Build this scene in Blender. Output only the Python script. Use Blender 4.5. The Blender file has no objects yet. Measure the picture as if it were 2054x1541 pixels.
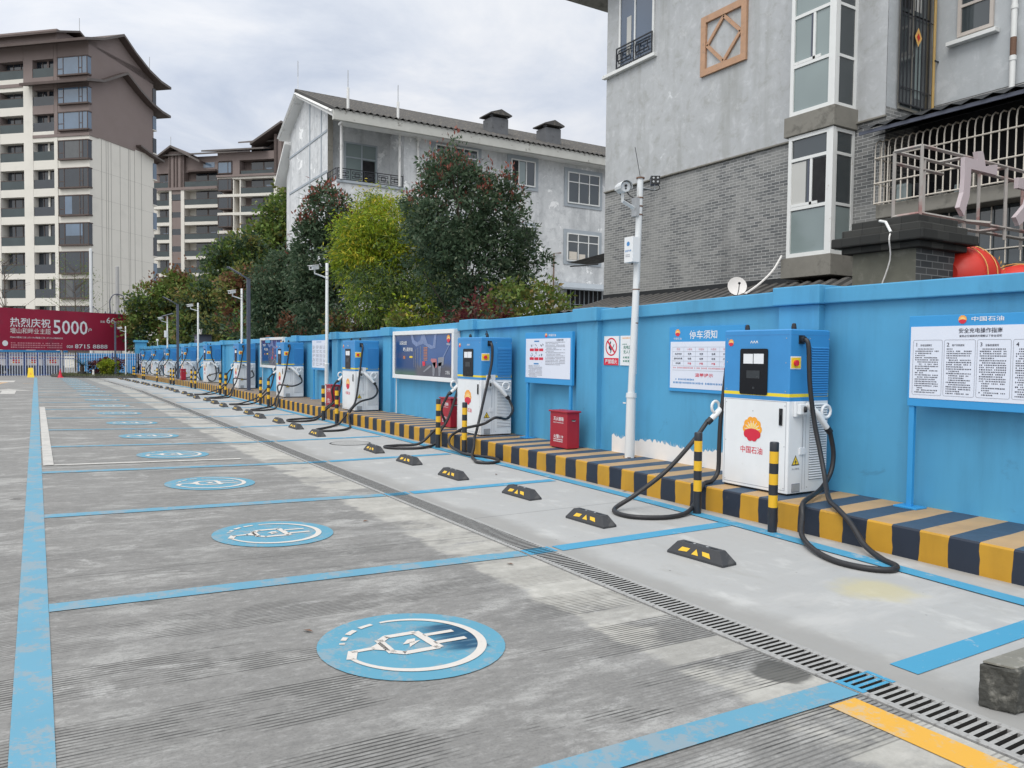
import bpy, math, random
import numpy as np
from mathutils import Vector, Matrix
S = bpy.context.scene
COL = S.collection
rad = math.radians
PI = math.pi

# ------------------------------------------------------------------ camera
cam = bpy.data.cameras.new('camera')
co = bpy.data.objects.new('camera', cam)
COL.objects.link(co)
cam.sensor_width = 36.0
cam.lens = 27.447
cam.clip_start = 0.05
cam.clip_end = 3000
RX = Vector((0.853923, -0.520272, 0.011491))
RY = Vector((-0.009955, -0.038407, -0.999213))
RZ = Vector((0.520303, 0.853137, -0.037976))
mw = Matrix.Identity(4)
for i in range(3):
    mw[i][0] = RX[i]; mw[i][1] = -RY[i]; mw[i][2] = -RZ[i]
mw[0][3], mw[1][3], mw[2][3] = 0, 0, 1.6
co.matrix_world = mw
S.camera = co

# ------------------------------------------------------------------ sky, sun, exposure
SUN_EL, SUN_AZ = 52.0, 238.0          # azimuth clockwise from +Y
W = bpy.data.worlds.new('World')
S.world = W
W.use_nodes = True
nt = W.node_tree
nt.nodes.clear()
def wn(t, **k):
    x = nt.nodes.new(t)
    for a, b in k.items():
        setattr(x, a, b)
    return x
def wl(a, b):
    nt.links.new(a, b)
out = wn('ShaderNodeOutputWorld'); bg = wn('ShaderNodeBackground')
bg.inputs['Strength'].default_value = 0.1
sky = wn('ShaderNodeTexSky', sky_type='NISHITA', sun_disc=False)
sky.sun_elevation = rad(SUN_EL); sky.sun_rotation = rad(SUN_AZ)
tc = wn('ShaderNodeTexCoord'); sep = wn('ShaderNodeSeparateXYZ')
wl(tc.outputs['Generated'], sep.inputs[0])
def wmath(op, a, b=None, clamp=False):
    m = wn('ShaderNodeMath', operation=op, use_clamp=clamp)
    for i, v in enumerate((a, b)):
        if v is None: continue
        if isinstance(v, (int, float)): m.inputs[i].default_value = v
        else: wl(v, m.inputs[i])
    return m.outputs[0]
den = wmath('ADD', wmath('MAXIMUM', sep.outputs[2], 0.0), 0.22)
cx = wmath('DIVIDE', sep.outputs[0], den); cy = wmath('DIVIDE', sep.outputs[1], den)
comb = wn('ShaderNodeCombineXYZ'); wl(cx, comb.inputs[0]); wl(cy, comb.inputs[1])
n1 = wn('ShaderNodeTexNoise'); n1.inputs['Scale'].default_value = 1.75; n1.inputs['Detail'].default_value = 7
n1.inputs['Roughness'].default_value = 0.58; n1.inputs['Distortion'].default_value = 0.45
wl(comb.outputs[0], n1.inputs['Vector'])
rmp = wn('ShaderNodeValToRGB')
e = rmp.color_ramp.elements
e[0].position = 0.36; e[0].color = (0.53, 0.595, 0.72, 1)
e[1].position = 0.66; e[1].color = (0.90, 0.91, 0.94, 1)
m_ = rmp.color_ramp.elements.new(0.49); m_.color = (0.68, 0.73, 0.825, 1)
wl(n1.outputs['Fac'], rmp.inputs['Fac'])
up = wn('ShaderNodeMapRange'); up.inputs[1].default_value = 0.25; up.inputs[2].default_value = 0.95
up.inputs[3].default_value = 9.4; up.inputs[4].default_value = 12.2
wl(sep.outputs[2], up.inputs[0])
vm = wn('ShaderNodeVectorMath', operation='SCALE')
# thick bright cloud overhead and toward the hidden sun: whiter and stronger there
sdv = (math.sin(rad(SUN_AZ))*math.cos(rad(SUN_EL)), math.cos(rad(SUN_AZ))*math.cos(rad(SUN_EL)), math.sin(rad(SUN_EL)))
dt = wn('ShaderNodeVectorMath', operation='DOT_PRODUCT'); wl(tc.outputs['Generated'], dt.inputs[0]); dt.inputs[1].default_value = sdv
glow = wmath('POWER', wmath('MAXIMUM', wmath('MULTIPLY', wmath('ADD', dt.outputs['Value'], 0.45), 0.69), 0.0), 1.5)
gain = wmath('MULTIPLY', up.outputs[0], wmath('ADD', wmath('MULTIPLY', glow, .95), 1.0))
wh = wn('ShaderNodeMapRange'); wh.inputs[1].default_value = 0.30; wh.inputs[2].default_value = 0.75; wl(wmath('MAXIMUM', sep.outputs[2], glow), wh.inputs[0])
neu = wn('ShaderNodeMixRGB'); wl(wh.outputs[0], neu.inputs[0]); wl(rmp.outputs[0], neu.inputs[1]); neu.inputs[2].default_value = (0.775, 0.785, 0.785, 1)
wl(neu.outputs[0], vm.inputs[0]); wl(gain, vm.inputs['Scale'])
mx = wn('ShaderNodeMixRGB'); mx.inputs[0].default_value = 0.94
wl(sky.outputs[0], mx.inputs[1]); wl(vm.outputs[0], mx.inputs[2])
wl(mx.outputs[0], bg.inputs['Color']); wl(bg.outputs[0], out.inputs['Surface'])

sl = bpy.data.lights.new('sun', 'SUN')
sl.energy = 1.15; sl.angle = rad(28); sl.color = (1.0, 0.97, 0.93)
so = bpy.data.objects.new('sun', sl); COL.objects.link(so)
sd = Vector((math.sin(rad(SUN_AZ)) * math.cos(rad(SUN_EL)), math.cos(rad(SUN_AZ)) * math.cos(rad(SUN_EL)), math.sin(rad(SUN_EL))))
so.rotation_euler = sd.to_track_quat('Z', 'Y').to_euler()
so.location = sd * 60
S.view_settings.view_transform = 'Standard'
S.view_settings.look = 'None'
S.view_settings.gamma = 1.0
S.view_settings.exposure = 0.05

# ------------------------------------------------------------------ helpers
HC = 0.2475                                     # kerb platform height
XK, XWALL = 5.957, 6.95                         # kerb face, blue wall face
def gz(y):                                      # the lot falls away gently beyond 34 m
    return -max(0.0, min(y, 66.0) - 34.0) * 0.0128
def zl(x):                                      # left slab falls to the drain
    return 0.025 * (3.33 - max(0.0, min(x, 3.33)))

class MB:
    """collects faces, links them as one mesh"""
    def __init__(s, origin=(0, 0, 0)):
        s.v, s.f, s.m, s.mats, s.M = [], [], [], [], None
        s.o = Vector(origin)
    def mi(s, m):
        if m not in s.mats: s.mats.append(m)
        return s.mats.index(m)
    def addv(s, p):
        p = Vector(p)
        if s.M is not None: p = s.M @ p
        s.v.append(p); return len(s.v) - 1
    def poly(s, pts, m):
        ids = [s.addv(p) for p in pts]
        s.f.append(ids); s.m.append(s.mi(m))
    def box(s, a, b, m, skip=()):
        x0, y0, z0 = a; x1, y1, z1 = b
        i = [s.addv(p) for p in ((x0,y0,z0),(x1,y0,z0),(x1,y1,z0),(x0,y1,z0),(x0,y0,z1),(x1,y0,z1),(x1,y1,z1),(x0,y1,z1))]
        k = s.mi(m)
        for n, q in (('b',(3,2,1,0)),('t',(4,5,6,7)),('s',(0,1,5,4)),('e',(1,2,6,5)),('n',(2,3,7,6)),('w',(3,0,4,7))):
            if n in skip: continue
            s.f.append([i[j] for j in q]); s.m.append(k)
    def prism(s, pts, d, m, m_side=None):
        d = Vector(d); n = len(pts)
        a = [s.addv(p) for p in pts]; b = [s.addv(Vector(p) + d) for p in pts]
        k = s.mi(m); ks = s.mi(m_side) if m_side else k
        s.f.append(a[::-1]); s.m.append(k); s.f.append(b); s.m.append(k)
        for i in range(n):
            j = (i + 1) % n
            s.f.append([a[i], a[j], b[j], b[i]]); s.m.append(ks)
    def ring(s, c, r, t, n=12, ref=None):
        t = Vector(t).normalized()
        u = Vector(ref) if ref is not None else (Vector((0,0,1)) if abs(t.z) < .9 else Vector((1,0,0)))
        a = t.cross(u).normalized(); b = a.cross(t).normalized()
        return [s.addv(Vector(c) + (a * math.cos(2*PI*i/n) + b * math.sin(2*PI*i/n)) * r) for i in range(n)]
    def skin(s, A, B, m):
        n = len(A); k = s.mi(m)
        for i in range(n):
            j = (i + 1) % n
            s.f.append([A[i], B[i], B[j], A[j]]); s.m.append(k)
    def cap(s, A, m, flip=False):
        s.f.append(list(A) if flip else list(A)[::-1]); s.m.append(s.mi(m))
    def cyl(s, p0, p1, r0, r1=None, n=12, m=None, caps=True):
        r1 = r0 if r1 is None else r1
        t = Vector(p1) - Vector(p0)
        A = s.ring(p0, r0, t, n); B = s.ring(p1, r1, t, n)
        s.skin(A, B, m)
        if caps: s.cap(A, m, True); s.cap(B, m)
    def tube(s, pts, r, n=8, m=None, caps=True):
        pts = [Vector(p) for p in pts]; prev = None; first = None
        for i, p in enumerate(pts):
            t = (pts[min(i+1, len(pts)-1)] - pts[max(i-1, 0)])
            if t.length < 1e-9: t = Vector((0,0,1))
            t.normalize()
            if i == 0:
                u = Vector((0,0,1)) if abs(t.z) < .9 else Vector((1,0,0))
                a = t.cross(u).normalized()
            else:
                a = (a - t * a.dot(t)).normalized()
            b = t.cross(a)
            rr = r[i] if isinstance(r, (list, tuple)) else r
            A = [s.addv(p + (a*math.cos(2*PI*k/n) + b*math.sin(2*PI*k/n)) * rr) for k in range(n)]
            if prev: s.skin(prev, A, m)
            else: first = A
            prev = A
        if caps: s.cap(first, m, True); s.cap(prev, m)
    def lathe(s, c, prof, n=16, m=None, ms=None):
        c = Vector(c); prev = None
        for i, (r, z) in enumerate(prof):
            A = [s.addv(c + Vector((r*math.cos(2*PI*k/n), r*math.sin(2*PI*k/n), z))) for k in range(n)]
            if prev: s.skin(A, prev, ms[i-1] if ms else m)
            else: s.cap(A, ms[0] if ms else m, False)
            prev = A
        s.cap(prev, ms[-1] if ms else m, True)
    def sphere(s, c, r, m, nu=14, nv=9):
        c = Vector(c); r = Vector(r) if not isinstance(r, (int, float)) else Vector((r, r, r))
        prev = None
        for j in range(1, nv):
            th = PI * j / nv
            A = [s.addv(c + Vector((r.x*math.sin(th)*math.cos(2*PI*k/nu), r.y*math.sin(th)*math.sin(2*PI*k/nu), r.z*math.cos(th)))) for k in range(nu)]
            if prev: s.skin(prev, A, m)
            else: s.cap(A, m, True)
            prev = A
        s.cap(prev, m)
    def flat(s, pts2, o, r, u, m, d=0.0):
        """2D points placed with origin o, right r, up u; d: thickness along r x u"""
        o, r, u = Vector(o), Vector(r), Vector(u)
        P = [o + r*x + u*y for x, y in pts2]
        if d: s.prism(P, r.cross(u).normalized() * d, m)
        else: s.poly(P, m)
    def text(s, body, o, r, u, h, m, align='c', width=None, bold=0.0, ext=0.0):
        """o: middle of the line (or its start for align 'l'); r,u unit vectors; h: cap height in metres"""
        V, F = glyphs(body, bold)
        if not V: return
        xs = [p[0] for p in V]; ys = [p[1] for p in V]
        x0, x1, y0, y1 = min(xs), max(xs), min(ys), max(ys)
        k = h / max(1e-6, (y1 - y0)); kx = k if width is None else width / max(1e-6, (x1 - x0))
        ox = x0 if align == 'l' else (x0 + x1) / 2; oy = (y0 + y1) / 2
        o, r, u = Vector(o), Vector(r), Vector(u)
        b = len(s.v); kk = s.mi(m)
        for x, y in V: s.addv(o + r*((x-ox)*kx) + u*((y-oy)*k))
        for f in F: s.f.append([b+i for i in f]); s.m.append(kk)
    def build(s, name, parent=None, smooth=False, bevel=0.0, drape=False, seg=2, auto=None):
        me = bpy.data.meshes.new(name)
        vs = [p - s.o for p in s.v]
        if drape: vs = [Vector((p.x, p.y, p.z + gz(p.y + s.o.y))) for p in vs]
        me.from_pydata([tuple(p) for p in vs], [], s.f)
        for m in s.mats: me.materials.append(m)
        me.polygons.foreach_set('material_index', s.m)
        if smooth: me.polygons.foreach_set('use_smooth', [True]*len(s.f))
        me.update()
        if smooth and auto is not None: me.set_sharp_from_angle(angle=rad(auto))
        o = bpy.data.objects.new(name, me); COL.objects.link(o)
        if bevel:
            bm = o.modifiers.new('bevel', 'BEVEL'); bm.width = bevel; bm.segments = seg; bm.limit_method = 'ANGLE'; bm.angle_limit = rad(40)
        if parent is not None: o.parent = parent
        else: o.location = s.o
        return o

_G = {}
def glyphs(body, bold=0.0):
    k = (body, bold)
    if k not in _G:
        c = bpy.data.curves.new('glyph', 'FONT'); c.body = body; c.offset = bold; c.resolution_u = 2
        o = bpy.data.objects.new('glyph', c); COL.objects.link(o)
        dg = bpy.context.evaluated_depsgraph_get()
        me = bpy.data.meshes.new_from_object(o.evaluated_get(dg))
        _G[k] = ([(v.co.x, v.co.y) for v in me.vertices], [list(p.vertices) for p in me.polygons])
        bpy.data.objects.remove(o); bpy.data.curves.remove(c); bpy.data.meshes.remove(me)
    return _G[k]

def thing(name, label, cat, loc=(0, 0, 0), rotz=0.0, group=None):
    o = bpy.data.objects.new(name, None); COL.objects.link(o)
    o.empty_display_size = 0.2
    o.location = loc; o.rotation_euler = (0, 0, rotz)
    return tag(o, label, cat, group)
def tag(o, label, cat, group=None):
    o['label'] = label; o['category'] = cat
    if group: o['group'] = group
    return o
def struct(o):
    o['kind'] = 'structure'; return o
def stuff(o, label=None, cat=None):
    o['kind'] = 'stuff'
    if label: o['label'] = label; o['category'] = cat
    return o
def dup(src, label, loc, rotz=None, group=None, skip=()):
    r = src.copy(); COL.objects.link(r); r.location = loc
    if rotz is not None: r.rotation_euler = (0, 0, rotz)
    if label: r['label'] = label
    if group: r['group'] = group
    for ch in list(src.children):
        if ch.name.split('.')[0] in skip: continue
        c = ch.copy(); COL.objects.link(c); c.parent = r
        for g in list(ch.children):
            d = g.copy(); COL.objects.link(d); d.parent = c
    return r
ORD = ['first','second','third','fourth','fifth','sixth','seventh','eighth','ninth','tenth','eleventh','twelfth','thirteenth','fourteenth','fifteenth','sixteenth','seventeenth','eighteenth','nineteenth','twentieth',
 'twenty-first','twenty-second','twenty-third','twenty-fourth','twenty-fifth','twenty-sixth','twenty-seventh','twenty-eighth','twenty-ninth','thirtieth','thirty-first','thirty-second','thirty-third','thirty-fourth','thirty-fifth','thirty-sixth','thirty-seventh','thirty-eighth','thirty-ninth','fortieth']
def smooth_path(pts, k=6):
    P = [Vector(p) for p in pts]; out = []
    for i in range(len(P) - 1):
        a, b, c, d = P[max(i-1,0)], P[i], P[i+1], P[min(i+2, len(P)-1)]
        for j in range(k):
            t = j / k
            out.append(0.5*((2*b) + (c-a)*t + (2*a-5*b+4*c-d)*t*t + (3*b-3*c+d-a)*t**3))
    out.append(P[-1]); return out

# ------------------------------------------------------------------ materials
class NT:
    def __init__(s, name):
        s.mat = bpy.data.materials.new(name); s.mat.use_nodes = True
        s.t = s.mat.node_tree; s.t.nodes.clear()
        s.out = s.n('ShaderNodeOutputMaterial'); s.b = s.n('ShaderNodeBsdfPrincipled')
        s.l(s.b.outputs[0], s.out.inputs[0])
        s.tc = s.n('ShaderNodeTexCoord'); s.pos = s.tc.outputs['Object']
    def n(s, t, **k):
        x = s.t.nodes.new(t)
        for a, b in k.items(): setattr(x, a, b)
        return x
    def l(s, a, b): s.t.links.new(a, b)
    def val(s, sock, v):
        if isinstance(v, (int, float)): sock.default_value = v
        elif isinstance(v, (tuple, list)): sock.default_value = (*v, 1) if len(v) == 3 and sock.type == 'RGBA' else v
        else: s.l(v, sock)
    def math(s, op, a, b=None, c=None, clamp=False):
        m = s.n('ShaderNodeMath', operation=op, use_clamp=clamp)
        for i, v in enumerate((a, b, c)):
            if v is not None: s.val(m.inputs[i], v)
        return m.outputs[0]
    def mix(s, f, a, b, mode='MIX'):
        m = s.n('ShaderNodeMixRGB', blend_type=mode); s.val(m.inputs[0], f); s.val(m.inputs[1], a); s.val(m.inputs[2], b)
        return m.outputs[0]
    def mapr(s, v, a, b, c=0.0, d=1.0, smooth=True):
        m = s.n('ShaderNodeMapRange'); m.interpolation_type = 'SMOOTHSTEP' if smooth else 'LINEAR'
        s.val(m.inputs[0], v)
        for i, q in enumerate((a, b, c, d)): m.inputs[i+1].default_value = q
        return m.outputs[0]
    def noise(s, scale, detail=3, rough=.55, vec=None, stretch=None, dist=0.0):
        v = vec or s.pos
        if stretch:
            mp = s.n('ShaderNodeMapping'); mp.inputs['Scale'].default_value = stretch; s.l(v, mp.inputs[0]); v = mp.outputs[0]
        x = s.n('ShaderNodeTexNoise'); x.inputs['Scale'].default_value = scale; x.inputs['Detail'].default_value = detail
        x.inputs['Roughness'].default_value = rough; x.inputs['Distortion'].default_value = dist
        s.l(v, x.inputs['Vector']); return x.outputs['Fac']
    def xyz(s):
        p = s.n('ShaderNodeSeparateXYZ'); s.l(s.pos, p.inputs[0]); return p.outputs
    def bump(s, h, strength=.3, dist=.01):
        b = s.n('ShaderNodeBump'); b.inputs['Strength'].default_value = strength; b.inputs['Distance'].default_value = dist
        s.l(h, b.inputs['Height']); s.l(b.outputs[0], s.b.inputs['Normal'])
    def fin(s, col, rough=.6, metal=0.0, spec=.5):
        s.val(s.b.inputs['Base Color'], col); s.val(s.b.inputs['Roughness'], rough)
        s.b.inputs['Metallic'].default_value = metal; s.b.inputs['Specular IOR Level'].default_value = spec
        return s.mat
def k3(c, k): return tuple(min(1.0, x*k) for x in c)

def plain(name, col, rough=.55, var=.10, sc=5.0, bump=0.0, bsc=60.0, metal=0.0, spec=.5, col2=None, lo=.55, hi=.7, sc2=3.0, stretch=None):
    t = NT(name)
    c = t.mix(t.noise(sc, 5, stretch=stretch), k3(col, 1-var), k3(col, 1+var))
    if col2 is not None: c = t.mix(t.mapr(t.noise(sc2, 7, .62, stretch=stretch), lo, hi), c, col2)
    r = t.mapr(t.noise(sc*1.7, 4), .2, .8, max(.05, rough-.12), min(1, rough+.12))
    if bump: t.bump(t.noise(bsc, 3), bump, .004)
    return t.fin(c, r, metal, spec)

def glass(name, col, rough=.06, spec=.8):
    t = NT(name)
    c = t.mix(t.noise(.6, 2), k3(col, .7), k3(col, 1.3))
    return t.fin(c, rough, 0, spec)

M = {}
def worn(name, col, rough=.55, chip=(.33, .32, .30), chips=.66, streak=.12, sc=6.0, bump=.2, grime=(.12, .11, .09), gr=.62):
    t = NT(name); a = t.noise(sc, 5); st = t.noise(2.2, 6, .65, stretch=(1, 1, .12)); ch = t.noise(11, 8, .72); bl = t.noise(1.3, 7, .68)
    c = t.mix(a, k3(col, .86), k3(col, 1.12))
    c = t.mix(t.mapr(st, .45, .75, 0, streak*2.2), c, k3(col, .55))
    c = t.mix(t.mapr(bl, .50, .72, 0, streak*1.6), c, k3(col, 1.25))
    c = t.mix(t.mapr(t.noise(3.1, 8, .74, dist=.4), gr, gr+.10, 0, .45), c, grime)
    c = t.mix(t.mapr(ch, chips, chips+.025), c, chip)
    t.bump(t.math('ADD', t.math('MULTIPLY', t.noise(60, 3), .4), t.mapr(ch, chips, chips+.025, 1, 0)), bump, .004)
    return t.fin(c, t.mapr(a, .2, .8, rough-.1, min(1, rough+.12)), 0, .45)
M['white'] = plain('white_paint', (.73, .745, .76), .38, .03, 3)
M['chblue'] = worn('charger_blue', (.042, .25, .56), .38, (.2, .35, .5), .79, .06, 2, .02, (.04, .18, .36), .66)
M['chwhite'] = worn('charger_white', (.76, .78, .80), .36, (.50, .50, .49), .78, .05, 2, .02, (.50, .50, .48), .64)
M['chyel'] = plain('charger_yellow', (.80, .62, .03), .4, .05, 2)
M['black'] = plain('black_plastic', (.012, .013, .016), .42, .2, 8)
M['rubber'] = plain('hose_rubber', (.018, .018, .021), .48, .25, 14, .15, 120)
M['screen'] = glass('dark_screen', (.006, .007, .010), .22, .3)
M['lcd'] = plain('lcd_grey', (.03, .035, .04), .2, .2, 9)
M['paper'] = plain('white_label', (.75, .765, .79), .45, .03, 5)
M['red'] = plain('red_print', (.62, .02, .05), .45, .08, 4)
M['firered'] = worn('red_enamel', (.34, .012, .028), .38, (.20, .10, .09), .76, .12, 6, .08, (.22, .03, .03), .62)
M['yellow'] = plain('yellow_print', (.85, .60, .03), .45, .06, 5)
M['orange'] = plain('orange_print', (.85, .36, .03), .45, .08, 9)
M['lamber'] = plain('amber_print', (.90, .58, .10), .45, .06, 9)
M['wall'] = worn('blue_wall_paint', (.080, .335, .565), .62, (.55, .56, .57), .735, .20, 1.1, .18, (.055, .20, .34), .60)
M['boardblue'] = plain('board_blue', (.035, .29, .62), .36, .05, 3)
M['boardwhite'] = plain('board_white', (.68, .72, .82), .35, .03, 4)
M['plaster0'] = plain('bare_white_plaster', (.78, .76, .74), .8, .06, 9, .25, 60)
M['ink'] = plain('dark_print', (.03, .03, .05), .5, .1, 9)
M['inkg'] = plain('green_print', (.05, .22, .16), .5, .1, 9)
M['inkb'] = plain('blue_print', (.05, .22, .50), .5, .1, 9)
M['inkgrey'] = plain('grey_print', (.25, .26, .30), .5, .1, 9)
M['inkpink'] = plain('pink_print', (.62, .28, .32), .5, .1, 9)
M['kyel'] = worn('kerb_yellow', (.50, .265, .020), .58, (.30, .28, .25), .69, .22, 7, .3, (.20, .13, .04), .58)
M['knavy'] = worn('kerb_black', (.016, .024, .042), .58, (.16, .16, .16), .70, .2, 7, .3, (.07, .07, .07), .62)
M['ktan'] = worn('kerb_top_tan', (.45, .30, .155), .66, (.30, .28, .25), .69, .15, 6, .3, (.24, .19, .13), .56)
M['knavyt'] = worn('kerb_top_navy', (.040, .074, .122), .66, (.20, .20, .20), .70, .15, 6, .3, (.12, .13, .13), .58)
M['byel'] = plain('bollard_yellow', (.72, .42, .02), .38, .06, 9)
M['bblk'] = plain('bollard_black', (.018, .022, .030), .42, .2, 9, col2=(.06, .06, .065), lo=.6, hi=.8, sc2=20)
M['stop'] = worn('stop_rubber', (.045, .047, .052), .66, (.16, .155, .15), .68, .2, 20, .4, (.13, .125, .12), .54)
M['stopy'] = plain('stop_reflector', (.75, .47, .03), .4, .12, 30)
M['pole'] = plain('pole_white', (.66, .68, .69), .42, .06, 6, col2=(.40, .37, .33), lo=.62, hi=.72, sc2=10, stretch=(1, 1, .25))
M['steel'] = plain('galvanised', (.42, .43, .44), .45, .15, 12, metal=.3)
M['rust'] = plain('rusty_iron', (.16, .09, .06), .8, .3, 20, .3, 90)
M['lampgrey'] = plain('lamp_post_grey', (.075, .085, .12), .42, .1, 5)
M['grate'] = plain('cast_grating', (.34, .34, .335), .7, .22, 15, .4, 130, col2=(.20, .195, .19), lo=.5, hi=.7, sc2=30)
M['trough'] = plain('drain_shade', (.03, .028, .026), .9, .3, 9)  # near-black drain colour, also painted on bar sides as slot shade
M['stone'] = plain('dark_stone', (.05, .05, .044), .72, .45, 9, .9, 35, col2=(.18, .175, .155), lo=.5, hi=.72, sc2=16)
M['stonetop'] = plain('stone_top', (.19, .185, .16), .75, .25, 9, .5, 35, col2=(.32, .31, .28), lo=.55, hi=.7, sc2=11)

def concrete_left():
    t = NT('worn_grooved_concrete'); x, y, z = t.xyz()
    a = t.noise(.55, 6, .6, stretch=(.45, 1.2, 1)); b = t.noise(2.3, 9, .70, stretch=(.5, 1.3, 1)); f = t.noise(70, 4, .65)
    f2 = t.noise(22, 6, .7, stretch=(.6, 1.2, 1))
    c = t.mix(a, (.180, .177, .172), (.258, .254, .247))
    c = t.mix(t.mapr(b, .48, .66, 0, .8), c, (.385, .382, .372))
    c = t.mix(t.mapr(t.noise(1.7, 9, .74, stretch=(.6, 1.2, 1), dist=.6), .575, .64, 0, .75), c, (.40, .397, .388))
    c = t.mix(t.mapr(t.noise(4.5, 9, .76, stretch=(.5, 1.3, 1), dist=.4), .55, .66, 0, .6), c, (.40, .397, .39))
    c = t.mix(t.mapr(t.noise(.9, 7, .66, stretch=(.3, 1.6, 1)), .54, .72, 0, .9), c, (.165, .163, .16))
    c = t.mix(t.mapr(t.noise(2.2, 8, .72, stretch=(.25, 1.4, 1)), .60, .70, 0, .6), c, (.13, .128, .126))
    c = t.mix(t.mapr(t.noise(3.4, 3, .5), .735, .76, 0, .6), c, (.085, .083, .08))
    c = t.mix(t.mapr(f2, .50, .68, 0, .38), c, (.14, .139, .138))
    c = t.mix(t.mapr(f2, .50, .34, 0, .26), c, (.42, .418, .41))
    c = t.mix(t.mapr(f, .45, .70, 0, .35), c, (.11, .11, .109))
    # grooves in bands, worn away in patches
    fr = t.math('FRACT', t.math('DIVIDE', t.math('SUBTRACT', y, 3.80 - 64.5), .645))
    band = t.math('MULTIPLY', t.mapr(fr, .0, .02), t.mapr(fr, .63, .65, 1, 0))
    # pale cement strip beside the drain, ragged and broken
    sx = t.mapr(t.math('ADD', x, t.math('ADD', t.math('MULTIPLY', t.noise(2.2, 7, .7, stretch=(.5, 1, 1)), .42), t.math('MULTIPLY', f2, .16))), 3.02, 3.10)
    br = t.math('MAXIMUM', t.mapr(t.noise(1.4, 6, .66, stretch=(.5, .8, 1)), .42, .52), t.math('MULTIPLY', t.mapr(band, 0, 1, .75, 0), .8))
    pale = t.mix(t.mapr(t.noise(7, 6, .7), .4, .65), (.50, .485, .44), (.62, .60, .55))
    c = t.mix(t.math('MULTIPLY', t.math('MULTIPLY', sx, br), .52), c, pale)
    wob = t.math('MULTIPLY', t.noise(3, 2), .006)
    line = t.math('FRACT', t.math('DIVIDE', t.math('ADD', y, wob), .0265))
    groove = t.mapr(t.math('ABSOLUTE', t.math('SUBTRACT', line, .5)), .10, .24, 1, 0)
    wear = t.mapr(t.math('ADD', t.noise(1.05, 7, .66, stretch=(.7, 1, 1)), t.math('MULTIPLY', t.noise(11, 5, .7, stretch=(.15, 1, 1)), .30)), .58, .68, 1, 0)
    near = t.mapr(y, 2.5, 10.0, 1.25, .0)
    edge = t.math('MAXIMUM', t.mapr(x, .05, .75, 1, 0), t.mapr(x, 2.1, 2.9, 0, 1))
    edge = t.math('MAXIMUM', edge, t.mapr(y, 2.0, 2.6, 1, 0))
    vis = t.math('MULTIPLY', t.math('MAXIMUM', t.math('MULTIPLY', wear, t.math('MULTIPLY', near, .9, clamp=True)), t.math('MULTIPLY', t.math('MULTIPLY', edge, t.math('MINIMUM', near, 1.0)), t.mapr(wear, 0, 1, .45, 1))), band, clamp=True)
    g = t.math('MULTIPLY', t.math('MULTIPLY', groove, vis), t.mapr(t.noise(16, 5, .7, stretch=(.1, 1.5, 1)), .30, .5, .35, 1))
    c = t.mix(t.math('MULTIPLY', g, .9), c, (.045, .045, .044))
    # joints across the slab
    jf = t.math('ABSOLUTE', t.math('SUBTRACT', t.math('FRACT', t.math('DIVIDE', t.math('SUBTRACT', y, 11.95 - 60), 6.0)), .5))
    c = t.mix(t.mapr(jf, .4985, .4995, 0, .8), c, (.09, .09, .088))
    # damp stain at the drain end
    sv = t.n('ShaderNodeVectorMath', operation='DISTANCE'); t.l(t.pos, sv.inputs[0]); sv.inputs[1].default_value = (3.22, 2.62, 0)
    c = t.mix(t.mapr(t.math('ADD', sv.outputs['Value'], t.math('MULTIPLY', t.noise(6, 4), .16)), .20, .25, .85, 0), c, (.075, .075, .072))
    h = t.math('SUBTRACT', t.math('ADD', t.math('MULTIPLY', f, .3), t.math('MULTIPLY', f2, .4)), g)
    t.bump(h, .4, .008)
    return t.fin(c, t.mapr(b, .3, .7, .75, .92), 0, .3)
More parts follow.
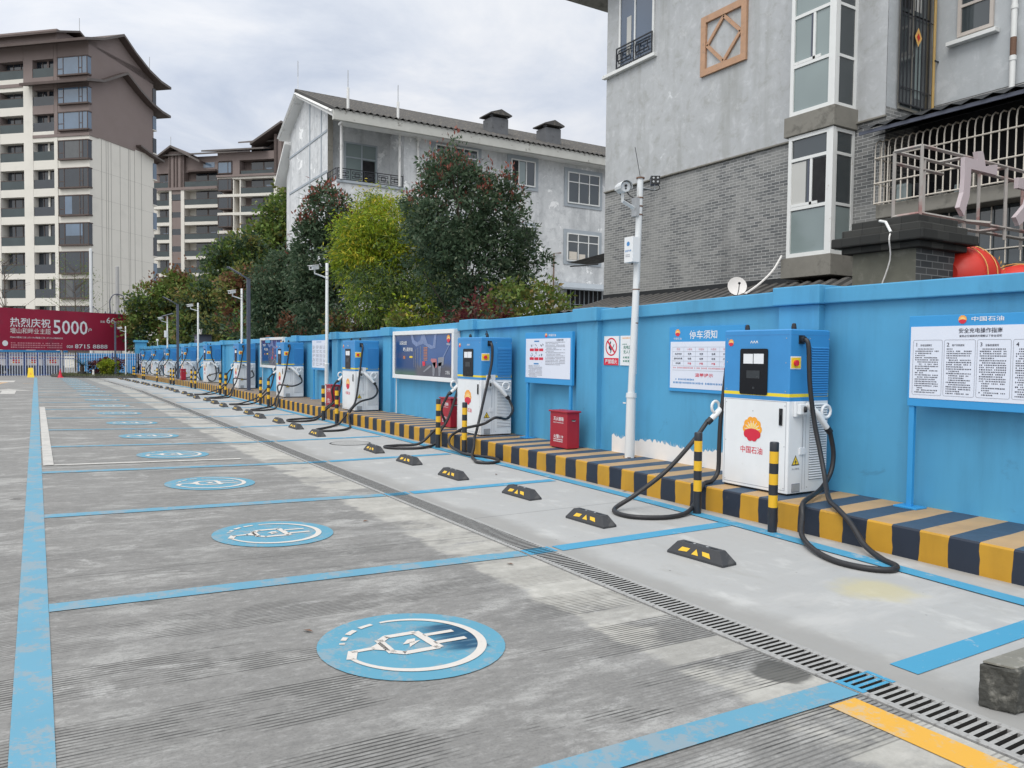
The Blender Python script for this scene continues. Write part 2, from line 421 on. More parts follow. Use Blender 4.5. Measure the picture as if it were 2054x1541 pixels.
def concrete_right():
    t = NT('pale_new_concrete'); x, y, z = t.xyz()
    a = t.noise(.6, 6, .6, stretch=(1, .5, 1)); b = t.noise(3.0, 7, .65, stretch=(1, .6, 1)); f = t.noise(90, 3, .6)
    c = t.mix(a, (.335, .337, .334), (.44, .442, .44))
    c = t.mix(t.mapr(b, .52, .72), c, (.485, .487, .48))
    c = t.mix(t.mapr(t.noise(1.6, 9, .72, stretch=(1, .35, 1)), .55, .70, 0, .7), c, (.33, .325, .31))
    c = t.mix(t.mapr(t.noise(9, 7, .72), .52, .70, 0, .45), c, (.34, .335, .325))
    c = t.mix(t.mapr(t.noise(.8, 6, .66, stretch=(.4, 1.3, 1)), .54, .68, 0, .5), c, (.52, .515, .505))
    c = t.mix(t.math('MULTIPLY', f, .16), c, (.24, .24, .235))
    dr = t.mapr(t.math('ADD', x, t.math('MULTIPLY', t.noise(1.2, 6, .65, stretch=(.6, .5, 1)), .9)), 4.12, 4.40, .75, 0)
    c = t.mix(dr, c, (.27, .265, .255))
    spk = t.mapr(t.noise(14, 2, .4), .76, .79)
    c = t.mix(t.math('MULTIPLY', spk, .7), c, (.12, .12, .12))
    for yj in (6.62, 15.4, 24.2, 33.0, 41.8, 50.6):
        c = t.mix(t.mapr(t.math('ABSOLUTE', t.math('SUBTRACT', y, yj)), .004, .010, .7, 0), c, (.14, .14, .14))
    for p, r, k in (((4.95, 3.25, 0), .30, (.50, .44, .22)), ((5.9, 13.6, 0), .3, (.30, .27, .24))):
        sv = t.n('ShaderNodeVectorMath', operation='DISTANCE'); t.l(t.pos, sv.inputs[0]); sv.inputs[1].default_value = p
        c = t.mix(t.mapr(t.math('ADD', sv.outputs['Value'], t.math('MULTIPLY', t.noise(5, 5), .35)), r, r+.22, .55, 0), c, k)
    kb = t.mapr(t.math('ADD', x, t.math('MULTIPLY', t.noise(4, 4), .12)), 5.90, 6.0, 0, .5)
    c = t.mix(kb, c, (.30, .27, .22))
    t.bump(t.math('MULTIPLY', f, .4), .25, .004)
    return t.fin(c, t.mapr(b, .3, .7, .62, .85), 0, .4)
def paint(name, col, under, wear=.0, stain=False):
    t = NT(name); x, y, z = t.xyz()
    a = t.noise(1.5, 5, stretch=(.7, 1, 1)); f = t.noise(60, 4, .6)
    c = t.mix(a, k3(col, .92), k3(col, 1.08))
    w = t.mapr(t.math('ADD', t.noise(5, 8, .7), t.math('MULTIPLY', f, .3)), .72-wear, .80-wear)
    c = t.mix(t.math('MULTIPLY', w, .55), c, under)
    st = t.mapr(t.noise(3.2, 7, .7, stretch=(.25, 1, 1)), .60, .75, 0, .35)
    c = t.mix(st, c, k3(col, .66))
    if stain:
        # dried dark spill inside the ring of the first emblem
        sx = t.math('MULTIPLY', t.mapr(t.math('ADD', x, t.math('MULTIPLY', t.noise(16, 5, .7, stretch=(.15, 1.4, 1)), .14)), .10, .32), t.mapr(x, .35, .365, 1, 0))
        sy = t.mapr(t.math('ADD', t.math('ABSOLUTE', y), t.math('MULTIPLY', t.noise(20, 4, stretch=(.2, 1, 1)), .12)), .23, .31, 1, 0)
        c = t.mix(t.math('MULTIPLY', t.math('MULTIPLY', sx, sy), t.mapr(t.noise(14, 5, .7, stretch=(.15, 1.4, 1)), .34, .5, .55, 1)), c, (.004, .06, .13))
    t.bump(f, .2, .002)
    return t.fin(c, .6, 0, .4)
M['conL'] = concrete_left(); M['conR'] = concrete_right()
M['lineL'] = paint('road_blue_worn', (.115, .305, .43), (.30, .30, .30), .08)
M['lineR'] = paint('road_blue_fresh', (.060, .290, .47), (.45, .45, .45), .0)
M['linew'] = paint('road_white', (.52, .505, .48), (.36, .36, .35), .10)
M['liney'] = paint('road_yellow', (.66, .36, .05), (.45, .40, .32), .06)
M['liney2'] = paint('road_orange', (.62, .36, .12), (.35, .34, .33), .14)
M['circ'] = paint('emblem_blue', (.095, .295, .415), (.28, .31, .33), .07)
M['circ0'] = paint('emblem_blue_stained', (.095, .295, .415), (.28, .31, .33), .07, True)
M['circw'] = plain('emblem_white', (.60, .565, .53), .6, .08, 20, col2=(.5, .48, .46), lo=.6, hi=.75, sc2=25)
M['earth'] = plain('outer_ground', (.20, .195, .18), .9, .2, .5, .2, 8)

# ------------------------------------------------------------------ ground
def ysub(y0, y1, step=6.0):
    ys = [y0]
    for k in (34.0,):
        if y0 < k < y1: ys.append(k)
    y = math.ceil(y0/step)*step
    while y < y1:
        if y > y0 and all(abs(y-q) > .5 for q in ys): ys.append(y)
        y += step
    ys.append(y1); return sorted(ys)
YE = 59.6                                          # far end of the parking lot
g = MB()
BIG = 900
for (x0, x1, y0, y1) in ((-BIG, -60, -BIG, BIG), (7.2, BIG, -BIG, BIG), (-60, 7.2, -BIG, -12), (-60, 7.2, 66, BIG)):
    zz = [gz(y0) if y0 >= 66 else 0.0]*4
    if x0 == 7.2 or x0 == -BIG:
        for a, b in ((-BIG, 34), (34, 66), (66, BIG)):
            g.poly([(x0, a, 0 if x0 > 0 else .08), (x1, a, 0), (x1, b, 0), (x0, b, 0 if x0 > 0 else .08)], M['earth'])
    else:
        g.poly([(x0, y0, 0.0), (x1, y0, 0), (x1, y1, 0), (x0, y1, 0)], M['earth'])
struct(g.build('ground', drape=True))
g = MB()
ys = ysub(-12, 66)
for a, b in zip(ys, ys[1:]):
    for x0, x1 in ((-60, 0), (0, 3.33)):
        g.poly([(x0, a, zl(x0)), (x1, a, zl(x1)), (x1, b, zl(x1)), (x0, b, zl(x0))], M['conL'])
struct(g.build('driveway_pavement', drape=True))
g = MB()
for a, b in zip(ys, ys[1:]):
    g.poly([(3.62, a, 0), (7.2, a, 0), (7.2, b, 0), (3.62, b, 0)], M['conR'])
struct(g.build('parking_pavement', drape=True))
# drain channel under the gratings
g = MB()
for a, b in zip(ys, ys[1:]):
    g.poly([(3.33, a, 0), (3.33, b, 0), (3.33, b, -.3), (3.33, a, -.3)][::-1], M['trough'])
    g.poly([(3.62, a, 0), (3.62, b, 0), (3.62, b, -.3), (3.62, a, -.3)], M['trough'])
    g.poly([(3.33, a, -.3), (3.62, a, -.3), (3.62, b, -.3), (3.33, b, -.3)], M['trough'])
struct(g.build('drain_channel', drape=True))
# gratings
g = MB(); L = .504
g.box((3.347, 0, -.035), (3.386, L-.004, .004), M['grate']); g.box((3.581, 0, -.035), (3.616, L-.004, .004), M['grate'])
for i in range(12):
    g.box((3.386, i*.042, -.03), (3.581, i*.042+.020, .002), M['grate'], skip=('s', 'n')); g.box((3.387, i*.042+.0005, -.03), (3.580, i*.042+.0195, -.002), M['trough'], skip=('t', 'b'))  # bar sides coloured near-black, painting the shade inside the slots
go = g.build('drain_grating', bevel=.002, seg=1)
tag(go, 'grey cast grating slab in the row of slotted drain covers along the parking bays', 'drain cover', 'drain covers along the parking bays')
go.location = (0, 1.0 - L*6, 0)
for i in range(1, 124):
    c = go.copy(); COL.objects.link(c)
    y = 1.0 - L*6 + L*i; c.location = (0, y, gz(y + .25))

# ------------------------------------------------------------------ road markings
def strip(pts, w, m, name='road_marking', dz=.004, zf=None):
    """a painted line along a polyline of (x,y), width across"""
    g = MB(); k = len(pts)
    Ls, Rs = [], []
    for i, p in enumerate(pts):
        a = Vector(pts[max(i-1, 0)]); b = Vector(pts[min(i+1, k-1)]); t = (b-a).normalized(); n = Vector((-t.y, t.x))
        q = Vector(p); l = q + n*w/2; r = q - n*w/2
        Ls.append((l.x, l.y, (zf(l.x) if zf else 0) + dz)); Rs.append((r.x, r.y, (zf(r.x) if zf else 0) + dz))
    for i in range(k-1):
        g.poly([Rs[i], Rs[i+1], Ls[i+1], Ls[i]], m)
    return struct(g.build(name, drape=True))
random.seed(5)
strip([(-.027, y) for y in ysub(-3, 58.5)], .15, M['lineL'], zf=zl)
BAYS = [2.325 + 2.93*i for i in range(20)]
for i, y in enumerate(BAYS):
    xr = 5.62 if i else 5.35
    w = .165 if i else .155
    strip([(x, y) for x in (.05, 1.2, 2.4, 3.325)], w, M['lineL'], zf=zl, dz=.008 if i == 0 else .005)
    strip([(3.80 if i == 0 else 3.66, y), (xr, y)], w, M['lineR'])
    if i < 8:                                        # paint on the grating bars at the crossing
        g = MB(); base = 1.0 - L*6
        for q in range(140):
            for sub in range(12):
                yy = base + q*L + sub*.042
                a, b = max(yy, y-w/2), min(yy+.021, y+w/2)
                if b - a > .003: g.poly([(3.386, a, .0045), (3.581, a, .0045), (3.581, b, .0045), (3.386, b, .0045)], M['lineR'])
        g.poly([(3.349, y-w/2, .0065), (3.384, y-w/2, .0065), (3.384, y+w/2, .0065), (3.349, y+w/2, .0065)], M['lineR'])
        g.poly([(3.583, y-w/2, .0065), (3.614, y-w/2, .0065), (3.614, y+w/2, .0065), (3.583, y+w/2, .0065)], M['lineR'])
        struct(g.build('road_marking', drape=True))
strip([(5.47, 1.0), (5.55, 2.7), (5.68, 5.0), (5.745, 7.0)] + [(5.76, y) for y in ysub(9, 58)], .155, M['lineR'], dz=.008)
# yellow edge line in front, old white bay outline, arrows on the driveway
strip([(3.175, -1.0), (3.175, 2.236)], .19, M['liney'], zf=zl)
strip([(.125, y) for y in ysub(11.76, 23.8)], .12, M['linew'], zf=zl, dz=.009)
strip([(.19, 11.80), (1.3, 11.80), (2.55, 11.80)], .13, M['linew'], zf=zl, dz=.007)
strip([(.19, 23.75), (2.3, 23.75)], .22, M['linew'], zf=zl, dz=.007)
def mark_poly(polys, m, dz=.005):
    g = MB()
    for P in polys: g.poly([(x, y, zl(x)+dz) for x, y in P], m)
    return struct(g.build('road_marking', drape=True))
mark_poly([[(-1.05, 30.9), (-.62, 30.9), (-.62, 33.2), (-1.05, 33.2)], [(-1.6, 33.2), (-.12, 33.2), (-.9, 35.2)]], M['linew'])
mark_poly([[(-2.2, 46), (-.95, 46), (-.95, 49.5), (-2.2, 49.5)]], M['linew'])
strip([(-1.9, 38.5), (-1.25, 46.5)], .28, M['liney2'], zf=zl)
strip([(-.55, 43.5), (-.1, 43.5)], .3, M['liney2'], zf=zl)

# charging emblem in each bay
def emblem(first):
    bl = M['circ0'] if first else M['circ']
    g = MB(); n = 40
    g.poly([(.5*math.cos(2*PI*i/n), .5*math.sin(2*PI*i/n), .005) for i in range(n)], bl)
    w = M['circw']; Z = .0085
    def arc(a0, a1, r=.375, wd=.042, k=14, taper=False):
        for i in range(k):
            t0, t1 = i/k, (i+1)/k
            A, B = rad(a0+(a1-a0)*t0), rad(a0+(a1-a0)*t1)
            w0 = wd*(.55+.6*math.sin(PI*t0)) if taper else wd; w1 = wd*(.55+.6*math.sin(PI*t1)) if taper else wd
            g.poly([((r-w0/2)*math.cos(A), (r-w0/2)*math.sin(A), Z), ((r+w0/2)*math.cos(A), (r+w0/2)*math.sin(A), Z),
                    ((r+w1/2)*math.cos(B), (r+w1/2)*math.sin(B), Z), ((r-w1/2)*math.cos(B), (r-w1/2)*math.sin(B), Z)][::-1], w)
    def seg(p, q, wd):
        p, q = Vector(p), Vector(q); t = (q-p).normalized(); nn = Vector((-t.y, t.x))*wd/2; p = p - t*wd*.25; q = q + t*wd*.25
        g.poly([(*(p-nn), Z), (*(q-nn), Z), (*(q+nn), Z), (*(p+nn), Z)], w)
    arc(96, -168, .375, .042, 40, True)
    arc(104, 118, .375, .03, 4); arc(124, 136, .375, .034, 4); arc(142, 150, .37, .03, 3); arc(156, 159, .37, .03, 2)
    seg((-.367, -.075), (-.33, .01), .05); seg((-.33, .01), (-.22, .012), .034)
    g.poly([(-.225, .03, Z), (-.225, -.005, Z), (-.15, -.06, Z), (-.15, .085, Z)], w)
    seg((-.15, .10), (-.15, -.08), .045)
    seg((-.09, .14), (.07, .14), .044); seg((-.09, -.12), (.09, -.12), .044); seg((-.145, .095), (-.10, .135), .044); seg((-.145, -.075), (-.10, -.115), .044)
    seg((.08, .135), (.10, -.115), .05)
    seg((.11, .075), (.27, .075), .038); seg((.115, -.055), (.285, -.055), .038)
    g.poly([(-.058, -.004, Z), (.012, -.004, Z), (.040, .052, Z), (-.008, .052, Z)], w); g.poly([(-.012, .012, Z), (-.04, -.056, Z), (.056, .016, Z), (.0, .014, Z)], w)
    return g.build('charging_bay_marking')
em0 = emblem(True); em = emblem(False)
for i in range(19):
    o = em0 if i == 0 else (em if i == 1 else em.copy())
    if i > 1: COL.objects.link(o)
    y = 3.80 + 2.925*i; x = 1.71 + min(.03, .015*i)
    o.location = (x, y, zl(x) + gz(y)); o.rotation_euler = (0, math.atan(.025), 0); struct(o)

# ------------------------------------------------------------------ kerb platform with hazard stripes
g = MB(); P0, ST = 4.008, .2305
i0 = int((-3 - P0)/ST); i1 = int((64 - P0)/ST)
for i in range(i0, i1):
    a = P0 + i*ST; b = a + ST
    j = random.uniform(-.008, .008)
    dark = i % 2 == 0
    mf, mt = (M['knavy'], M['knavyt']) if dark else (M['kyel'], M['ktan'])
    def wv(k, t): return .0045*math.sin(k*2.3+t*3) + .0025*math.sin(k*5.1+t*9)
    zs = [0, .06, .12, .18, HC-.014]
    for q in range(4):
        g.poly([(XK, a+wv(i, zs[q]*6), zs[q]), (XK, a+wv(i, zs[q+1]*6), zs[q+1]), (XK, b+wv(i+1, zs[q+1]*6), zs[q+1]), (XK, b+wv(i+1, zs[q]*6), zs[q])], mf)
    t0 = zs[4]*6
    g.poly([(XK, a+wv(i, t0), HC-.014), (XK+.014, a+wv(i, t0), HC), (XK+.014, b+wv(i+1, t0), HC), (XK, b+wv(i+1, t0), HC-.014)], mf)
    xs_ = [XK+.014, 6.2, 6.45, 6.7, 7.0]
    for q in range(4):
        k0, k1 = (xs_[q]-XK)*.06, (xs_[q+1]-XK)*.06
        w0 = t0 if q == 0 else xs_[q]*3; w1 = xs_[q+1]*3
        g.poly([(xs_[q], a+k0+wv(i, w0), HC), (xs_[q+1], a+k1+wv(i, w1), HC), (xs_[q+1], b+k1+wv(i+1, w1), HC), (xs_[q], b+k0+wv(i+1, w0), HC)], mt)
struct(g.build('kerb', drape=True))

# ------------------------------------------------------------------ blue boundary wall
def ztop(y):
    ks = [(-3, 2.33), (6, 2.315), (9.2, 2.25), (12.9, 2.20), (17.4, 2.14), (24, 2.07), (34, 2.03), (70, 2.25)]
    for (a, za), (b, zb) in zip(ks, ks[1:]):
        if a <= y <= b: return za + (zb-za)*(y-a)/(b-a)
    return ks[0][1] if y < 0 else ks[-1][1]
wt = thing('boundary_wall', 'long bright blue plastered wall with pillars and a coping behind the chargers', 'wall', (XWALL, 30, 0))
def wgz(y): return gz(y)
PIL = [(5.22, 5.73), (8.92, 9.42), (12.6, 13.05), (16.55, 17.0), (20.2, 20.65), (23.9, 24.4), (27.1, 27.6), (31.2, 31.7), (35, 35.5), (39, 39.5), (43, 43.5), (47, 47.5), (51, 51.5), (55, 55.5), (59, 59.5), (63, 63.5), (-.2, .3)]
YW1 = 67.0
g = MB(wt.location); gc = MB(wt.location)
yy = sorted(set([-3.0, YW1, 34.0] + [p for a in PIL for p in a]))
for a, b in zip(yy, yy[1:]):
    za, zb = ztop(a)+gz(a), ztop(b)+gz(b); ga, gb = gz(a)-.02, gz(b)-.02
    g.poly([(XWALL, a, ga), (XWALL, a, za-.15), (XWALL, b, zb-.15), (XWALL, b, gb)], M['wall'])
    g.poly([(7.2, a, ga), (7.2, b, gb), (7.2, b, zb-.15), (7.2, a, za-.15)], M['wall'])
    pil = any(abs(a-p[0]) < 1e-6 for p in PIL)
    x0 = 6.80 if pil else 6.885
    e0, e1 = (a-.04, b+.04) if pil else (a, b)
    q0, q1 = (za, zb)
    h0 = .004 if pil else 0
    V = [(x0, e0, q0-.16-h0), (7.26+h0, e0, q0-.16-h0), (7.26+h0, e1, q1-.16-h0), (x0, e1, q1-.16-h0), (x0, e0, q0+h0*8), (7.26+h0, e0, q0+h0*8), (7.26+h0, e1, q1+h0*8), (x0, e1, q1+h0*8)]
    ids = [gc.addv(p) for p in V]
    for q in ((3,2,1,0),(4,5,6,7),(0,1,5,4),(1,2,6,5),(2,3,7,6),(3,0,4,7)):
        gc.f.append([ids[t] for t in q]); gc.m.append(gc.mi(M['wall']))
g.poly([(XWALL, -3, 0), (7.2, -3, 0), (7.2, -3, 2.2), (XWALL, -3, 2.2)], M['wall'])
g.build('wall_panel', wt); gc.build('coping', wt, bevel=.012)
for a, b in PIL:
    g = MB(wt.location)
    g.box((6.86, a, gz(a)-.02), (XWALL+.01, b, ztop(a)+gz(a)-.165), M['wall'])
    g.build('pillar', wt, bevel=.008)
g = MB(wt.location)                                   # end pier at the far fence
g.box((6.62, YW1, -.5), (7.4, YW1+.8, 2.25), M['wall']); g.box((6.52, YW1-.1, 2.2), (7.5, YW1+.9, 2.36), M['wall'])
g.build('end_pier', wt, bevel=.02)
# strip of bare plaster with a brushed edge
g = MB(wt.location); random.seed(11)
top = [(8.67, .25), (8.66, .44)]
y = 8.66
while y > 6.02:
    base = .455 + .02*math.sin(y*5.1) + (.02 if y > 8.3 else 0)
    top.append((y, base + random.uniform(-.02, .03))); y -= random.uniform(.018, .05)
top += [(6.0, .42), (6.0, .25)]
for (ya, za), (yb, zb) in zip(top[1:], top[2:-1]):
    g.poly([(XWALL-.003, ya, HC), (XWALL-.003, ya, za), (XWALL-.003, yb, zb), (XWALL-.003, yb, HC)], M['plaster0'])
g.box((XWALL-.003, 8.37, .937), (XWALL-.001, 8.43, .955), M['plaster0'])
g.build('bare_plaster', wt)
g = MB(wt.location); M['thinp'] = plain('thin_blue_wash', (.30, .46, .60), .75, .2, 30)
y = 8.63
while y > 6.05:
    zz = .452 + .02*math.sin(y*5.1) + (.02 if y > 8.3 else 0); w_ = random.uniform(.012, .05); h_ = random.uniform(.0, .055)
    g.poly([(XWALL-.0015, y, zz-.03), (XWALL-.0015, y-w_*.4, zz+h_), (XWALL-.0015, y-w_, zz-.02)], M['thinp']); y -= w_*random.uniform(.4, 1.1)
g.build('thin_paint', wt)

# ------------------------------------------------------------------ emblem, lettering helpers
def petal_logo(mb, o, r, u, R, n1):
    """ten-petalled flower: orange top with white rays, red lower third; n1: small outward step"""
    o, r, u, n1 = Vector(o), Vector(r), Vector(u), Vector(n1)
    def pr(th): return R*(.90 + .10*abs(math.cos(5*th)))
    k = 60
    rim = [(pr(2*PI*i/k)*math.cos(2*PI*i/k), pr(2*PI*i/k)*1.03*math.sin(2*PI*i/k)) for i in range(k)]
    mb.flat(rim, o, r, u, M['orange'])
    inner = [(.62*R*math.cos(2*PI*i/24), -.05*R + .55*R*math.sin(2*PI*i/24)) for i in range(24)]
    mb.flat(inner, o+n1, r, u, M['lamber'])
    c = (0, -.12*R)
    for a in (10, 33, 56, 79, 102, 125, 148, 171):
        A = rad(a); L = R*.80
        p, q = (c[0]+L*math.cos(A-.035), c[1]+L*math.sin(A-.035)), (c[0]+L*math.cos(A+.035), c[1]+L*math.sin(A+.035))
        mb.flat([c, p, q], o+n1*2, r, u, M['paper'])
    low = [(pr(rad(a))*1.005*math.cos(rad(a)), pr(rad(a))*1.035*math.sin(rad(a))) for a in range(194, 347, 4)]
    arch = [(.86*R*math.cos(rad(a)), -.36*R + .40*R*math.sin(rad(a))) for a in range(10, 171, 16)]
    mb.flat(low + arch, o+n1*3, r, u, M['red'])
def fake_lines(mb, o, r, u, w, n, lh, m, seed, cw=.7, indent=True, fill=1.0):
    """lines of small printed characters too fine to read"""
    rs = random.Random(seed); o, r, u = Vector(o), Vector(r), Vector(u)
    for i in range(n):
        x = lh*cw*1.6 if (indent and rs.random() < .35) else 0
        end = w*fill if rs.random() < .72 else w*rs.uniform(.3, .95)
        while x < end - lh*cw:
            if rs.random() < .95:
                hh = lh*rs.uniform(.42, .60); ww = lh*cw*rs.uniform(.5, .72)
                p = o + r*x - u*(lh*i + lh*.3)
                mb.poly([p - u*hh*.5, p + r*ww - u*hh*.5, p + r*ww + u*hh*.5, p + u*hh*.5], m)
            x += lh*cw
def rect(mb, y0, y1, z0, z1, x, m):
    """rectangle facing -x"""
    mb.poly([(x, y1, z0), (x, y0, z0), (x, y0, z1), (x, y1, z1)], m)
MY, UP = Vector((0, -1, 0)), Vector((0, 0, 1))       # reading direction on faces that look toward -x

# ------------------------------------------------------------------ charger (front looks to -x, origin at near front corner of the base)
D, WD, HT = .595, .845, 1.63
def rrect(x0, x1, y0, y1, r, k=3):
    P = []
    for cx_, cy_, a0 in ((x1-r, y1-r, 0), (x0+r, y1-r, 90), (x0+r, y0+r, 180), (x1-r, y0+r, 270)):
        for i in range(k+1):
            a = rad(a0 + 90*i/k); P.append((cx_ + r*math.cos(a), cy_ + r*math.sin(a)))
    return P
def tri(mb, c, r, u, s, m):
    c, r, u = Vector(c), Vector(r), Vector(u)
    mb.poly([c - r*s*.5 - u*s*.29, c + r*s*.5 - u*s*.29, c + u*s*.58], m)
def make_charger():
    root = thing('charging_station', 'x', 'charger', (6.231, 5.055, HC))
    g = MB(); g.box((.02, .02, 0), (D-.02, WD-.02, .03), M['black']); g.build('plinth', root)
    g = MB()
    lv = [(.0225, None), (.925, M['chwhite']), (.965, M['chblue']), (.998, M['chyel']), (HT-.012, M['chblue'])]
    pr = None
    for z, m in lv:
        A = [g.addv((x, y, z)) for x, y in rrect(0, D, 0, WD, .014)]
        if pr: g.skin(A, pr, m)
        pr = A
    A = [g.addv((x, y, HT)) for x, y in rrect(.012, D-.012, .012, WD-.012, .012)]
    g.skin(A, pr, M['chblue']); g.cap(A, M['chblue'], True)
    # seams of lid and doors
    s = M['inkb']; q = M['inkgrey']
    for z0, z1, m in ((1.572, 1.578, s),):
        rect(g, .012, WD-.012, z0, z1, -.0015, m); g.poly([(.012, -.0015, z0), (D-.012, -.0015, z0), (D-.012, -.0015, z1), (.012, -.0015, z1)], m)
    for yv in (.03, WD-.03): rect(g, yv-.002, yv+.002, .05, .92, -.0012, q)
    rect(g, .03, WD-.03, .915, .919, -.0012, q); rect(g, .03, WD-.03, .048, .052, -.0012, q)
    for xv in (.215, .255): g.poly([(xv, -.0012, .05), (xv+.004, -.0012, .05), (xv+.004, -.0012, .92), (xv, -.0012, .92)], q)
    for yv in (.045, WD-.045):
        for zv in (.07, .48, .88, 1.02, 1.30, 1.54): g.cyl((-.0005, yv, zv), (-.0035, yv, zv), .006, .005, 8, M['steel'])
    for xv in (.29, .58):
        for zv in (.07, .92, 1.02, 1.54): g.cyl((xv, -.0005, zv), (xv, -.0035, zv), .006, .005, 8, M['steel'])
    cab = g.build('cabinet', root)
    # display
    g = MB(); bz = [(-y, z) for y, z in rrect(.263, .621, .972, 1.438, .02)]
    g.flat(bz, (-.004, 0, 0), MY, UP, M['screen'], d=.004); g2 = g
    g2.box((-.010, .425, 1.03), (-.0081, .45, 1.05), M['lcd'])
    dsp = g2.build('display', root)
    for (a, b, c, d, m) in ((.451, .572, 1.286, 1.385, M['paper']), (.313, .440, 1.286, 1.387, M['paper']), (.359, .529, 1.137, 1.217, M['lcd'])):
        g = MB(); g.box((-.0115, a, c), (-.0082, b, d), m); g.build('screen' if m is M['lcd'] else 'notice_card', dsp)
    g = MB(); petal_logo(g, (-.002, .445, .62), MY, UP, .125, (-.0006, 0, 0)); g.build('emblem', root)
    g = MB(); petal_logo(g, (-.002, .752, 1.50), MY, UP, .036, (-.0005, 0, 0))
    for i, yv in enumerate((.478, .444, .410)):
        g.flat([(-.018, -.012), (-.010, -.012), (.0, .006), (.010, -.012), (.018, -.012), (.004, .014), (-.004, .014)], (-.002, yv, 1.505), MY, UP, M['paper'])
    rect(g, .437, .446, .80, .812, -.002, M['inkgrey'])
    g.build('badge', root)
    g = MB(); g.text('中国石油', (-.0015, .452, .405), MY, UP, .072, M['red'], width=.285, bold=.010)
    g.build('lettering', root)
    g = MB(); g.box((-.012, .07, .685), (0, .108, .852), M['black']); g.box((-.018, .08, .70), (-.012, .098, .79), M['screen']); g.build('door_handle', root, bevel=.004)
    # near and far flanks carry the same fittings
    for flank in (0, 1):
        sg = 1 if flank == 0 else -1
        yf = 0.0 if flank == 0 else WD
        def Y(d): return yf - sg*d
        R_ = Vector((1, 0, 0)) if flank == 0 else Vector((-1, 0, 0))
        def bx(mb, x0, x1, d0, d1, z0, z1, m):
            a, b = sorted((Y(d0), Y(d1))); mb.box((x0, a, z0), (x1, b, z1), m)
        for zz0, n, m in ((.975, 20, M['chblue']), (.145, 31, M['chwhite'])):
            g = MB()
            for i in range(n):
                z = zz0 + i*.0246
                g.poly([(.315, Y(.0005), z), (.575, Y(.0005), z), (.575, Y(.011), z+.004), (.315, Y(.011), z+.004)], m)
                g.poly([(.315, Y(.011), z+.004), (.575, Y(.011), z+.004), (.575, Y(.0005), z+.017), (.315, Y(.0005), z+.017)], m)
                bx(g, .315, .575, .0004, .0012, z-.006, z, M['inkb'] if m is M['chblue'] else M['inkgrey'])
            g.build('louver_vent', root)
        g = MB(); bx(g, .008, .158, 0, .004, 1.24, 1.365, M['paper']); bx(g, .014, .152, .004, .006, 1.25, 1.352, M['yellow'])
        sp = g.build('stop_panel', root)
        g = MB(); g.cyl((.072, Y(.004), 1.30), (.072, Y(.03), 1.30), .026, .03, 14, M['red']); g.build('emergency_button', sp)
        g = MB(); g.cyl((.157, Y(0), 1.525), (.157, Y(.05), 1.53), .034, .03, 14, M['black']); bx(g, .12, .195, 0, .012, 1.485, 1.57, M['black']); g.build('hose_socket', root)
        g = MB(); bx(g, .065, .20, 0, .03, .775, .925, M['chwhite']); bx(g, .085, .18, .03, .07, .80, .90, M['chwhite']); g.cyl((.132, Y(.07), .85), (.155, Y(.085), .85), .03, .03, 12, M['black'])
        g.build('gun_holder', root, bevel=.006)
        g = MB()
        if flank == 0: a, b, c, rc, rx_, ax = Vector((.19, Y(.06), .90)), Vector((.30, Y(.10), .80)), Vector((.42, Y(.12), .665)), Vector((.415, Y(.11), .825)), .066, 1
        else: a, b, c, rc, rx_, ax = Vector((.13, Y(.06), .84)), Vector((.03, Y(.09), .765)), Vector((-.05, Y(.12), .685)), Vector((-.012, Y(.10), .815)), .056, -1
        g.tube([a, a.lerp(b, .5), b, c], [.030, .036, .036, .028], 12, M['white'])
        pts = []
        for i in range(15):
            th = 2*PI*i/14; pts.append(rc + Vector((rx_*math.cos(th), 0, .062*math.sin(th))))
        g.tube(pts, .015, 8, M['white'])
        g.tube([c, c + (c-b).normalized()*.06], .034, 10, M['black'])
        g.build('charging_gun', root, smooth=True, auto=50)
        if flank == 0:
            g = MB(); tri(g, (.116, -.0015, .33), (1, 0, 0), UP, .118, M['ink']); tri(g, (.116, -.0022, .332), (1, 0, 0), UP, .088, M['yellow'])
            g.flat([(.008, .038), (-.018, .0), (-.002, .002), (-.008, -.03), (.018, .012), (.002, .01)], (.116, -.003, .325), (1, 0, 0), UP, M['ink'])
            g.text('当心触电', (.116, -.002, .262), (1, 0, 0), UP, .02, M['inkgrey'], width=.11); g.build('warning_label', root)
            g = MB(); g.box((.065, -.004, .031), (.183, 0, .117), M['inkgrey']); g.box((.072, -.006, .038), (.176, -.004, .110), M['steel']); g.build('name_plate', root)
            g = MB(); g.box((.165, -.012, .40), (.245, 0, .462), M['paper']); g.tube([(.2, -.006, .46), (.2, -.012, .62), (.165, -.03, .80)], .0018, 5, M['inkgrey']); g.build('hanging_tag', root)
    for yv in (.10, .69):
        g = MB(); g.lathe((.17, yv, HT), [(.026, 0), (.026, .02), (.02, .055), (.012, .062)], 10, M['black']); g.build('warning_beacon', root)
    return root
CHY = [5.055, 11.2, 17.15, 23.15, 29.15, 35.3, 41.4, 47.5, 53.4, 59.0]
CHL = ['x',
 'blue and white charger between the poster case and the red box, marked A and B',
 'blue and white charger beside the white frame poster case, third along the kerb',
 'blue and white charger just past the paper chart, fourth along the kerb',
 'blue and white charger behind the tall grey lamp post, fifth along the kerb',
 'blue and white charger with a figure-of-eight hose, sixth along the kerb',
 'blue and white charger seventh along the kerb, beside the second grey lamp post',
 'blue and white charger eighth along the kerb with a round hose loop',
 'blue and white charger ninth along the kerb, next to last before the fence',
 'blue and white charger last in the row beside the far blue fence']
CHL[0] = 'tall blue and white charger beside the large safety board, two hoses looped on the ground'
ch0 = make_charger(); chs = []
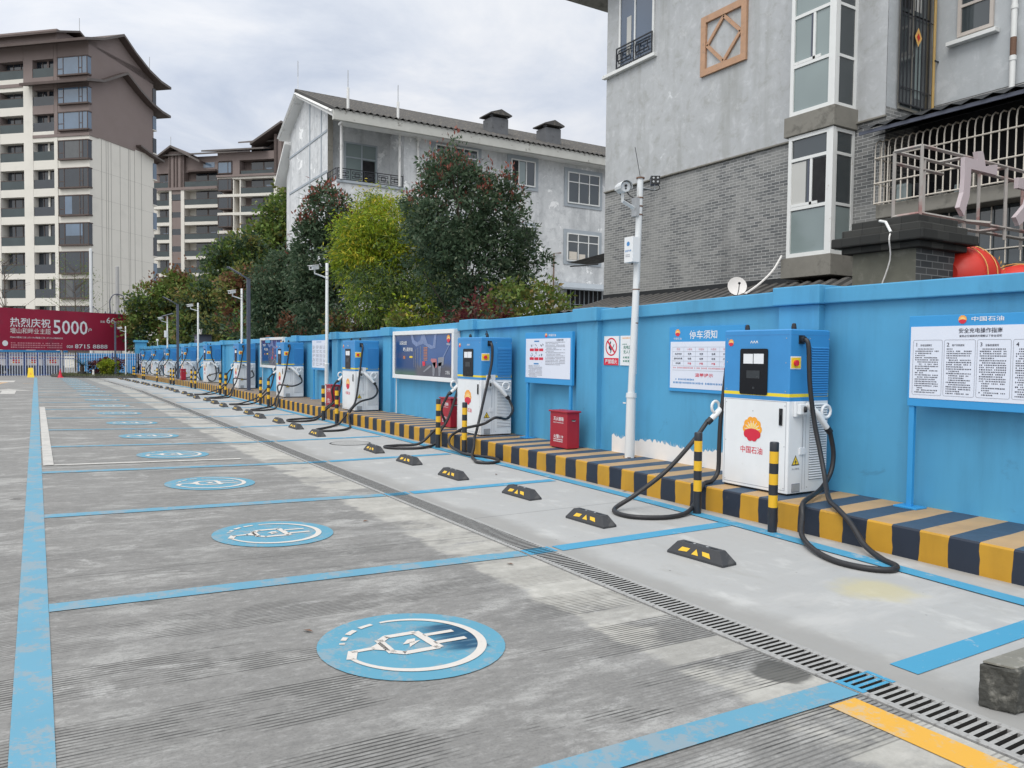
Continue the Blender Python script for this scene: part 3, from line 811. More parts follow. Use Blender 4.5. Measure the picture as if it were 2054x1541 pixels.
for i, y in enumerate(CHY):
    r = ch0 if i == 0 else dup(ch0, None, (6.231, y, HC+gz(y)))
    tag(r, CHL[i], 'charger', 'charging stations along the kerb'); chs.append(r)
g = MB(); g.text('A', (.17, .12, HT+.075), (1, 0, 0), UP, .075, M['ink'], bold=.015); g.build('lettering', chs[1])
g = MB(); g.text('B', (.17, -.012, .965), (1, 0, 0), UP, .06, M['ink'], bold=.015); g.box((.10, -.011, .90), (.27, -.001, 1.01), M['paper']); g.build('lettering', chs[1])
g = MB(); g.text('B', (.17, -.012, .965), (1, 0, 0), UP, .06, M['ink'], bold=.015); g.box((.10, -.011, .90), (.27, -.001, 1.01), M['paper']); g.build('lettering', chs[2])
def hose(root, pts, r=.0225, label=None):
    """world points -> cable that belongs to its charger"""
    o = Vector(root.location)
    g = MB(); P = smooth_path([Vector(p) + Vector((0, 0, gz(p[1]))) - o for p in pts], 7)
    g.tube(P, r, 10, M['rubber']); c = g.build('charging_cable', root, smooth=True, auto=60); return c
GR = .024
for i, (r, y) in enumerate(zip(chs, CHY)):
    sx = 6.231
    S0 = (sx+.157, y-.045, HC+1.53); S1 = (sx+.16, y-.085, HC+1.46)
    Gp = (sx+.465, y-.125, HC+.615)
    T0 = (sx+.157, y+WD+.045, HC+1.53); T1 = (sx+.155, y+WD+.09, HC+1.45); Gq = (sx-.095, y+WD+.14, HC+.65)
    if i == 0:
        hose(r, [S0, S1, (6.41, 4.96, 1.35), (6.46, 4.94, 1.0), (6.47, 4.87, .7), (6.42, 4.78, .50), (6.30, 4.66, .38), (6.12, 4.49, .31), (5.96, 4.29, .285), (5.88, 4.10, .20), (5.78, 3.90, .07), (5.66, 3.66, GR), (5.57, 3.49, GR), (5.43, 3.45, GR), (5.31, 3.58, GR), (5.29, 3.82, GR), (5.42, 4.12, .035), (5.66, 4.42, .06), (5.84, 4.56, .17), (5.93, 4.63, .275), (6.2, 4.75, .30), (6.52, 4.88, .33), (6.71, 4.92, .47), (6.755, 4.93, .66), Gp], .0235)
        hose(r, [T0, (6.37, 5.985, 1.55), (6.31, 5.975, 1.2), (6.262, 5.965, .9), (6.245, 5.96, .62), (6.225, 5.95, .38), (6.13, 5.94, .28), (6.0, 5.92, .265), (5.87, 5.87, .18), (5.76, 5.82, .08), (5.55, 5.72, .03), (5.30, 5.68, GR), (5.10, 5.75, GR), (4.96, 5.90, GR), (4.97, 6.12, GR), (5.10, 6.26, .04), (5.30, 6.20, .16), (5.60, 6.08, .40), (5.95, 6.05, .70), Gq], .0235)
    elif i == 1:
        hose(r, [S0, S1, (6.38, 11.11, 1.45), (6.28, 11.10, 1.05), (6.17, 11.08, .65), (6.05, 11.0, .36), (5.93, 10.85, .27), (5.84, 10.70, .14), (5.7, 10.5, .035), (5.58, 10.2, GR), (5.48, 9.94, GR), (5.58, 9.80, GR), (5.76, 9.82, GR), (5.89, 10.05, GR), (5.90, 10.32, GR), (5.75, 10.62, .03), (5.72, 10.95, .05), (5.80, 11.45, .10), (5.90, 11.62, .22), (6.0, 11.40, .36), (6.0, 11.10, .42), (6.05, 10.75, .50), (6.18, 10.62, .60), (6.5, 10.80, .56), (6.73, 11.0, .68), Gp])
        hose(r, [T0, T1, (6.36, 12.12, 1.3), (6.28, 12.1, 1.0), (6.15, 12.1, .62), (6.06, 12.1, .42), (5.93, 12.1, .24), (5.8, 12.0, .06), (5.5, 11.87, GR), (5.26, 11.88, GR), (5.02, 12.06, GR), (5.0, 12.3, GR), (5.25, 12.36, GR), (5.62, 12.25, .05), (5.9, 12.25, .26), (6.12, 12.28, .36), (6.04, 12.26, .62), Gq])
    elif i == 2:
        hose(r, [S0, S1, (6.37, 17.06, 1.55), (6.31, 17.06, 1.04), (6.22, 17.05, .5), (6.05, 16.95, .30), (5.9, 16.85, .17), (5.7, 16.6, .05), (5.4, 16.2, GR), (5.1, 15.85, GR), (4.86, 15.6, GR), (4.86, 15.3, GR), (5.25, 15.27, GR), (5.62, 15.75, GR), (5.85, 16.4, .04), (5.98, 16.75, .26), (6.1, 16.5, .5), (6.5, 16.7, .58), (6.73, 17.0, .70), Gp])
        hose(r, [T0, T1, (6.30, 18.07, 1.2), (6.22, 18.06, .8), (6.14, 18.06, .5), (5.9, 18.1, .26), (5.7, 18.3, .05), (5.3, 18.3, GR), (4.96, 18.1, GR), (4.94, 17.7, GR), (5.3, 17.65, GR), (5.7, 18.1, .05), (5.95, 18.3, .28), (6.08, 18.22, .42), (6.04, 18.18, .7), Gq])
    elif i in (3, 4):
        hose(r, [S0, S1, (6.34, y-.09, 1.45), (6.26, y-.1, 1.0), (6.12, y-.12, .5), (5.95, y-.25, .26), (5.75, y-.6, .06), (5.3, y-1.1, GR), (4.95, y-1.5, GR), (4.95, y-1.8, GR), (5.3, y-1.75, GR), (5.7, y-1.2, .05), (5.95, y-.5, .35), (6.05, y-.1, .62), (6.4, y-.35, .60), (6.72, y-.15, .70), Gp])
        hose(r, [T0, T1, (6.2, y+.95, .9), (6.1, y+1.0, .5), (5.9, y+1.0, .26), (5.6, y+.9, .05), (5.1, y+.7, GR), (4.9, y+1.0, GR), (5.3, y+1.3, GR), (5.8, y+1.3, .2), (6.05, y+1.14, .5), (6.04, y+1.05, .74), Gq])
    elif i == 5:
        hose(r, [S0, S1, (6.42, y-.10, 1.35), (6.55, y-.11, 1.0), (6.60, y-.12, .6), (6.52, y-.12, .36), (6.36, y-.14, .33), (6.22, y-.16, .5), (6.36, y-.15, .60), (6.66, y-.14, .68), Gp])
        hose(r, [T0, T1, (6.1, y+.9, 1.18), (5.98, y+.5, 1.14), (5.9, y+.2, 1.05), (5.88, y, .8), (5.95, y-.1, .48), (6.05, y+.3, .36), (6.0, y+1.05, .56), Gq])
    else:
        k = (.0, .06, -.05)[i % 3]
        hose(r, [S0, S1, (6.30+k, y-.08, 1.35), (6.18+k, y-.09, 1.1), (6.06, y-.10, .85), (6.05, y-.10, .58), (6.18, y-.1, .38), (6.38, y-.1, .36), (6.60, y-.1, .44), (6.72, y-.12, .66), Gp])
        hose(r, [T0, T1, (6.1, y+.9, 1.2), (5.97, y+.6, 1.1), (5.88, y+.3, .9), (5.86, y+.1, .62), (5.92, y+.2, .4), (6.03, y+.7, .36), (6.0, y+1.05, .60), Gq])

# ------------------------------------------------------------------ bollards in front of the kerb
def make_bollard():
    g = MB(); R = .041
    prof = [(R, 0), (R, .235), (R, .348), (R, .443), (R, .543), (R, .638), (R, .747), (R, .822), (R*.86, .832)]
    ms = [M['bblk'], M['byel'], M['bblk'], M['byel'], M['bblk'], M['byel'], M['bblk'], M['bblk'], M['bblk']]
    g.lathe((0, 0, 0), prof, 20, None, ms)
    return g.build('bollard', smooth=True, auto=40)
b0 = make_bollard(); first = True
BL = []
for i, y in enumerate(CHY):
    for k, (dy) in enumerate((-.29, .69)):
        nm = ORD[i]
        lab = (f'black and yellow banded bollard by the near corner of the {nm} charger' if k == 0 else f'black and yellow banded bollard by the far corner of the {nm} charger')
        if i == 7 and k == 1: continue
        o = b0 if first else b0.copy()
        if not first: COL.objects.link(o)
        first = False
        yb = y + dy + (.03 if k == 0 else .0); xb = 5.725 + (.07 if i == 1 else 0)
        o.location = (xb, yb, gz(yb)); o.rotation_euler = (rad(random.uniform(-.6, .6)), rad(random.uniform(-.5, .5)), random.uniform(0, 6))
        tag(o, lab, 'bollard', 'bollards in front of the chargers')

# ------------------------------------------------------------------ rubber wheel stops
def make_stop():
    root = thing('wheel_stop', 'x', 'wheel stop', (4.6, 4.45, 0))
    g = MB(); h = .105; a, b = .285, .212; w0, w1 = .08, .036
    lo = [(-w0, -a, 0), (w0, -a, 0), (w0, a, 0), (-w0, a, 0)]
    l2 = [(-w0, -a, .018), (w0, -a, .018), (w0, a, .018), (-w0, a, .018)]
    hi = [(-w1, -b, h), (w1, -b, h), (w1, b, h), (-w1, b, h)]
    A, B, C_ = [[g.addv(p) for p in q] for q in (lo, l2, hi)]
    g.skin(B, A, M['stop']); g.skin(C_, B, M['stop']); g.cap(C_, M['stop'], True)
    for yv in (-.13, .13): g.box((-.012, yv-.03, h), (.012, yv+.03, h+.003), M['black']); g.cyl((0, yv*.5, h), (0, yv*.5, h+.004), .012, .012, 8, M['steel'])
    g.build('block', root, bevel=.008)
    # slanted face toward -x
    o = Vector((-w0, 0, .018)); u = Vector((w0-w1, 0, h-.018)).normalized(); r = Vector((0, -1, 0)); n = r.cross(u).normalized()
    if n.x > 0: n = -n
    for P in ([(-.175, .022), (-.085, .030), (-.062, .062), (-.145, .060)], [(-.035, .02), (.035, .02), (0, .068)], [(.075, .030), (.155, .022), (.130, .060), (.058, .062)]):
        g = MB(); g.flat(P, o + n*.0025, r, u, M['stopy']); g.build('reflector', root)
    return root
st0 = make_stop()
STY = [4.45, 5.94, 7.42, 8.97, 10.45, 11.92, 14.70, 16.25, 17.75, 19.2]
y = 20.5
while y < 58.5:
    STY.append(y); y += 1.472
for i, y in enumerate(STY):
    lab = f'{ORD[i]} black rubber wheel stop with yellow reflectors from the stone block' if i < len(ORD) else 'black rubber wheel stop at the far end of the row'
    o = st0 if i == 0 else dup(st0, lab, (0, 0, 0))
    tag(o, lab, 'wheel stop', 'rubber wheel stops in the parking bays')
    x = 4.52 if i < 2 else 4.63
    o.location = (x + .035*(i % 3 - 1), y, gz(y)); o.rotation_euler = (0, 0, rad(4 if i == 0 else (2.5 if i == 1 else random.uniform(-2, 2))))
mh = MB((4.72, 13.2, 0))
mh.lathe((4.72, 13.2, 0), [(.36, .003), (.33, .005), (.33, .004)], 28, M['rust'], [M['stop'], M['rust'], M['grate'], M['grate']])
tag(mh.build('manhole_cover'), 'round rusty manhole cover in the gap of the wheel stop row', 'manhole cover')
# dark stone block by the drain
r_ = thing('stone_block', 'dark rough stone kerb block with a white chipped top by the drain', 'stone block', (4.2, 1.82, 0))
g = MB(r_.location)
pt = [(3.70, 1.905), (3.745, 1.755), (5.2, 1.70), (5.2, 1.87)]
g.prism([(x, y, 0) for x, y in pt], (0, 0, .205), M['stone'])
st_ = g.build('stone', r_, bevel=.012)
sb = st_.modifiers.new('subdivide', 'SUBSURF'); sb.subdivision_type = 'SIMPLE'; sb.levels = sb.render_levels = 5
tx = bpy.data.textures.new('rock', 'CLOUDS'); tx.noise_scale = .07; tx.noise_depth = 4
dm = st_.modifiers.new('roughen', 'DISPLACE'); dm.texture = tx; dm.strength = .03; dm.mid_level = .55
g = MB(r_.location)
g.prism([(3.716, 1.893, .205), (3.757, 1.768, .205), (5.19, 1.712, .205), (5.19, 1.858, .205)], (0, 0, .008), M['stonetop'])
g.build('weathered_top', r_)
g = MB(r_.location); random.seed(3)
g.prism([(4.02 + .13*math.cos(i*PI/5)*random.uniform(.7, 1.1), 1.79 + .045*math.sin(i*PI/5)*random.uniform(.7, 1.1), .212) for i in range(10)], (0, 0, .012), M['plaster0'])
g.build('mortar_patch', r_)

# ------------------------------------------------------------------ red fire boxes
def make_firebox(two_tone=True):
    root = thing('fire_equipment_box', 'x', 'fire box', (6.44, 9.04, HC))
    g = MB(); g.box((0, 0, .015), (.215, .43, .525), M['firered']); g.box((.015, .02, 0), (.2, .41, .016), M['black']); g.build('case', root, bevel=.006)
    g = MB(); g.box((-.02, -.02, .525), (.235, .45, .548), M['firered']); g.build('lid', root, bevel=.006)
    g = MB(); g.box((.075, -.003, .405), (.145, .001, .43), M['black']); g.tube([(.078, -.006, .412), (.11, -.02, .408), (.142, -.006, .412)], .005, 6, M['steel']); g.build('handle', root)
    g = MB()
    g.text('灭火器箱', (-.002, .215, .43), MY, UP, .058, M['paper'], width=.25, bold=.010)
    g.text('FIRE EXTINGUISHER BOX', (-.002, .215, .375), MY, UP, .016, M['paper'], width=.26)
    g.text('火警119', (-.002, .215, .175), MY, UP, .055, M['paper'], width=.24, bold=.010)
    fake_lines(g, (-.002, .335, .14), MY, UP, .24, 2, .028, M['paper'], 4, indent=False)
    g.build('lettering', root)
    return root
fb = make_firebox()
for i, (x, y, lab) in enumerate(((6.44, 9.04, 'red fire equipment box standing alone on the striped kerb below the blue notice board'),
                                 (6.40, 12.62, 'red fire equipment box half hidden behind the second charger'),
                                 (6.22, 18.75, 'red fire equipment box beside the third charger and a white pole'),
                                 (6.0, 40.6, 'small distant red fire equipment box between two pairs of bollards'))):
    o = fb if i == 0 else dup(fb, None, (x, y, HC+gz(y)))
    tag(o, lab, 'fire box', 'red fire equipment boxes')

# ------------------------------------------------------------------ notice boards
def board_frame(root, xb, y0, y1, z0, z1, wy0, wy1, wz0, wz1, posts=(), depth=.05):
    """blue board facing -x with a white sheet; world coordinates"""
    g = MB(root.location)
    g.box((xb, y0, z0), (xb+depth, y1, z1), M['boardblue']); g.build('board_panel', root, bevel=.004)
    g = MB(root.location); g.box((xb-.004, wy0, wz0), (xb-.0005, wy1, wz1), M['boardwhite']); sh = g.build('notice_sheet', root)
    for py in posts:
        g = MB(root.location); g.box((xb+.012, py-.025, HC+.015), (xb+.05, py+.025, z0+.001), M['boardblue']); g.box((xb-.05, py-.11, HC), (xb+.12, py+.11, HC+.016), M['boardblue'])
        g.build('post', root, bevel=.003)
    return sh
# large safety guide at the camera end
r_ = thing('notice_board', 'large blue framed safety guide board on a post beside the front charger', 'notice board', (6.75, 3.55, HC))
board_frame(r_, 6.75, 2.90, 4.175, 1.176, 1.985, 2.93, 4.155, 1.249, 1.888, (4.14, 2.95))
g = MB(r_.location); X = 6.7445
petal_logo(g, (6.747, 3.70, 1.941), MY, UP, .036, (-.0004, 0, 0))
g.text('中国石油', (6.747, 3.495, 1.943), MY, UP, .040, M['paper'], width=.26, bold=.010)
g.build('emblem', r_)
g = MB(r_.location)
g.text('安全充电操作指南', (X, 3.55, 1.846), MY, UP, .044, M['ink'], width=.355, bold=.010)
g.text('请务必仔细阅读并理解以下安全说明', (X, 3.55, 1.800), MY, UP, .021, M['ink'], width=.345, bold=.01)
for (a, b), num, hd, sd_ in zip(((4.129, 3.865), (3.848, 3.585), (3.569, 3.302), (3.285, 3.02)), '1234', ('充电注意事项', '用户风险告知', '设备检查规则', '应急处置'), (1, 2, 3, 4)):
    z0, z1 = 1.282, 1.768
    R_ = rrect(-a, -b, z0, z1, .014)
    for i in range(len(R_)):
        p, q = Vector(R_[i]), Vector(R_[(i+1) % len(R_)])
        t = (q-p).normalized(); nn = Vector((-t.y, t.x))*.0014
        g.poly([(X, -(p-nn).x, (p-nn).y), (X, -(q-nn).x, (q-nn).y), (X, -(q+nn).x, (q+nn).y), (X, -(p+nn).x, (p+nn).y)], M['inkgrey'])
    g.text(num, (X, a-.032, 1.728), MY, UP, .034, M['ink'], bold=.01)
    g.text(hd, (X, a-.118, 1.722), MY, UP, .020, M['ink'], width=.105 if len(hd) > 4 else .07, bold=.010)
    fake_lines(g, (X, a-.022, 1.695), MY, UP, .222, 21, .0192, M['ink'], sd_)
g.build('lettering', r_)
# parking notice on the wall behind the front charger
r_ = thing('wall_sign', 'blue bordered parking notice fixed to the wall, partly hidden by the front charger', 'sign', (6.945, 6.87, 1.16))
g = MB(r_.location); g.box((6.918, 6.25, 1.158), (6.9495, 7.493, 1.969), M['boardblue']); g.build('board_panel', r_, bevel=.003)
g = MB(r_.location); g.box((6.914, 6.29, 1.20), (6.9175, 7.462, 1.782), M['boardwhite']); g.build('notice_sheet', r_)
g = MB(r_.location); X = 6.9125
petal_logo(g, (6.9165, 7.34, 1.895), MY, UP, .045, (-.0004, 0, 0))
g.text('中国石油', (6.9165, 7.34, 1.822), MY, UP, .026, M['paper'], width=.14)
g.text('停车须知', (6.9165, 6.90, 1.868), MY, UP, .105, M['paper'], width=.46, bold=.010)
cols = [7.42, 7.22, 7.02, 6.82, 6.62, 6.42]
for j, z in enumerate((1.715, 1.66, 1.60, 1.54, 1.48, 1.425)):
    rect(g, 6.33, 7.42, z-.0012, z+.0012, X, M['inkgrey'])
for c in cols: rect(g, c-.001, c+.001, 1.48, 1.715, X, M['inkgrey'])
for i, row in enumerate((('项目', '小型车', '中型车', '大型车', '特种车'), ('停放时间', '免费', '免费', '免费', '按时计'), ('超时停车费', '收费', '收费', '收费', '按次计'), ('充电费', '按量', '按量', '按量', '按量'))):
    for j, s_ in enumerate(row):
        g.text(s_, (X, (cols[j]+cols[j+1])/2, 1.688 - .0585*i), MY, UP, .026, M['inkpink'] if i in (0,) else (M['red'] if i == 3 and j else M['ink']), width=.03*len(s_), bold=.010)
fake_lines(g, (X, 7.41, 1.468), MY, UP, 1.05, 1, .036, M['inkpink'], 3, .55, False)
g.text('温馨提示', (X, 6.87, 1.372), MY, UP, .045, M['red'], width=.30, bold=.010)
fake_lines(g, (X, 7.40, 1.325), MY, UP, 1.02, 2, .042, M['inkb'], 8, .6)
g.build('lettering', r_)
# fire ban sign and its neighbour
r_ = thing('wall_sign', 'small no naked flames sign with red ring and red band', 'sign', (6.945, 8.69, 1.46))
g = MB(r_.location); g.box((6.938, 8.528, 1.463), (6.9495, 8.858, 1.872), M['paper']); g.build('sign_plate', r_)
g = MB(r_.location); rect(g, 8.53, 8.856, 1.464, 1.565, 6.936, M['red'])
n = 30; cy_, cz_, Ro, Ri = 8.695, 1.722, .128, .108
for i in range(n):
    a, b = 2*PI*i/n, 2*PI*(i+1)/n
    g.poly([(6.936, cy_+Ro*math.cos(a), cz_+Ro*math.sin(a)), (6.936, cy_+Ro*math.cos(b), cz_+Ro*math.sin(b)), (6.936, cy_+Ri*math.cos(b), cz_+Ri*math.sin(b)), (6.936, cy_+Ri*math.cos(a), cz_+Ri*math.sin(a))], M['red'])
g.flat([(-.078, .098), (-.098, .078), (.078, -.098), (.098, -.078)], (6.9345, cy_, cz_), MY, UP, M['red'])
g.flat([(-.05, .01), (-.03, .06), (-.01, .085), (-.005, .06), (-.02, .03), (-.015, -.01), (.01, -.035), (.0, -.07), (-.012, -.09), (-.025, -.085), (-.012, -.06), (-.03, -.04), (-.055, -.02)], (6.9355, cy_, cz_), MY, UP, M['ink'])
g.flat([(.03, -.01), (.06, .04), (.07, .035), (.04, -.015)], (6.9355, cy_, cz_), MY, UP, M['ink'])
g.text('严禁烟火', (6.9345, 8.693, 1.515), MY, UP, .062, M['paper'], width=.27, bold=.010); g.build('pictogram', r_)
r_ = thing('wall_sign', 'small white sign with green text half behind the white camera pole', 'sign', (6.945, 8.33, 1.46))
g = MB(r_.location); g.box((6.938, 8.165, 1.465), (6.9495, 8.495, 1.874), M['paper']); g.build('sign_plate', r_)
g = MB(r_.location)
fake_lines(g, (6.936, 8.45, 1.85), MY, UP, .24, 1, .028, M['orange'], 2, .8, False); fake_lines(g, (6.936, 8.45, 1.765), MY, UP, .11, 1, .026, M['inkg'], 4, .8, False)
g.text('充电区', (6.936, 8.345, 1.715), MY, UP, .05, M['inkg'], width=.165, bold=.010); g.text('无人车', (6.936, 8.345, 1.652), MY, UP, .05, M['inkg'], width=.165, bold=.010)
fake_lines(g, (6.936, 8.43, 1.59), MY, UP, .2, 2, .05, M['inkg'], 6, .7, False)
rect(g, 8.20, 8.30, 1.482, 1.49, 6.936, M['orange']); g.build('lettering', r_)
# blue notice board on two posts
def guide_board(y0, y1, label):
    r_ = thing('notice_board', label, 'notice board', (6.78, (y0+y1)/2, HC))
    board_frame(r_, 6.78, y0, y1, 1.145, 1.95, y0+.04, y1-.03, 1.235, 1.852, (y0+.06, y1-.05))
    g = MB(r_.location); X = 6.7745; w = y1-y0
    petal_logo(g, (6.777, y1-.47*w, 1.902), MY, UP, .032, (-.0004, 0, 0)); g.text('中国石油', (6.777, y1-.60*w, 1.902), MY, UP, .036, M['paper'], width=.2, bold=.010)
    ya = y1 - .12
    rect(g, ya-.30, ya-.16, 1.80, 1.822, X, M['inkb']); rect(g, ya-.29, ya-.15, 1.445, 1.467, X, M['inkb'])
    for rI, z in enumerate((1.655, 1.515)):
        for k in range(3):
            yk = ya - .03 - .135*k
            rect(g, yk-.118, yk, z, z+.042, X, M['red'])
            rs = random.Random(rI*7+k)
            for q in range(4):
                a = Vector((X, yk-.02-rs.random()*.08, z+.05+rs.random()*.07)); d = Vector((0, rs.uniform(-.03, .03), rs.uniform(-.03, .03))); nn = Vector((0, -d.z, d.y)).normalized()*.006
                g.poly([a-nn, a+d-nn, a+d+nn, a+nn], (M['ink'], M['ink'], M['inkb'], M['inkg'])[(q+k) % 4 if rI else 0])
    fake_lines(g, (X, ya, 1.43), MY, UP, .40, 9, .021, M['inkgrey'], 5)
    g.text('充电操作流程', (X, y1-.80*w+.05, 1.825), MY, UP, .028, M['ink'], width=.18, bold=.010)
    fake_lines(g, (X, ya-.48, 1.80), MY, UP, .56, 16, .023, M['inkgrey'], 9, fill=.95)
    g.build('lettering', r_)
guide_board(9.42, 10.72, 'blue topped notice board with small red pictogram panels above the fire box')
r_ = thing('notice_board', 'pale notice chart with grid cells on blue posts behind a white pole', 'notice board', (6.78, 21.5, HC))
board_frame(r_, 6.78, 20.8, 22.2, 1.10, 1.97, 20.84, 22.16, 1.16, 1.93, (20.9, 22.1))
g = MB(r_.location); X = 6.7745
fake_lines(g, (X, 21.75, 1.90), MY, UP, .5, 1, .05, M['inkb'], 2, .8, False)
for i in range(5):
    for j in range(4): fake_lines(g, (X, 22.10-.32*j, 1.78-.12*i), MY, UP, .24, 3, .032, M['inkgrey'], i*4+j, .6, False)
g.build('lettering', r_)
r_ = thing('wall_sign', 'narrow white wall sign with a red block beside the fifth charger', 'sign', (6.945, 31.8, 1.2))
g = MB(r_.location); g.box((6.93, 31.75, 1.02), (6.9495, 33.0, 1.92), M['paper']); g.build('sign_plate', r_)
g = MB(r_.location); rect(g, 32.1, 32.6, 1.5, 1.8, 6.927, M['red']); fake_lines(g, (6.927, 32.8, 1.4), MY, UP, .9, 5, .06, M['inkgrey'], 2, .7, False); g.build('lettering', r_)

# ------------------------------------------------------------------ poster cases
def art_bg():
    t = NT('poster_print'); x, y, z = t.xyz()
    sky_ = t.mix(t.noise(.9, 4, .6, stretch=(1, 1, 1.6)), (.012, .045, .16), (.06, .14, .36))
    gr = t.mix(t.noise(2.2, 4), (.05, .05, .07), (.12, .12, .15))
    side = t.mapr(y, .15, .45)
    c = t.mix(t.mapr(t.math('ADD', z, t.math('MULTIPLY', t.noise(3, 3), .12)), -.20, -.06), gr, sky_)
    c = t.mix(side, c, t.mix(t.mapr(z, -.4, -.25), (.06, .12, .10), (.012, .05, .17)))
    return t.fin(c, .18, 0, .6)
M['art'] = art_bg()
M['artpale'] = plain('poster_pale', (.16, .22, .40), .25, .3, 5)
M['artgrey'] = plain('poster_grey', (.22, .23, .27), .25, .2, 5)
M['artpink'] = plain('poster_pink', (.45, .16, .18), .25, .2, 5)
M['artor'] = plain('poster_orange', (.42, .15, .06), .25, .3, 9)
def poster_case(yc, label):
    r_ = thing('poster_case', label, 'poster case', (6.83, yc, 1.56))
    hw, hh, fw = 1.49, .515, .085
    g = MB(); g.box((.0, -hw+fw, -hh+fw), (.11, hw-fw, hh-fw), M['art']); g.build('poster', r_)
    g = MB()
    for a, b in (((-.03, -hw, hh-fw), (.118, hw, hh)), ((-.03, -hw, -hh), (.118, hw, -hh+fw)), ((-.03, -hw, -hh+fw), (.118, -hw+fw, hh-fw)), ((-.03, hw-fw, -hh+fw), (.118, hw, hh-fw))): g.box(a, b, M['white'])
    g.build('frame', r_, bevel=.006)
    X = -.004; g = MB()
    def P(pts, m, k=0): g.poly([(X-.0006*k, -x*(hw-fw), z*(hh-fw)) for x, z in pts], m)
    P([(-.32, 1), (-.28, .75), (-.16, .62), (-.06, .72), (0, 1), (.1, 1), (.2, .55), (.38, .45), (.42, 1), (.5, 1), (.46, .35), (.3, .3), (.05, .55), (-.06, .5), (-.2, .42), (-.34, .6), (-.4, 1)][::-1], M['artpale'])
    for k in range(9): P([(.06, -.25+.075*k), (.20, -.25+.075*k), (.19, -.21+.075*k), (.07, -.21+.075*k)], M['artor'], 1)
    for x in (-.28, -.22, -.14, -.05): P([(x, -.6), (x+.014, -.6), (x+.014, .5-abs(x)), (x, .5-abs(x))], M['artgrey'], 1)
    P([(.32, -.15), (.5, -.15), (.52, -.55), (.44, -.6), (.36, -.35), (.31, -.25)], M['artpink'], 1)
    P([(.3, -.45), (.05, -.78), (.08, -.82), (.34, -.52)], M['artgrey'], 2)
    for x in (.36, .55): P([(x, -.35), (x+.12, -.3), (x+.07, -.95), (x+.02, -.95)], M['artgrey'], 1)
    P([(.55, -.1), (.75, -.05), (.72, -.45), (.56, -.5)], M['artgrey'], 1)
    P([(.72, -.12), (.92, .5), (.90, .52), (.69, -.1)], M['artpale'], 2)
    P([(.02, -.30), (.12, -.30), (.12, -.5), (.04, -.52)], M['red'], 2); P([(-.68, -.05), (-.6, -.05), (-.6, -.2), (-.68, -.2)], M['artor'], 1)
    P([(-.44, -.05), (-.33, -.05), (-.33, -.14), (-.44, -.14)], M['yellow'], 1)
    g.build('artwork', r_)
    g = MB(); X = -.007
    g.text('以爱出发', (X, .95, .26), MY, UP, .085, M['paper'], width=.38, bold=.010); g.text('暖心服务站', (X, .70, .12), MY, UP, .085, M['paper'], width=.50, bold=.010)
    petal_logo(g, (X, -1.23, .33), MY, UP, .075, (-.0005, 0, 0)); g.text('中国石油', (X, -1.23, .225), MY, UP, .04, M['paper'], width=.16)
    g.text('工程队', (X, -1.2, -.33), MY, UP, .07, M['paper'], width=.2); g.build('lettering', r_)
    g = MB(); g.tube([(.06, hw-.02, -hh), (.06, hw-.02, -1.31)], .012, 6, M['white']); g.build('conduit', r_)
    return r_
poster_case(14.80, 'white framed poster case with dark blue print between the second and third chargers')
poster_case(26.9, 'white framed poster case half hidden behind the fourth charger')

# ------------------------------------------------------------------ white camera poles
def lens(mb, c, d, r, m): mb.cyl(c, Vector(c) + Vector(d)*.01, r, r, 12, m)
r_ = thing('camera_pole', 'tall white pole carrying two security cameras and a white control box, front of the row', 'camera pole', (6.72, 8.0, HC))
tp = Vector((.105, 0, 3.70))
g = MB(); g.tube([Vector((.012, 0, .85)), tp*.62, tp], [.048, .044, .040], 16, M['pole']); g.cyl(tp*.995, tp, .055, .055, 14, M['rust']); g.build('pole', r_, smooth=True, auto=40)
g = MB(); g.tube([(0, 0, .0), (.012, 0, .80), (.0125, 0, .83)], [.066, .062, .062], 16, M['pole']); g.cyl((.0125, 0, .80), (.013, 0, .86), .072, .068, 16, M['pole'])
g.box((-.06, -.06, 0), (.06, .06, .012), M['rust']); g.build('base_sleeve', r_, smooth=True, auto=40)
g = MB(); q = tp*.893
for z in (.865, .895, .925): p = tp*z; g.cyl(p, p+Vector((0, 0, .018)), .047, .047, 14, M['rust'])
g.box((q.x-.09, -.05, q.z-.12), (q.x-.04, .05, q.z+.12), M['steel'])
g.tube([(q.x-.05, 0, q.z-.03), (q.x-.30, -.02, q.z+.05), (q.x-.30, -.02, q.z+.17)], .028, 4, M['pole'])
g.build('bracket', r_)
g = MB(); c = Vector((q.x-.30, -.03, q.z+.22)); d = Vector((-.42, -.88, -.10)).normalized()
a = c - d*.17; b = c + d*.13
g.cyl(a, b, .062, .066, 18, M['pole']); g.cyl(b, b+d*.004, .058, .058, 18, M['white']); lens(g, b+d*.004+Vector((0, 0, .012)), d, .017, M['black']); lens(g, b+d*.004-Vector((0, 0, .022)), d, .011, M['black'])
hood = []
side = d.cross(UP).normalized(); upv = side.cross(d).normalized()
for k in range(9):
    an = rad(-20 + 220*k/8); hood.append(side*math.cos(an)*.078 + upv*math.sin(an)*.078)
for h1, h2 in zip(hood, hood[1:]): g.poly([a+h1, a+h2, b+d*.06+h2, b+d*.06+h1], M['pole'])
g.build('camera', r_, smooth=True, auto=40)
g = MB(); g.tube(smooth_path([a, a+Vector((.08, .03, .05)), a+Vector((.17, .02, -.05)), (q.x-.02, 0, q.z+.09)], 5), .011, 6, M['black']); g.tube(smooth_path([a-Vector((0, 0, .05)), a+Vector((.06, 0, -.12)), (q.x-.03, 0, q.z)], 5), .006, 6, M['black']); g.build('cable', r_)
g = MB(); c2 = tp + Vector((.235, -.02, -.02)); d2 = Vector((-.55, -.80, .02)).normalized(); s2 = d2.cross(UP).normalized(); u2 = s2.cross(d2)
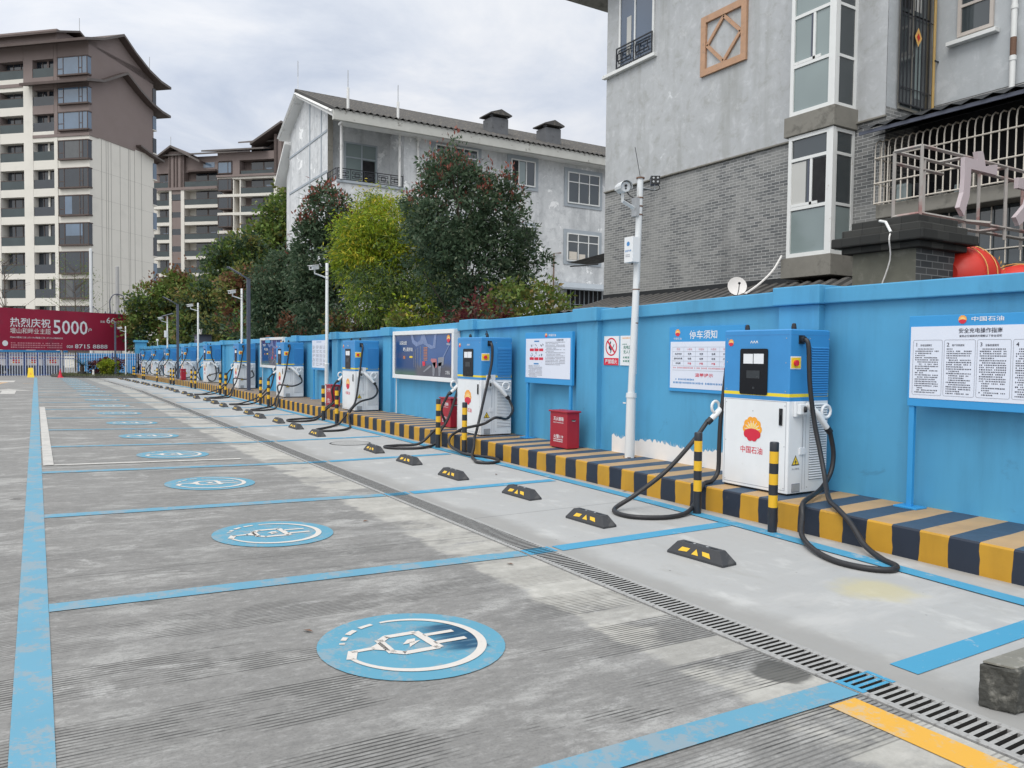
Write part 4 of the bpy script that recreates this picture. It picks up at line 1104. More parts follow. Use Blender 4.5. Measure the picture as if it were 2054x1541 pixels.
def obox(mb, c, ax, ay, az, m):
    P = [c + ax*i + ay*j + az*k for i, j, k in ((-1,-1,-1),(1,-1,-1),(1,1,-1),(-1,1,-1),(-1,-1,1),(1,-1,1),(1,1,1),(-1,1,1))]
    ids = [mb.addv(p) for p in P]
    for f in ((3,2,1,0),(4,5,6,7),(0,1,5,4),(1,2,6,5),(2,3,7,6),(3,0,4,7)): mb.f.append([ids[i] for i in f]); mb.m.append(mb.mi(m))
obox(g, c2, d2*.06, s2*.055, u2*.05, M['lampgrey']); obox(g, c2+d2*.064, d2*.006, s2*.06, u2*.055, M['black']); obox(g, c2-d2*.03+u2*.055, d2*.11, s2*.06, u2*.004, M['steel'])
for sx_, sz_ in ((-.028, .025), (.028, .025), (-.028, -.025), (.028, -.025)): lens(g, c2+d2*.07+s2*sx_+u2*sz_, d2, .013, M['steel'])
g.build('camera', r_)
g = MB(); g.tube([tp*.965, c2+Vector((.0, 0, -.12)), c2-Vector((0, 0, .05))], .009, 6, M['steel']); g.tube(smooth_path([c2-d2*.06, c2+Vector((.10, .03, -.05)), c2+Vector((.03, 0, -.12)), tp*.96], 5), .006, 6, M['black']); g.build('bracket', r_)
g = MB(); g.tube([tp+Vector((0, 0, -.01)), tp+Vector((-.10, 0, .38))], .004, 5, M['black']); g.build('antenna', r_)
g = MB(); p = tp*.74; g.box((p.x-.17, -.10, p.z-.165), (p.x-.045, .07, p.z+.165), M['white'])
g.cyl((p.x-.09, 0, p.z-.19), (p.x-.09, 0, p.z-.165), .012, .012, 8, M['black']); cb = g.build('control_box', r_, bevel=.004)
g = MB(); o = Vector((p.x-.172, -.012, p.z))
for k in range(12): pass
g.flat([(.030*math.cos(2*PI*k/16), .075+.030*math.sin(2*PI*k/16)) for k in range(16)], o, MY, UP, M['inkb'])
g.text('监控专用', o+Vector((0, 0, -.015)), MY, UP, .026, M['inkb'], width=.12, bold=.010); fake_lines(g, o+Vector((0, .05, -.06)), MY, UP, .10, 2, .022, M['inkgrey'], 5, .8, False)
g.build('lettering', cb)
g = MB(); g.tube([tp*.9 + Vector((.048, 0, 0)), tp*.3 + Vector((.056, 0, 0))], .006, 5, M['pole'])
for z in (.60, .48): pz = tp*z; g.cyl(pz, pz+Vector((0, 0, .015)), .047, .047, 14, M['rust'])
g.build('conduit', r_)
# the smaller ones along the row
def small_pole():
    r_ = thing('camera_pole', 'x', 'camera pole', (0, 0, 0))
    g = MB(); g.lathe((0, 0, 0), [(.058, 0), (.056, 1.0), (.064, 1.02), (.064, 1.05), (.043, 1.06), (.040, 3.70), (.03, 3.715)], 14, M['pole']); g.build('pole', r_, smooth=True, auto=40)
    g = MB(); g.tube([(-.03, 0, 3.33), (-.34, -.02, 3.42), (-.34, -.02, 3.52)], .022, 6, M['pole'])
    for z in (3.28, 3.38, 3.48): g.cyl((0, 0, z), (0, 0, z+.018), .047, .047, 12, M['steel'])
    g.build('bracket', r_)
    g = MB(); d = Vector((-.75, -.62, -.16)).normalized(); c = Vector((-.36, -.03, 3.57)); s_ = d.cross(UP).normalized(); u_ = s_.cross(d)
    obox(g, c, d*.15, s_*.055, u_*.05, M['white']); obox(g, c+u_*.06+d*.02, d*.18, s_*.065, u_*.005, M['white']); lens(g, c+d*.151, d, .025, M['black']); g.build('camera', r_)
    return r_
sp0 = small_pole()
for i, (x, y, lab) in enumerate(((6.62, 20.35, 'white camera pole rising behind the red box by the third charger'),
                                 (6.66, 30.6, 'white camera pole beside the bent grey lamp post in mid row'),
                                 (6.64, 39.8, 'white camera pole between the two bent grey lamp posts'),
                                 (6.66, 50.2, 'shorter white camera pole with a box and panel before the dark trees'),
                                 (5.35, 60.6, 'slim white pole with a camera arm in the planting bed before the red billboard'))):
    o = sp0 if i == 0 else dup(sp0, None, (0, 0, 0)); o.location = (x, y, (HC if i < 4 else 0) + gz(y) - (.0 if i < 3 else .12))
    tag(o, lab, 'camera pole', 'white camera poles')
    if i == 3:
        g = MB(); g.box((-.17, -.07, 2.45), (-.04, .07, 2.85), M['white']); g.build('control_box', o)
        g = MB(); obox(g, Vector((0, 0, 3.78)), Vector((.3, .05, .10)), Vector((0, .15, .02)), Vector((0, 0, .01)), M['lampgrey']); g.build('solar_panel', o)
# grey lamp posts
def lamp_post():
    r_ = thing('lamp_post', 'x', 'lamp post', (0, 0, 0))
    g = MB(); g.box((-.06, -.04, 0), (.06, .04, 3.86), M['lampgrey']); g.box((-.15, -.12, 0), (.15, .12, .015), M['lampgrey']); g.build('post', r_, bevel=.008)
    g = MB(); a, b = Vector((.02, 0, 3.84)), Vector((-.72, -.05, 4.22)); t = (b-a).normalized(); n_ = Vector((-t.z, 0, t.x))
    obox(g, (a+b)/2, (b-a)/2, Vector((0, .045, 0)), n_*.018, M['lampgrey']); ar = g.build('arm', r_)
    g = MB(); obox(g, (a+b)/2 + t*.14 - n_*.023, (b-a)*.28, Vector((0, .035, 0)), n_*.004, M['paper']); g.build('light_panel', r_)
    return r_
lp = lamp_post()
for i, (x, y, lab) in enumerate(((6.30, 27.9, 'tall dark grey lamp post with a bent arm beside the fifth charger'), (6.28, 43.6, 'dark grey lamp post with a bent arm, second along the kerb'), (4.75, 61.2, 'straight dark grey post in the planting bed in front of the red billboard'))):
    o = lp if i == 0 else dup(lp, None, (0, 0, 0), skip=('arm', 'light_panel') if i == 2 else ())
    o.location = (x, y, (HC if i < 2 else 0) + gz(y)); tag(o, lab, 'lamp post', 'grey lamp posts')
g = MB((6.95, 57, 2.0)); g.tube([(6.95, 57, 1.85), (6.95, 57, 2.22)], .03, 6, M['pole']); g.sphere((6.95, 57, 2.27), .09, M['white'], 10, 7)
tag(g.build('globe_lamp'), 'tiny white globe lamp standing on top of the blue wall', 'lamp')
r_ = thing('meter_cabinet', 'dark cabinet with bare twigs standing behind the blue wall top', 'cabinet', (7.6, 44.5, 1.7))
g = MB(r_.location); g.box((7.35, 43.9, 0), (8.0, 45.2, 2.42), M['lampgrey']); g.box((7.3, 43.8, 2.42), (8.05, 45.3, 2.47), M['black']); g.build('cabinet_body', r_); g = MB(r_.location); rect(g, 44.4, 44.8, 2.16, 2.22, 7.345, M['steel']); g.build('name_plate', r_)
g = MB(r_.location)
for q in range(4): g.tube([(7.5, 44+.3*q, 2.45), (7.5, 43.9+.36*q+(.2 if q % 2 else -.1), 2.75)], .02, 5, M['plaster0'])
g.build('twig', r_)

# ------------------------------------------------------------------ far end: fence, billboard, planting bed
ZF = gz(62)
bed = MB(); random.seed(8)
edge = [(1.25, 60.6), (2.0, 60.0), (3.3, 59.4), (5.95, 59.2)]
bed.prism([(x, y, ZF-.05) for x, y in edge] + [(5.95, 66, ZF-.05), (.9, 66, ZF-.05), (.9, 61.6, ZF-.05)], (0, 0, .22), M['stone'])
bo = bed.build('planting_bed'); struct(bo)
M['grassm'] = plain('short_grass', (.085, .10, .045), .85, .35, 4, col2=(.13, .12, .06), lo=.5, hi=.65, sc2=3)
g = MB()
for i in range(2600):
    x = random.uniform(1.3, 5.9); y = random.uniform(59.6 + max(0, (3.3-x)*.35), 65.5); h = random.uniform(.05, .16); a = random.uniform(0, PI); d = Vector((math.cos(a), math.sin(a), 0))*.03
    p = Vector((x, y, ZF+.17)); l = Vector((random.uniform(-.05, .05), random.uniform(-.05, .05), h))
    g.poly([p-d, p+d, p+l], M['grassm'])
stuff(g.build('grass'), 'patchy short grass covering the planting bed', 'grass')
M['fblue'] = plain('fence_blue', (.035, .08, .27), .45, .1, 5)
M['fwhite'] = plain('fence_white', (.60, .66, .76), .45, .08, 5)
fn = thing('steel_fence', 'blue railed fence with slim white palings across the end of the lot', 'fence', (0, 65.5, gz(66)))
zb = -.0
g = MB()
for i in range(-48, 43):
    x = i*.16
    g.box((x-.02, -.014, .08), (x+.02, .014, 1.72), M['fwhite']); g.poly([(x-.014, -.001, 1.72), (x+.014, -.001, 1.72), (x, -.001, 1.80)], M['fwhite'])
g.build('paling', fn)
for z in (.16, 1.32, 1.55):
    g = MB(); g.box((-7.8, .016, z-.03), (6.9, .05, z+.03), M['fblue']); g.build('rail', fn)
for x in (-7.6, -5.1, -2.5, .1, 2.6, 4.9, 6.8):
    g = MB(); g.box((x-.05, .052, 0), (x+.05, .15, 1.78), M['fblue']); g.build('post', fn)
# billboard
def banner():
    t = NT('banner_red'); c = t.mix(t.noise(.35, 4, .5), (.20, .010, .035), (.40, .022, .060))
    c = t.mix(t.mapr(t.noise(.8, 5), .55, .75), c, (.24, .03, .06)); return t.fin(c, .55, 0, .3)
M['banner'] = banner()
bb = thing('billboard', 'wide crimson billboard with white lettering and big numerals above the fence', 'billboard', (6.82, 70.92, 0), math.atan2(.54, .84))
g = MB(); g.box((-17.5, 0, 1.52), (0.02, .12, 4.47), M['banner']); g.build('panel', bb)
for x in (-16, -11, -6, -1):
    g = MB(); g.box((x-.06, .125, -.6), (x+.06, .25, 4.3), M['steel']); g.build('post', bb)
RB, F = Vector((1, 0, 0)), -.012
g = MB()
g.text('热烈庆祝', (-8.47, F, 3.47), RB, UP, .66, M['paper'], width=2.95, bold=.010)
g.text('堰山和畔业主超', (-8.47, F, 2.88), RB, UP, .40, M['plaster0'], width=2.95)
g.text('5000', (-5.42, F, 3.25), RB, UP, 1.05, M['paper'], width=2.75, bold=.010); g.text('户', (-3.85, F, 3.1), RB, UP, .30, M['paper'], width=.3, bold=.010)
g.text('约84㎡精装三房 | 约119㎡精装三房 | 约153㎡精装四房', (-8.0, F, 2.40), RB, UP, .15, M['paper'], width=3.9)
g.text('028', (-5.5, F, 1.80), RB, UP, .20, M['paper'], width=.5, bold=.010); g.text('8715 8888', (-3.72, F, 1.83), RB, UP, .31, M['paper'], width=2.75, bold=.010)
g.text('交投', (-2.75, F, 3.80), RB, UP, .18, M['paper'], width=.42, bold=.010); g.text('66', (-2.05, F, 3.92), RB, UP, .46, M['paper'], width=.75, bold=.010); g.text('大街', (-1.5, F, 3.80), RB, UP, .18, M['paper'], width=.45, bold=.010)
fake_lines(g, (-9.9, F, 2.05), RB, UP, 3.9, 3, .15, M['inkpink'], 3, .8, False)
g.flat([(-10.3+.2*math.cos(2*PI*k/16), 1.97+.2*math.sin(2*PI*k/16)) for k in range(16)], (0, F, 0), RB, UP, M['paper'])
g.build('lettering', bb)
# kiosk behind the fence
kk = thing('guard_kiosk', 'low white kiosk with blue posts and three red posters behind the fence', 'kiosk', (-.1, 69.5, gz(66)))
g = MB(); g.box((-4.2, 0, .75), (2.0, 2.2, 1.75), M['white']); g.box((-4.2, 0.001, 0), (2.0, 2.2, .75), M['bblk']); g.build('wall', kk)
g = MB(); g.box((-4.5, -.3, 1.75), (2.2, 2.4, 1.90), M['boardblue']); g.build('roof', kk)
for x in (-1.75, -.62, .62, 1.75):
    g = MB(); g.box((x-.09, -.06, 0), (x+.09, .0, 1.75), M['fblue']); g.build('post', kk)
for x in (-1.15, .05, 1.2):
    g = MB(); g.box((x-.4, -.02, .85), (x+.4, -.005, 1.45), M['paper'])
    for a in range(3):
        for b in range(3): g.poly([(x-.26+.18*a, -.024, .92+.16*b), (x-.12+.18*a, -.024, .92+.16*b), (x-.12+.18*a, -.024, 1.04+.16*b), (x-.26+.18*a, -.024, 1.04+.16*b)], M['red'] if (a+b) % 3 else M['orange'])
    g.build('poster', kk)
    g = MB(); g.box((x-.42, -.015, .05), (x+.42, -.003, .72), M['lampgrey']); g.build('panel', kk)
hd = thing('site_hoarding', 'plain deep blue hoarding panels behind the fence below the billboard', 'hoarding', (4.9, 67.0, gz(66)))
g = MB(); g.box((-2.2, 0, 0), (2.0, .06, 1.72), M['boardblue']); g.build('panel', hd)
g = MB()
for x in (-2.1, -.7, .7, 1.9): g.box((x-.05, .062, 0), (x+.05, .14, 1.7), M['fblue'])
g.build('frame', hd)
# motorcycle seen through the palings
mc = thing('motorcycle', 'dark motorcycle parked behind the fence palings', 'motorcycle', (-2.6, 67.6, gz(66)), .15)
g = MB(); g.tube(smooth_path([(-.55, 0, .55), (-.2, 0, .62), (.1, 0, .78), (.42, 0, .74)], 4), [.10]*13, 8, M['black']); g.tube([(.42, 0, .76), (.62, 0, .30)], .05, 6, M['black']); g.build('body', mc)
for x in (-.6, .66):
    g = MB(); P = [Vector((x+.27*math.cos(2*PI*k/16), 0, .29+.27*math.sin(2*PI*k/16))) for k in range(17)]; g.tube(P, .05, 6, M['rubber']); g.cyl((x, -.04, .29), (x, .04, .29), .1, .1, 10, M['steel']); g.build('wheel', mc)
g = MB(); g.tube([(.40, -.34, 1.0), (.44, 0, .90), (.40, .34, 1.0)], .02, 6, M['steel']); g.build('handlebar', mc)
g = MB(); g.box((-.55, -.12, .66), (.05, .12, .76), M['black']); g.build('seat', mc, bevel=.03)
# cone, caution board
r_ = thing('traffic_cone', 'small red traffic cone standing before the fence', 'traffic cone', (1.36, 59.6, zl(1.36)+gz(60)))
g = MB(); g.lathe((0, 0, .03), [(.15, 0), (.09, .2), (.085, .24), (.05, .42), (.025, .56), (.02, .57)], 14, None, [M['red'], M['red'], M['red'], M['firered'], M['red'], M['red']]); g.build('cone', r_, smooth=True, auto=40)
g = MB(); g.box((-.19, -.19, 0), (.19, .19, .03), M['red']); g.build('base', r_, bevel=.01)
r_ = thing('caution_stand', 'yellow folding floor caution stand at the end of the long blue line', 'caution stand', (-.30, 58.8, zl(0)+gz(59)))
for sgn in (-1, 1):
    g = MB(); a = .20
    g.prism([(-.19, sgn*a, 0), (.19, sgn*a, 0), (.13, sgn*.02, .62), (-.13, sgn*.02, .62)], (0, sgn*.012, 0), M['yellow'])
    if sgn < 0:
        g.poly([(-.07, -.036, .56), (.07, -.036, .56), (.07, -.024, .60), (-.07, -.024, .60)], M['black'])
        g.poly([(-.06, -.16, .18), (.06, -.16, .18), (.0, -.115, .34)], M['orange'])
    g.build('board_leaf', r_)
r_ = thing('stone_marker', 'short pale stone post in the grass beside the clipped bush', 'stone post', (3.35, 60.7, ZF+.15))
g = MB(); g.lathe((0, 0, 0), [(.10, 0), (.07, .08), (.05, .3), (.06, .36), (.03, .42)], 8, M['plaster0']); g.build('marker_post', r_)
# utility poles behind the billboard
M['conc'] = plain('pole_concrete', (.36, .36, .36), .8, .1, 5)
r_ = thing('utility_pole', 'grey concrete utility pole with insulators and looped pipe behind the billboard', 'utility pole', (6.1, 76, -.4))
g = MB(); g.lathe((0, 0, 0), [(.19, 0), (.14, 9.2), (.1, 9.25)], 12, M['conc']); g.build('pole', r_)
g = MB(); g.box((-1.05, -.06, 5.05), (.25, .06, 5.15), M['lampgrey'])
for x in (-.95, -.6, -.2, .15): g.cyl((x, 0, 5.15), (x, 0, 5.3), .06, .04, 8, M['lampgrey'])
g.build('crossarm', r_)
g = MB(); g.tube(smooth_path([(-.55, -.2, 5.1), (-.6, -.2, 6.2), (-.3, -.2, 6.75), (.25, -.2, 6.75), (.5, -.2, 6.3), (.5, -.2, 3.6)], 5), .05, 6, M['lampgrey']); g.build('pipe', r_)
r_ = thing('utility_pole', 'slim white pole with curved arms near its base rising before the pale apartment corner', 'utility pole', (4.1, 76.5, -.4))
g = MB(); g.lathe((0, 0, 0), [(.14, 0), (.12, 10.6), (.08, 10.65)], 12, M['pole']); g.build('pole', r_)
g = MB(); g.tube(smooth_path([(-.6, -.1, 4.6), (-.55, -.1, 5.2), (-.15, -.1, 5.6)], 4), .03, 6, M['lampgrey']); g.tube(smooth_path([(.6, -.1, 4.6), (.5, -.1, 5.3), (.12, -.1, 5.7)], 4), .03, 6, M['lampgrey']); g.build('arm', r_)

# ------------------------------------------------------------------ building materials
def plaster(name, base, stain, light, peel=.0, lowdark=0.0):
    t = NT(name); x, y, z = t.xyz()
    a = t.noise(.35, 6, .62); b = t.noise(1.3, 8, .68); s = t.noise(1.0, 6, .6, stretch=(1.6, 1.6, .16)); f = t.noise(18, 4)
    c = t.mix(a, k3(base, .86), k3(base, 1.12))
    m2 = t.noise(2.6, 8, .72, dist=.4)
    c = t.mix(t.mapr(m2, .50, .66, 0, .55), c, k3(stain, 1.08))
    c = t.mix(t.mapr(m2, .48, .34, 0, .45), c, light)
    c = t.mix(t.mapr(s, .48, .72, 0, .55), c, stain)
    c = t.mix(t.mapr(b, .56, .70, 0, .55), c, light)
    c = t.mix(t.mapr(t.noise(.8, 7, .7, dist=.5), .66-peel, .69-peel, 0, .8), c, k3(light, 1.12))
    c = t.mix(t.mapr(t.noise(.55, 7, .7, stretch=(1, 1, .45)), .58, .76, 0, .6), c, k3(stain, .72))
    t.bump(t.math('ADD', b, t.math('MULTIPLY', f, .3)), .25, .02)
    return t.fin(c, .88, 0, .3)
def brick(name, c1, c2, mortar, bw=.24, bh=.06, ms=.009, light=(.42, .42, .41), lt=.54):
    t = NT(name); x, y, z = t.xyz()
    cb = t.n('ShaderNodeCombineXYZ'); t.l(t.math('ADD', x, y), cb.inputs[0]); t.l(z, cb.inputs[1])
    br = t.n('ShaderNodeTexBrick'); t.l(cb.outputs[0], br.inputs['Vector'])
    br.inputs['Scale'].default_value = 1; br.inputs['Brick Width'].default_value = bw; br.inputs['Row Height'].default_value = bh + ms
    br.inputs['Mortar Size'].default_value = ms*.5; br.inputs['Mortar Smooth'].default_value = .1; br.inputs['Bias'].default_value = -.1
    for n_, v in (('Color1', c1), ('Color2', c2), ('Mortar', mortar)): br.inputs[n_].default_value = (*v, 1)
    w = t.mapr(t.math('ADD', t.noise(.45, 7, .62), t.math('MULTIPLY', t.noise(7, 3, stretch=(.5, .5, 2)), .16)), lt, lt+.16, 0, .50)
    c = t.mix(w, br.outputs['Color'], light)
    c = t.mix(t.mapr(t.noise(.7, 5, stretch=(1, 1, .3)), .55, .75, 0, .35), c, k3(c1, .55))
    t.bump(br.outputs['Fac'], -.35, .006)
    return t.fin(c, .85, 0, .3)
M['plast'] = plaster('grey_render', (.47, .485, .50), (.31, .315, .30), (.63, .645, .665), .01)
M['plast2'] = plaster('bluish_render', (.46, .485, .505), (.36, .375, .385), (.62, .64, .66), .01)
M['brick'] = brick('grey_brick_tile', (.13, .135, .14), (.27, .27, .265), (.50, .505, .50), .24, .06, .011, (.36, .36, .35), .50)
M['brickd'] = brick('dark_old_brick', (.045, .05, .055), (.10, .105, .105), (.21, .215, .215), .24, .07, .012, (.10, .105, .10), .66)
M['mossy'] = plain('mossy_stone', (.13, .13, .105), .85, .4, 3, .4, 30, col2=(.19, .185, .155), lo=.52, hi=.68, sc2=4)
M['pierd'] = brick('black_weathered_brick', (.030, .031, .030), (.060, .060, .056), (.018, .018, .018), .26, .10, .008, (.13, .125, .105), .60) if True else plain('x', (.030, .031, .030), .8, .5, 6, .5, 25, col2=(.085, .08, .06), lo=.60, hi=.72, sc2=5)
M['upvc'] = plain('window_white', (.74, .75, .74), .4, .06, 5, col2=(.55, .53, .48), lo=.64, hi=.75, sc2=6)
M['pinkf'] = plain('window_worn', (.52, .47, .43), .55, .15, 5)
M['paneA'] = glass('pane_dark', (.045, .055, .06), .05, .9)
M['paneB'] = glass('pane_pale', (.22, .27, .27), .08, .8)
M['paneC'] = glass('pane_blue', (.07, .10, .15), .04, 1.0)
M['curt'] = plain('curtain', (.52, .52, .50), .8, .12, 20, stretch=(6, 6, .2))
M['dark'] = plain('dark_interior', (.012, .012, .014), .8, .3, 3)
M['wood'] = plain('wood_trim', (.48, .285, .175), .6, .15, 5, col2=(.38, .24, .16), lo=.5, hi=.7, sc2=9)
M['iron'] = plain('black_iron', (.018, .02, .026), .5, .2, 9)
M['concs'] = plain('stained_concrete', (.22, .21, .185), .85, .3, 3, .3, 30, col2=(.12, .115, .10), lo=.5, hi=.7, sc2=3)
M['tile'] = plain('roof_tile', (.075, .072, .070), .85, .35, 7, .5, 30, col2=(.19, .165, .13), lo=.52, hi=.70, sc2=8)
M['tilev'] = plain('roof_tile_valley_shade', (.030, .029, .028), .9, .3, 7)  # darker copy of the tile colour, shade painted between the rolls
M['cage'] = plain('cage_paint', (.62, .57, .50), .5, .12, 9, col2=(.38, .27, .19), lo=.62, hi=.72, sc2=12)
M['canopy'] = plain('black_canopy', (.022, .024, .027), .55, .25, 5)
M['letters'] = plain('sign_letters', (.52, .45, .47), .45, .06, 4)
M['frameb'] = plain('sign_frame_steel', (.33, .31, .29), .55, .15, 8, col2=(.28, .14, .13), lo=.50, hi=.70, sc2=2.2)
M['lant'] = plain('lantern_red', (.56, .026, .014), .5, .08, 5)
M['gold'] = plain('lantern_gold', (.72, .42, .12), .5, .1, 9)
M['ypipe'] = plain('yellow_pipe', (.45, .30, .10), .5, .15, 6)

def bars_box(mb, o, r, u, n, w, h, cols, rows, t, m, d=.05):
    """a frame lattice in the plane o + r*x + u*y; n: outward normal; cols, rows: bar centre positions (metres)"""
    o, r, u, n = Vector(o), Vector(r), Vector(u), Vector(n)
    def bar(x0, x1, y0, y1, k=0.0):
        P = [o + r*x + u*y + n*z for z in (-k, d+k) for x, y in ((x0, y0), (x1, y0), (x1, y1), (x0, y1))]
        ids = [mb.addv(p) for p in P]
        for f in ((3,2,1,0),(4,5,6,7),(0,1,5,4),(1,2,6,5),(2,3,7,6),(3,0,4,7)): mb.f.append([ids[i] for i in f]); mb.m.append(mb.mi(m))
    bar(0, t, 0, h); bar(w-t, w, 0, h); bar(t, w-t, 0, t); bar(t, w-t, h-t, h)
    for c in cols: bar(c-t*.4, c+t*.4, t, h-t, -.004)
    for q in rows: bar(t, w-t, q-t*.4, q+t*.4, -.008)
def window(root, name, o, r, u, n, w, h, cols, rows, t=.06, frame='upvc', pane='paneA', depth=.05, extra=None):
    """window part with its pane as a sub-part; coordinates local to the root"""
    g = MB(); bars_box(g, o, r, u, n, w, h, cols, rows, t, M[frame], depth); f = g.build(name, root)
    o, r, u, n = Vector(o), Vector(r), Vector(u), Vector(n)
    g = MB(); q = o + n*.012
    g.poly([q + r*t*.6 + u*t*.6, q + r*(w-t*.6) + u*t*.6, q + r*(w-t*.6) + u*(h-t*.6), q + r*t*.6 + u*(h-t*.6)], M[pane])
    if extra:
        for x0, x1, y0, y1, m in extra:
            q2 = q + n*.006; g.poly([q2 + r*x0 + u*y0, q2 + r*x1 + u*y0, q2 + r*x1 + u*y1, q2 + r*x0 + u*y1], M[m])
    p = g.build('pane', f); return f
def tiled(mb, e0, e1, t0, t1, step, m, h=.05):
    """roof slope from eave line e0-e1 to top line t0-t1 covered with rolled tiles running down the slope"""
    e0, e1, t0, t1 = map(Vector, (e0, e1, t0, t1)); L = (e1-e0).length; n = max(2, int(L/step)); k = mb.mi(m); kd = mb.mi(M['tilev'])
    nv = (e1-e0).cross(t0-e0).normalized()
    if nv.z < 0: nv = -nv
    prev = None
    for i in range(n*4+1):
        s = i/(n*4); hh = h*abs(math.sin(PI*i/4))
        off = nv*hh
        A = [e0.lerp(e1, s)+off, t0.lerp(t1, s)+off]
        ids = [mb.addv(p) for p in A]
        if prev: mb.f.append([prev[0], ids[0], ids[1], prev[1]]); mb.m.append(k if i % 4 in (2, 3) else kd)  # faces beside each valley get the painted shade colour
        prev = ids

# ------------------------------------------------------------------ grey house behind the wall
gh = thing('grey_house', 'tall weathered grey rendered house with brick tiled lower walls behind the blue wall', 'house', (15, 12, 0))
Ro = Vector(gh.location)
g = MB(Ro); x0, x1 = 15.0, 24.0; ya, yb, yc_ = -6.0, 9.93, 19.22; ZB, ZB2, ZT = 6.62, 7.05, 13.4
NX, PX_, PY, NY = Vector((-1,0,0)), Vector((1,0,0)), Vector((0,1,0)), Vector((0,-1,0))
g.poly([(x0, yb, 0), (x0, yb, ZB), (x0, yc_, ZB), (x0, yc_, 0)], M['brick'])
g.poly([(x0-.01, yb, ZB), (x0-.01, yb, ZT), (x0-.01, yc_, ZT), (x0-.01, yc_, ZB)], M['plast'])
g.poly([(x0-.01, yb, ZB), (x0-.01, yc_, ZB), (x0, yc_, ZB), (x0, yb, ZB)], M['plast'])
g.poly([(x0, yb, 0), (16.6, yb, 0), (16.6, yb, ZB+.18), (x0, yb, ZB+.18)], M['brick'])
g.poly([(x0, yb, ZB+.18), (16.6, yb, ZB+.18), (16.6, yb, ZT), (x0, yb, ZT)], M['plast2'])
g.poly([(16.6, ya, 0), (16.6, yb, 0), (16.6, yb, ZB2), (16.6, ya, ZB2)], M['brick'])
g.poly([(16.59, ya, ZB2), (16.59, yb, ZB2), (16.59, yb, ZT), (16.59, ya, ZT)], M['plast2'])
g.poly([(x0, yc_, 0), (x1, yc_, 0), (x1, yc_, ZT), (x0, yc_, ZT)], M['plast'])
g.poly([(x1, ya, 0), (x1, yc_, 0), (x1, yc_, ZT), (x1, ya, ZT)], M['plast'])
g.poly([(16.6, ya, 0), (x1, ya, 0), (x1, ya, ZT), (16.6, ya, ZT)], M['plast'])
g.build('wall', gh)
g = MB(Ro); g.box((14.1, 8.7, ZT-.45), (25, 20.9, ZT-.2), M['concs']); g.box((16.0, -7, ZT-.449), (25, 8.69, ZT-.2), M['concs']); g.build('eave', gh)
g = MB(Ro); tiled(g, (14.0, 20.9, ZT-.2), (14.0, 8.7, ZT-.2), (19.5, 20.9, ZT+2.2), (19.5, 8.7, ZT+2.2), .3, M['tile']); tiled(g, (25, 8.7, ZT-.2), (25, 20.9, ZT-.2), (19.5, 8.7, ZT+2.2), (19.5, 20.9, ZT+2.2), .3, M['tile']); g.build('roof', gh)
g = MB(Ro); g.box((14.86, 16.95, 10.02), (14.99, 19.3, 10.12), M['upvc']); g.box((14.93, 9.9, ZB-.05), (14.999, 19.22, ZB-.005), M['concs']); g.build('ledge', gh, bevel=.01)
g = MB(Ro); g.box((14.955, 9.94, 3.2), (14.995, 19.2, 3.46), M['canopy']); g.build('roof_flashing', gh)
def lo(p): return Vector(p) - Ro
# upper window with lattice rail
window(gh, 'window', lo((14.985, 18.62, 10.15)), NY, UP, NX, 1.55, 2.75, [.72], [2.1], .07, 'upvc', 'paneC', .04, [(.35, .55, .3, 1.4, 'curt')])
g = MB(); o = lo((14.90, 18.65, 10.14)); bars_box(g, o, NY, UP, NX, 1.60, .60, [.8], [], .035, M['iron'], .03)
for k in (0, 1):
    b = o + NY*(.06+.8*k) + UP*.06
    for (a, c, w_, h_) in ((.05, .06, .5, .08), (.05, .34, .5, .08), (.2, .14, .28, .2), (.0, .14, .14, .2)): bars_box(g, b+NY*a+UP*c, NY, UP, NX, w_+.06, h_+.03, [], [], .022, M['iron'], .02)
g.build('railing', gh)
# wooden diamond frame
g = MB(); o = lo((14.985, 15.19, 8.90)); bars_box(g, o, NY, UP, NX, 1.54, 1.52, [], [], .17, M['wood'], .07)
def slant(mb, o, r, u, n, p, q, w, d, m):
    p, q = Vector(p), Vector(q); t = (q-p).normalized(); s_ = Vector((-t.y, t.x))*w/2
    P = [o + r*a.x + u*a.y + n*z for z in (0, d) for a in (p-s_, q-s_, q+s_, p+s_)]
    ids = [mb.addv(x) for x in P]
    for f in ((3,2,1,0),(4,5,6,7),(0,1,5,4),(1,2,6,5),(2,3,7,6),(3,0,4,7)): mb.f.append([ids[i] for i in f]); mb.m.append(mb.mi(m))
c = (.77, .76)
for p, q in (((.20, .76), (.77, 1.33)), ((.77, 1.33), (1.34, .76)), ((1.34, .76), (.77, .19)), ((.77, .19), (.20, .76))): slant(g, o, NY, UP, NX, p, q, .085, .05, M['wood'])
g.build('wall_trim', gh)
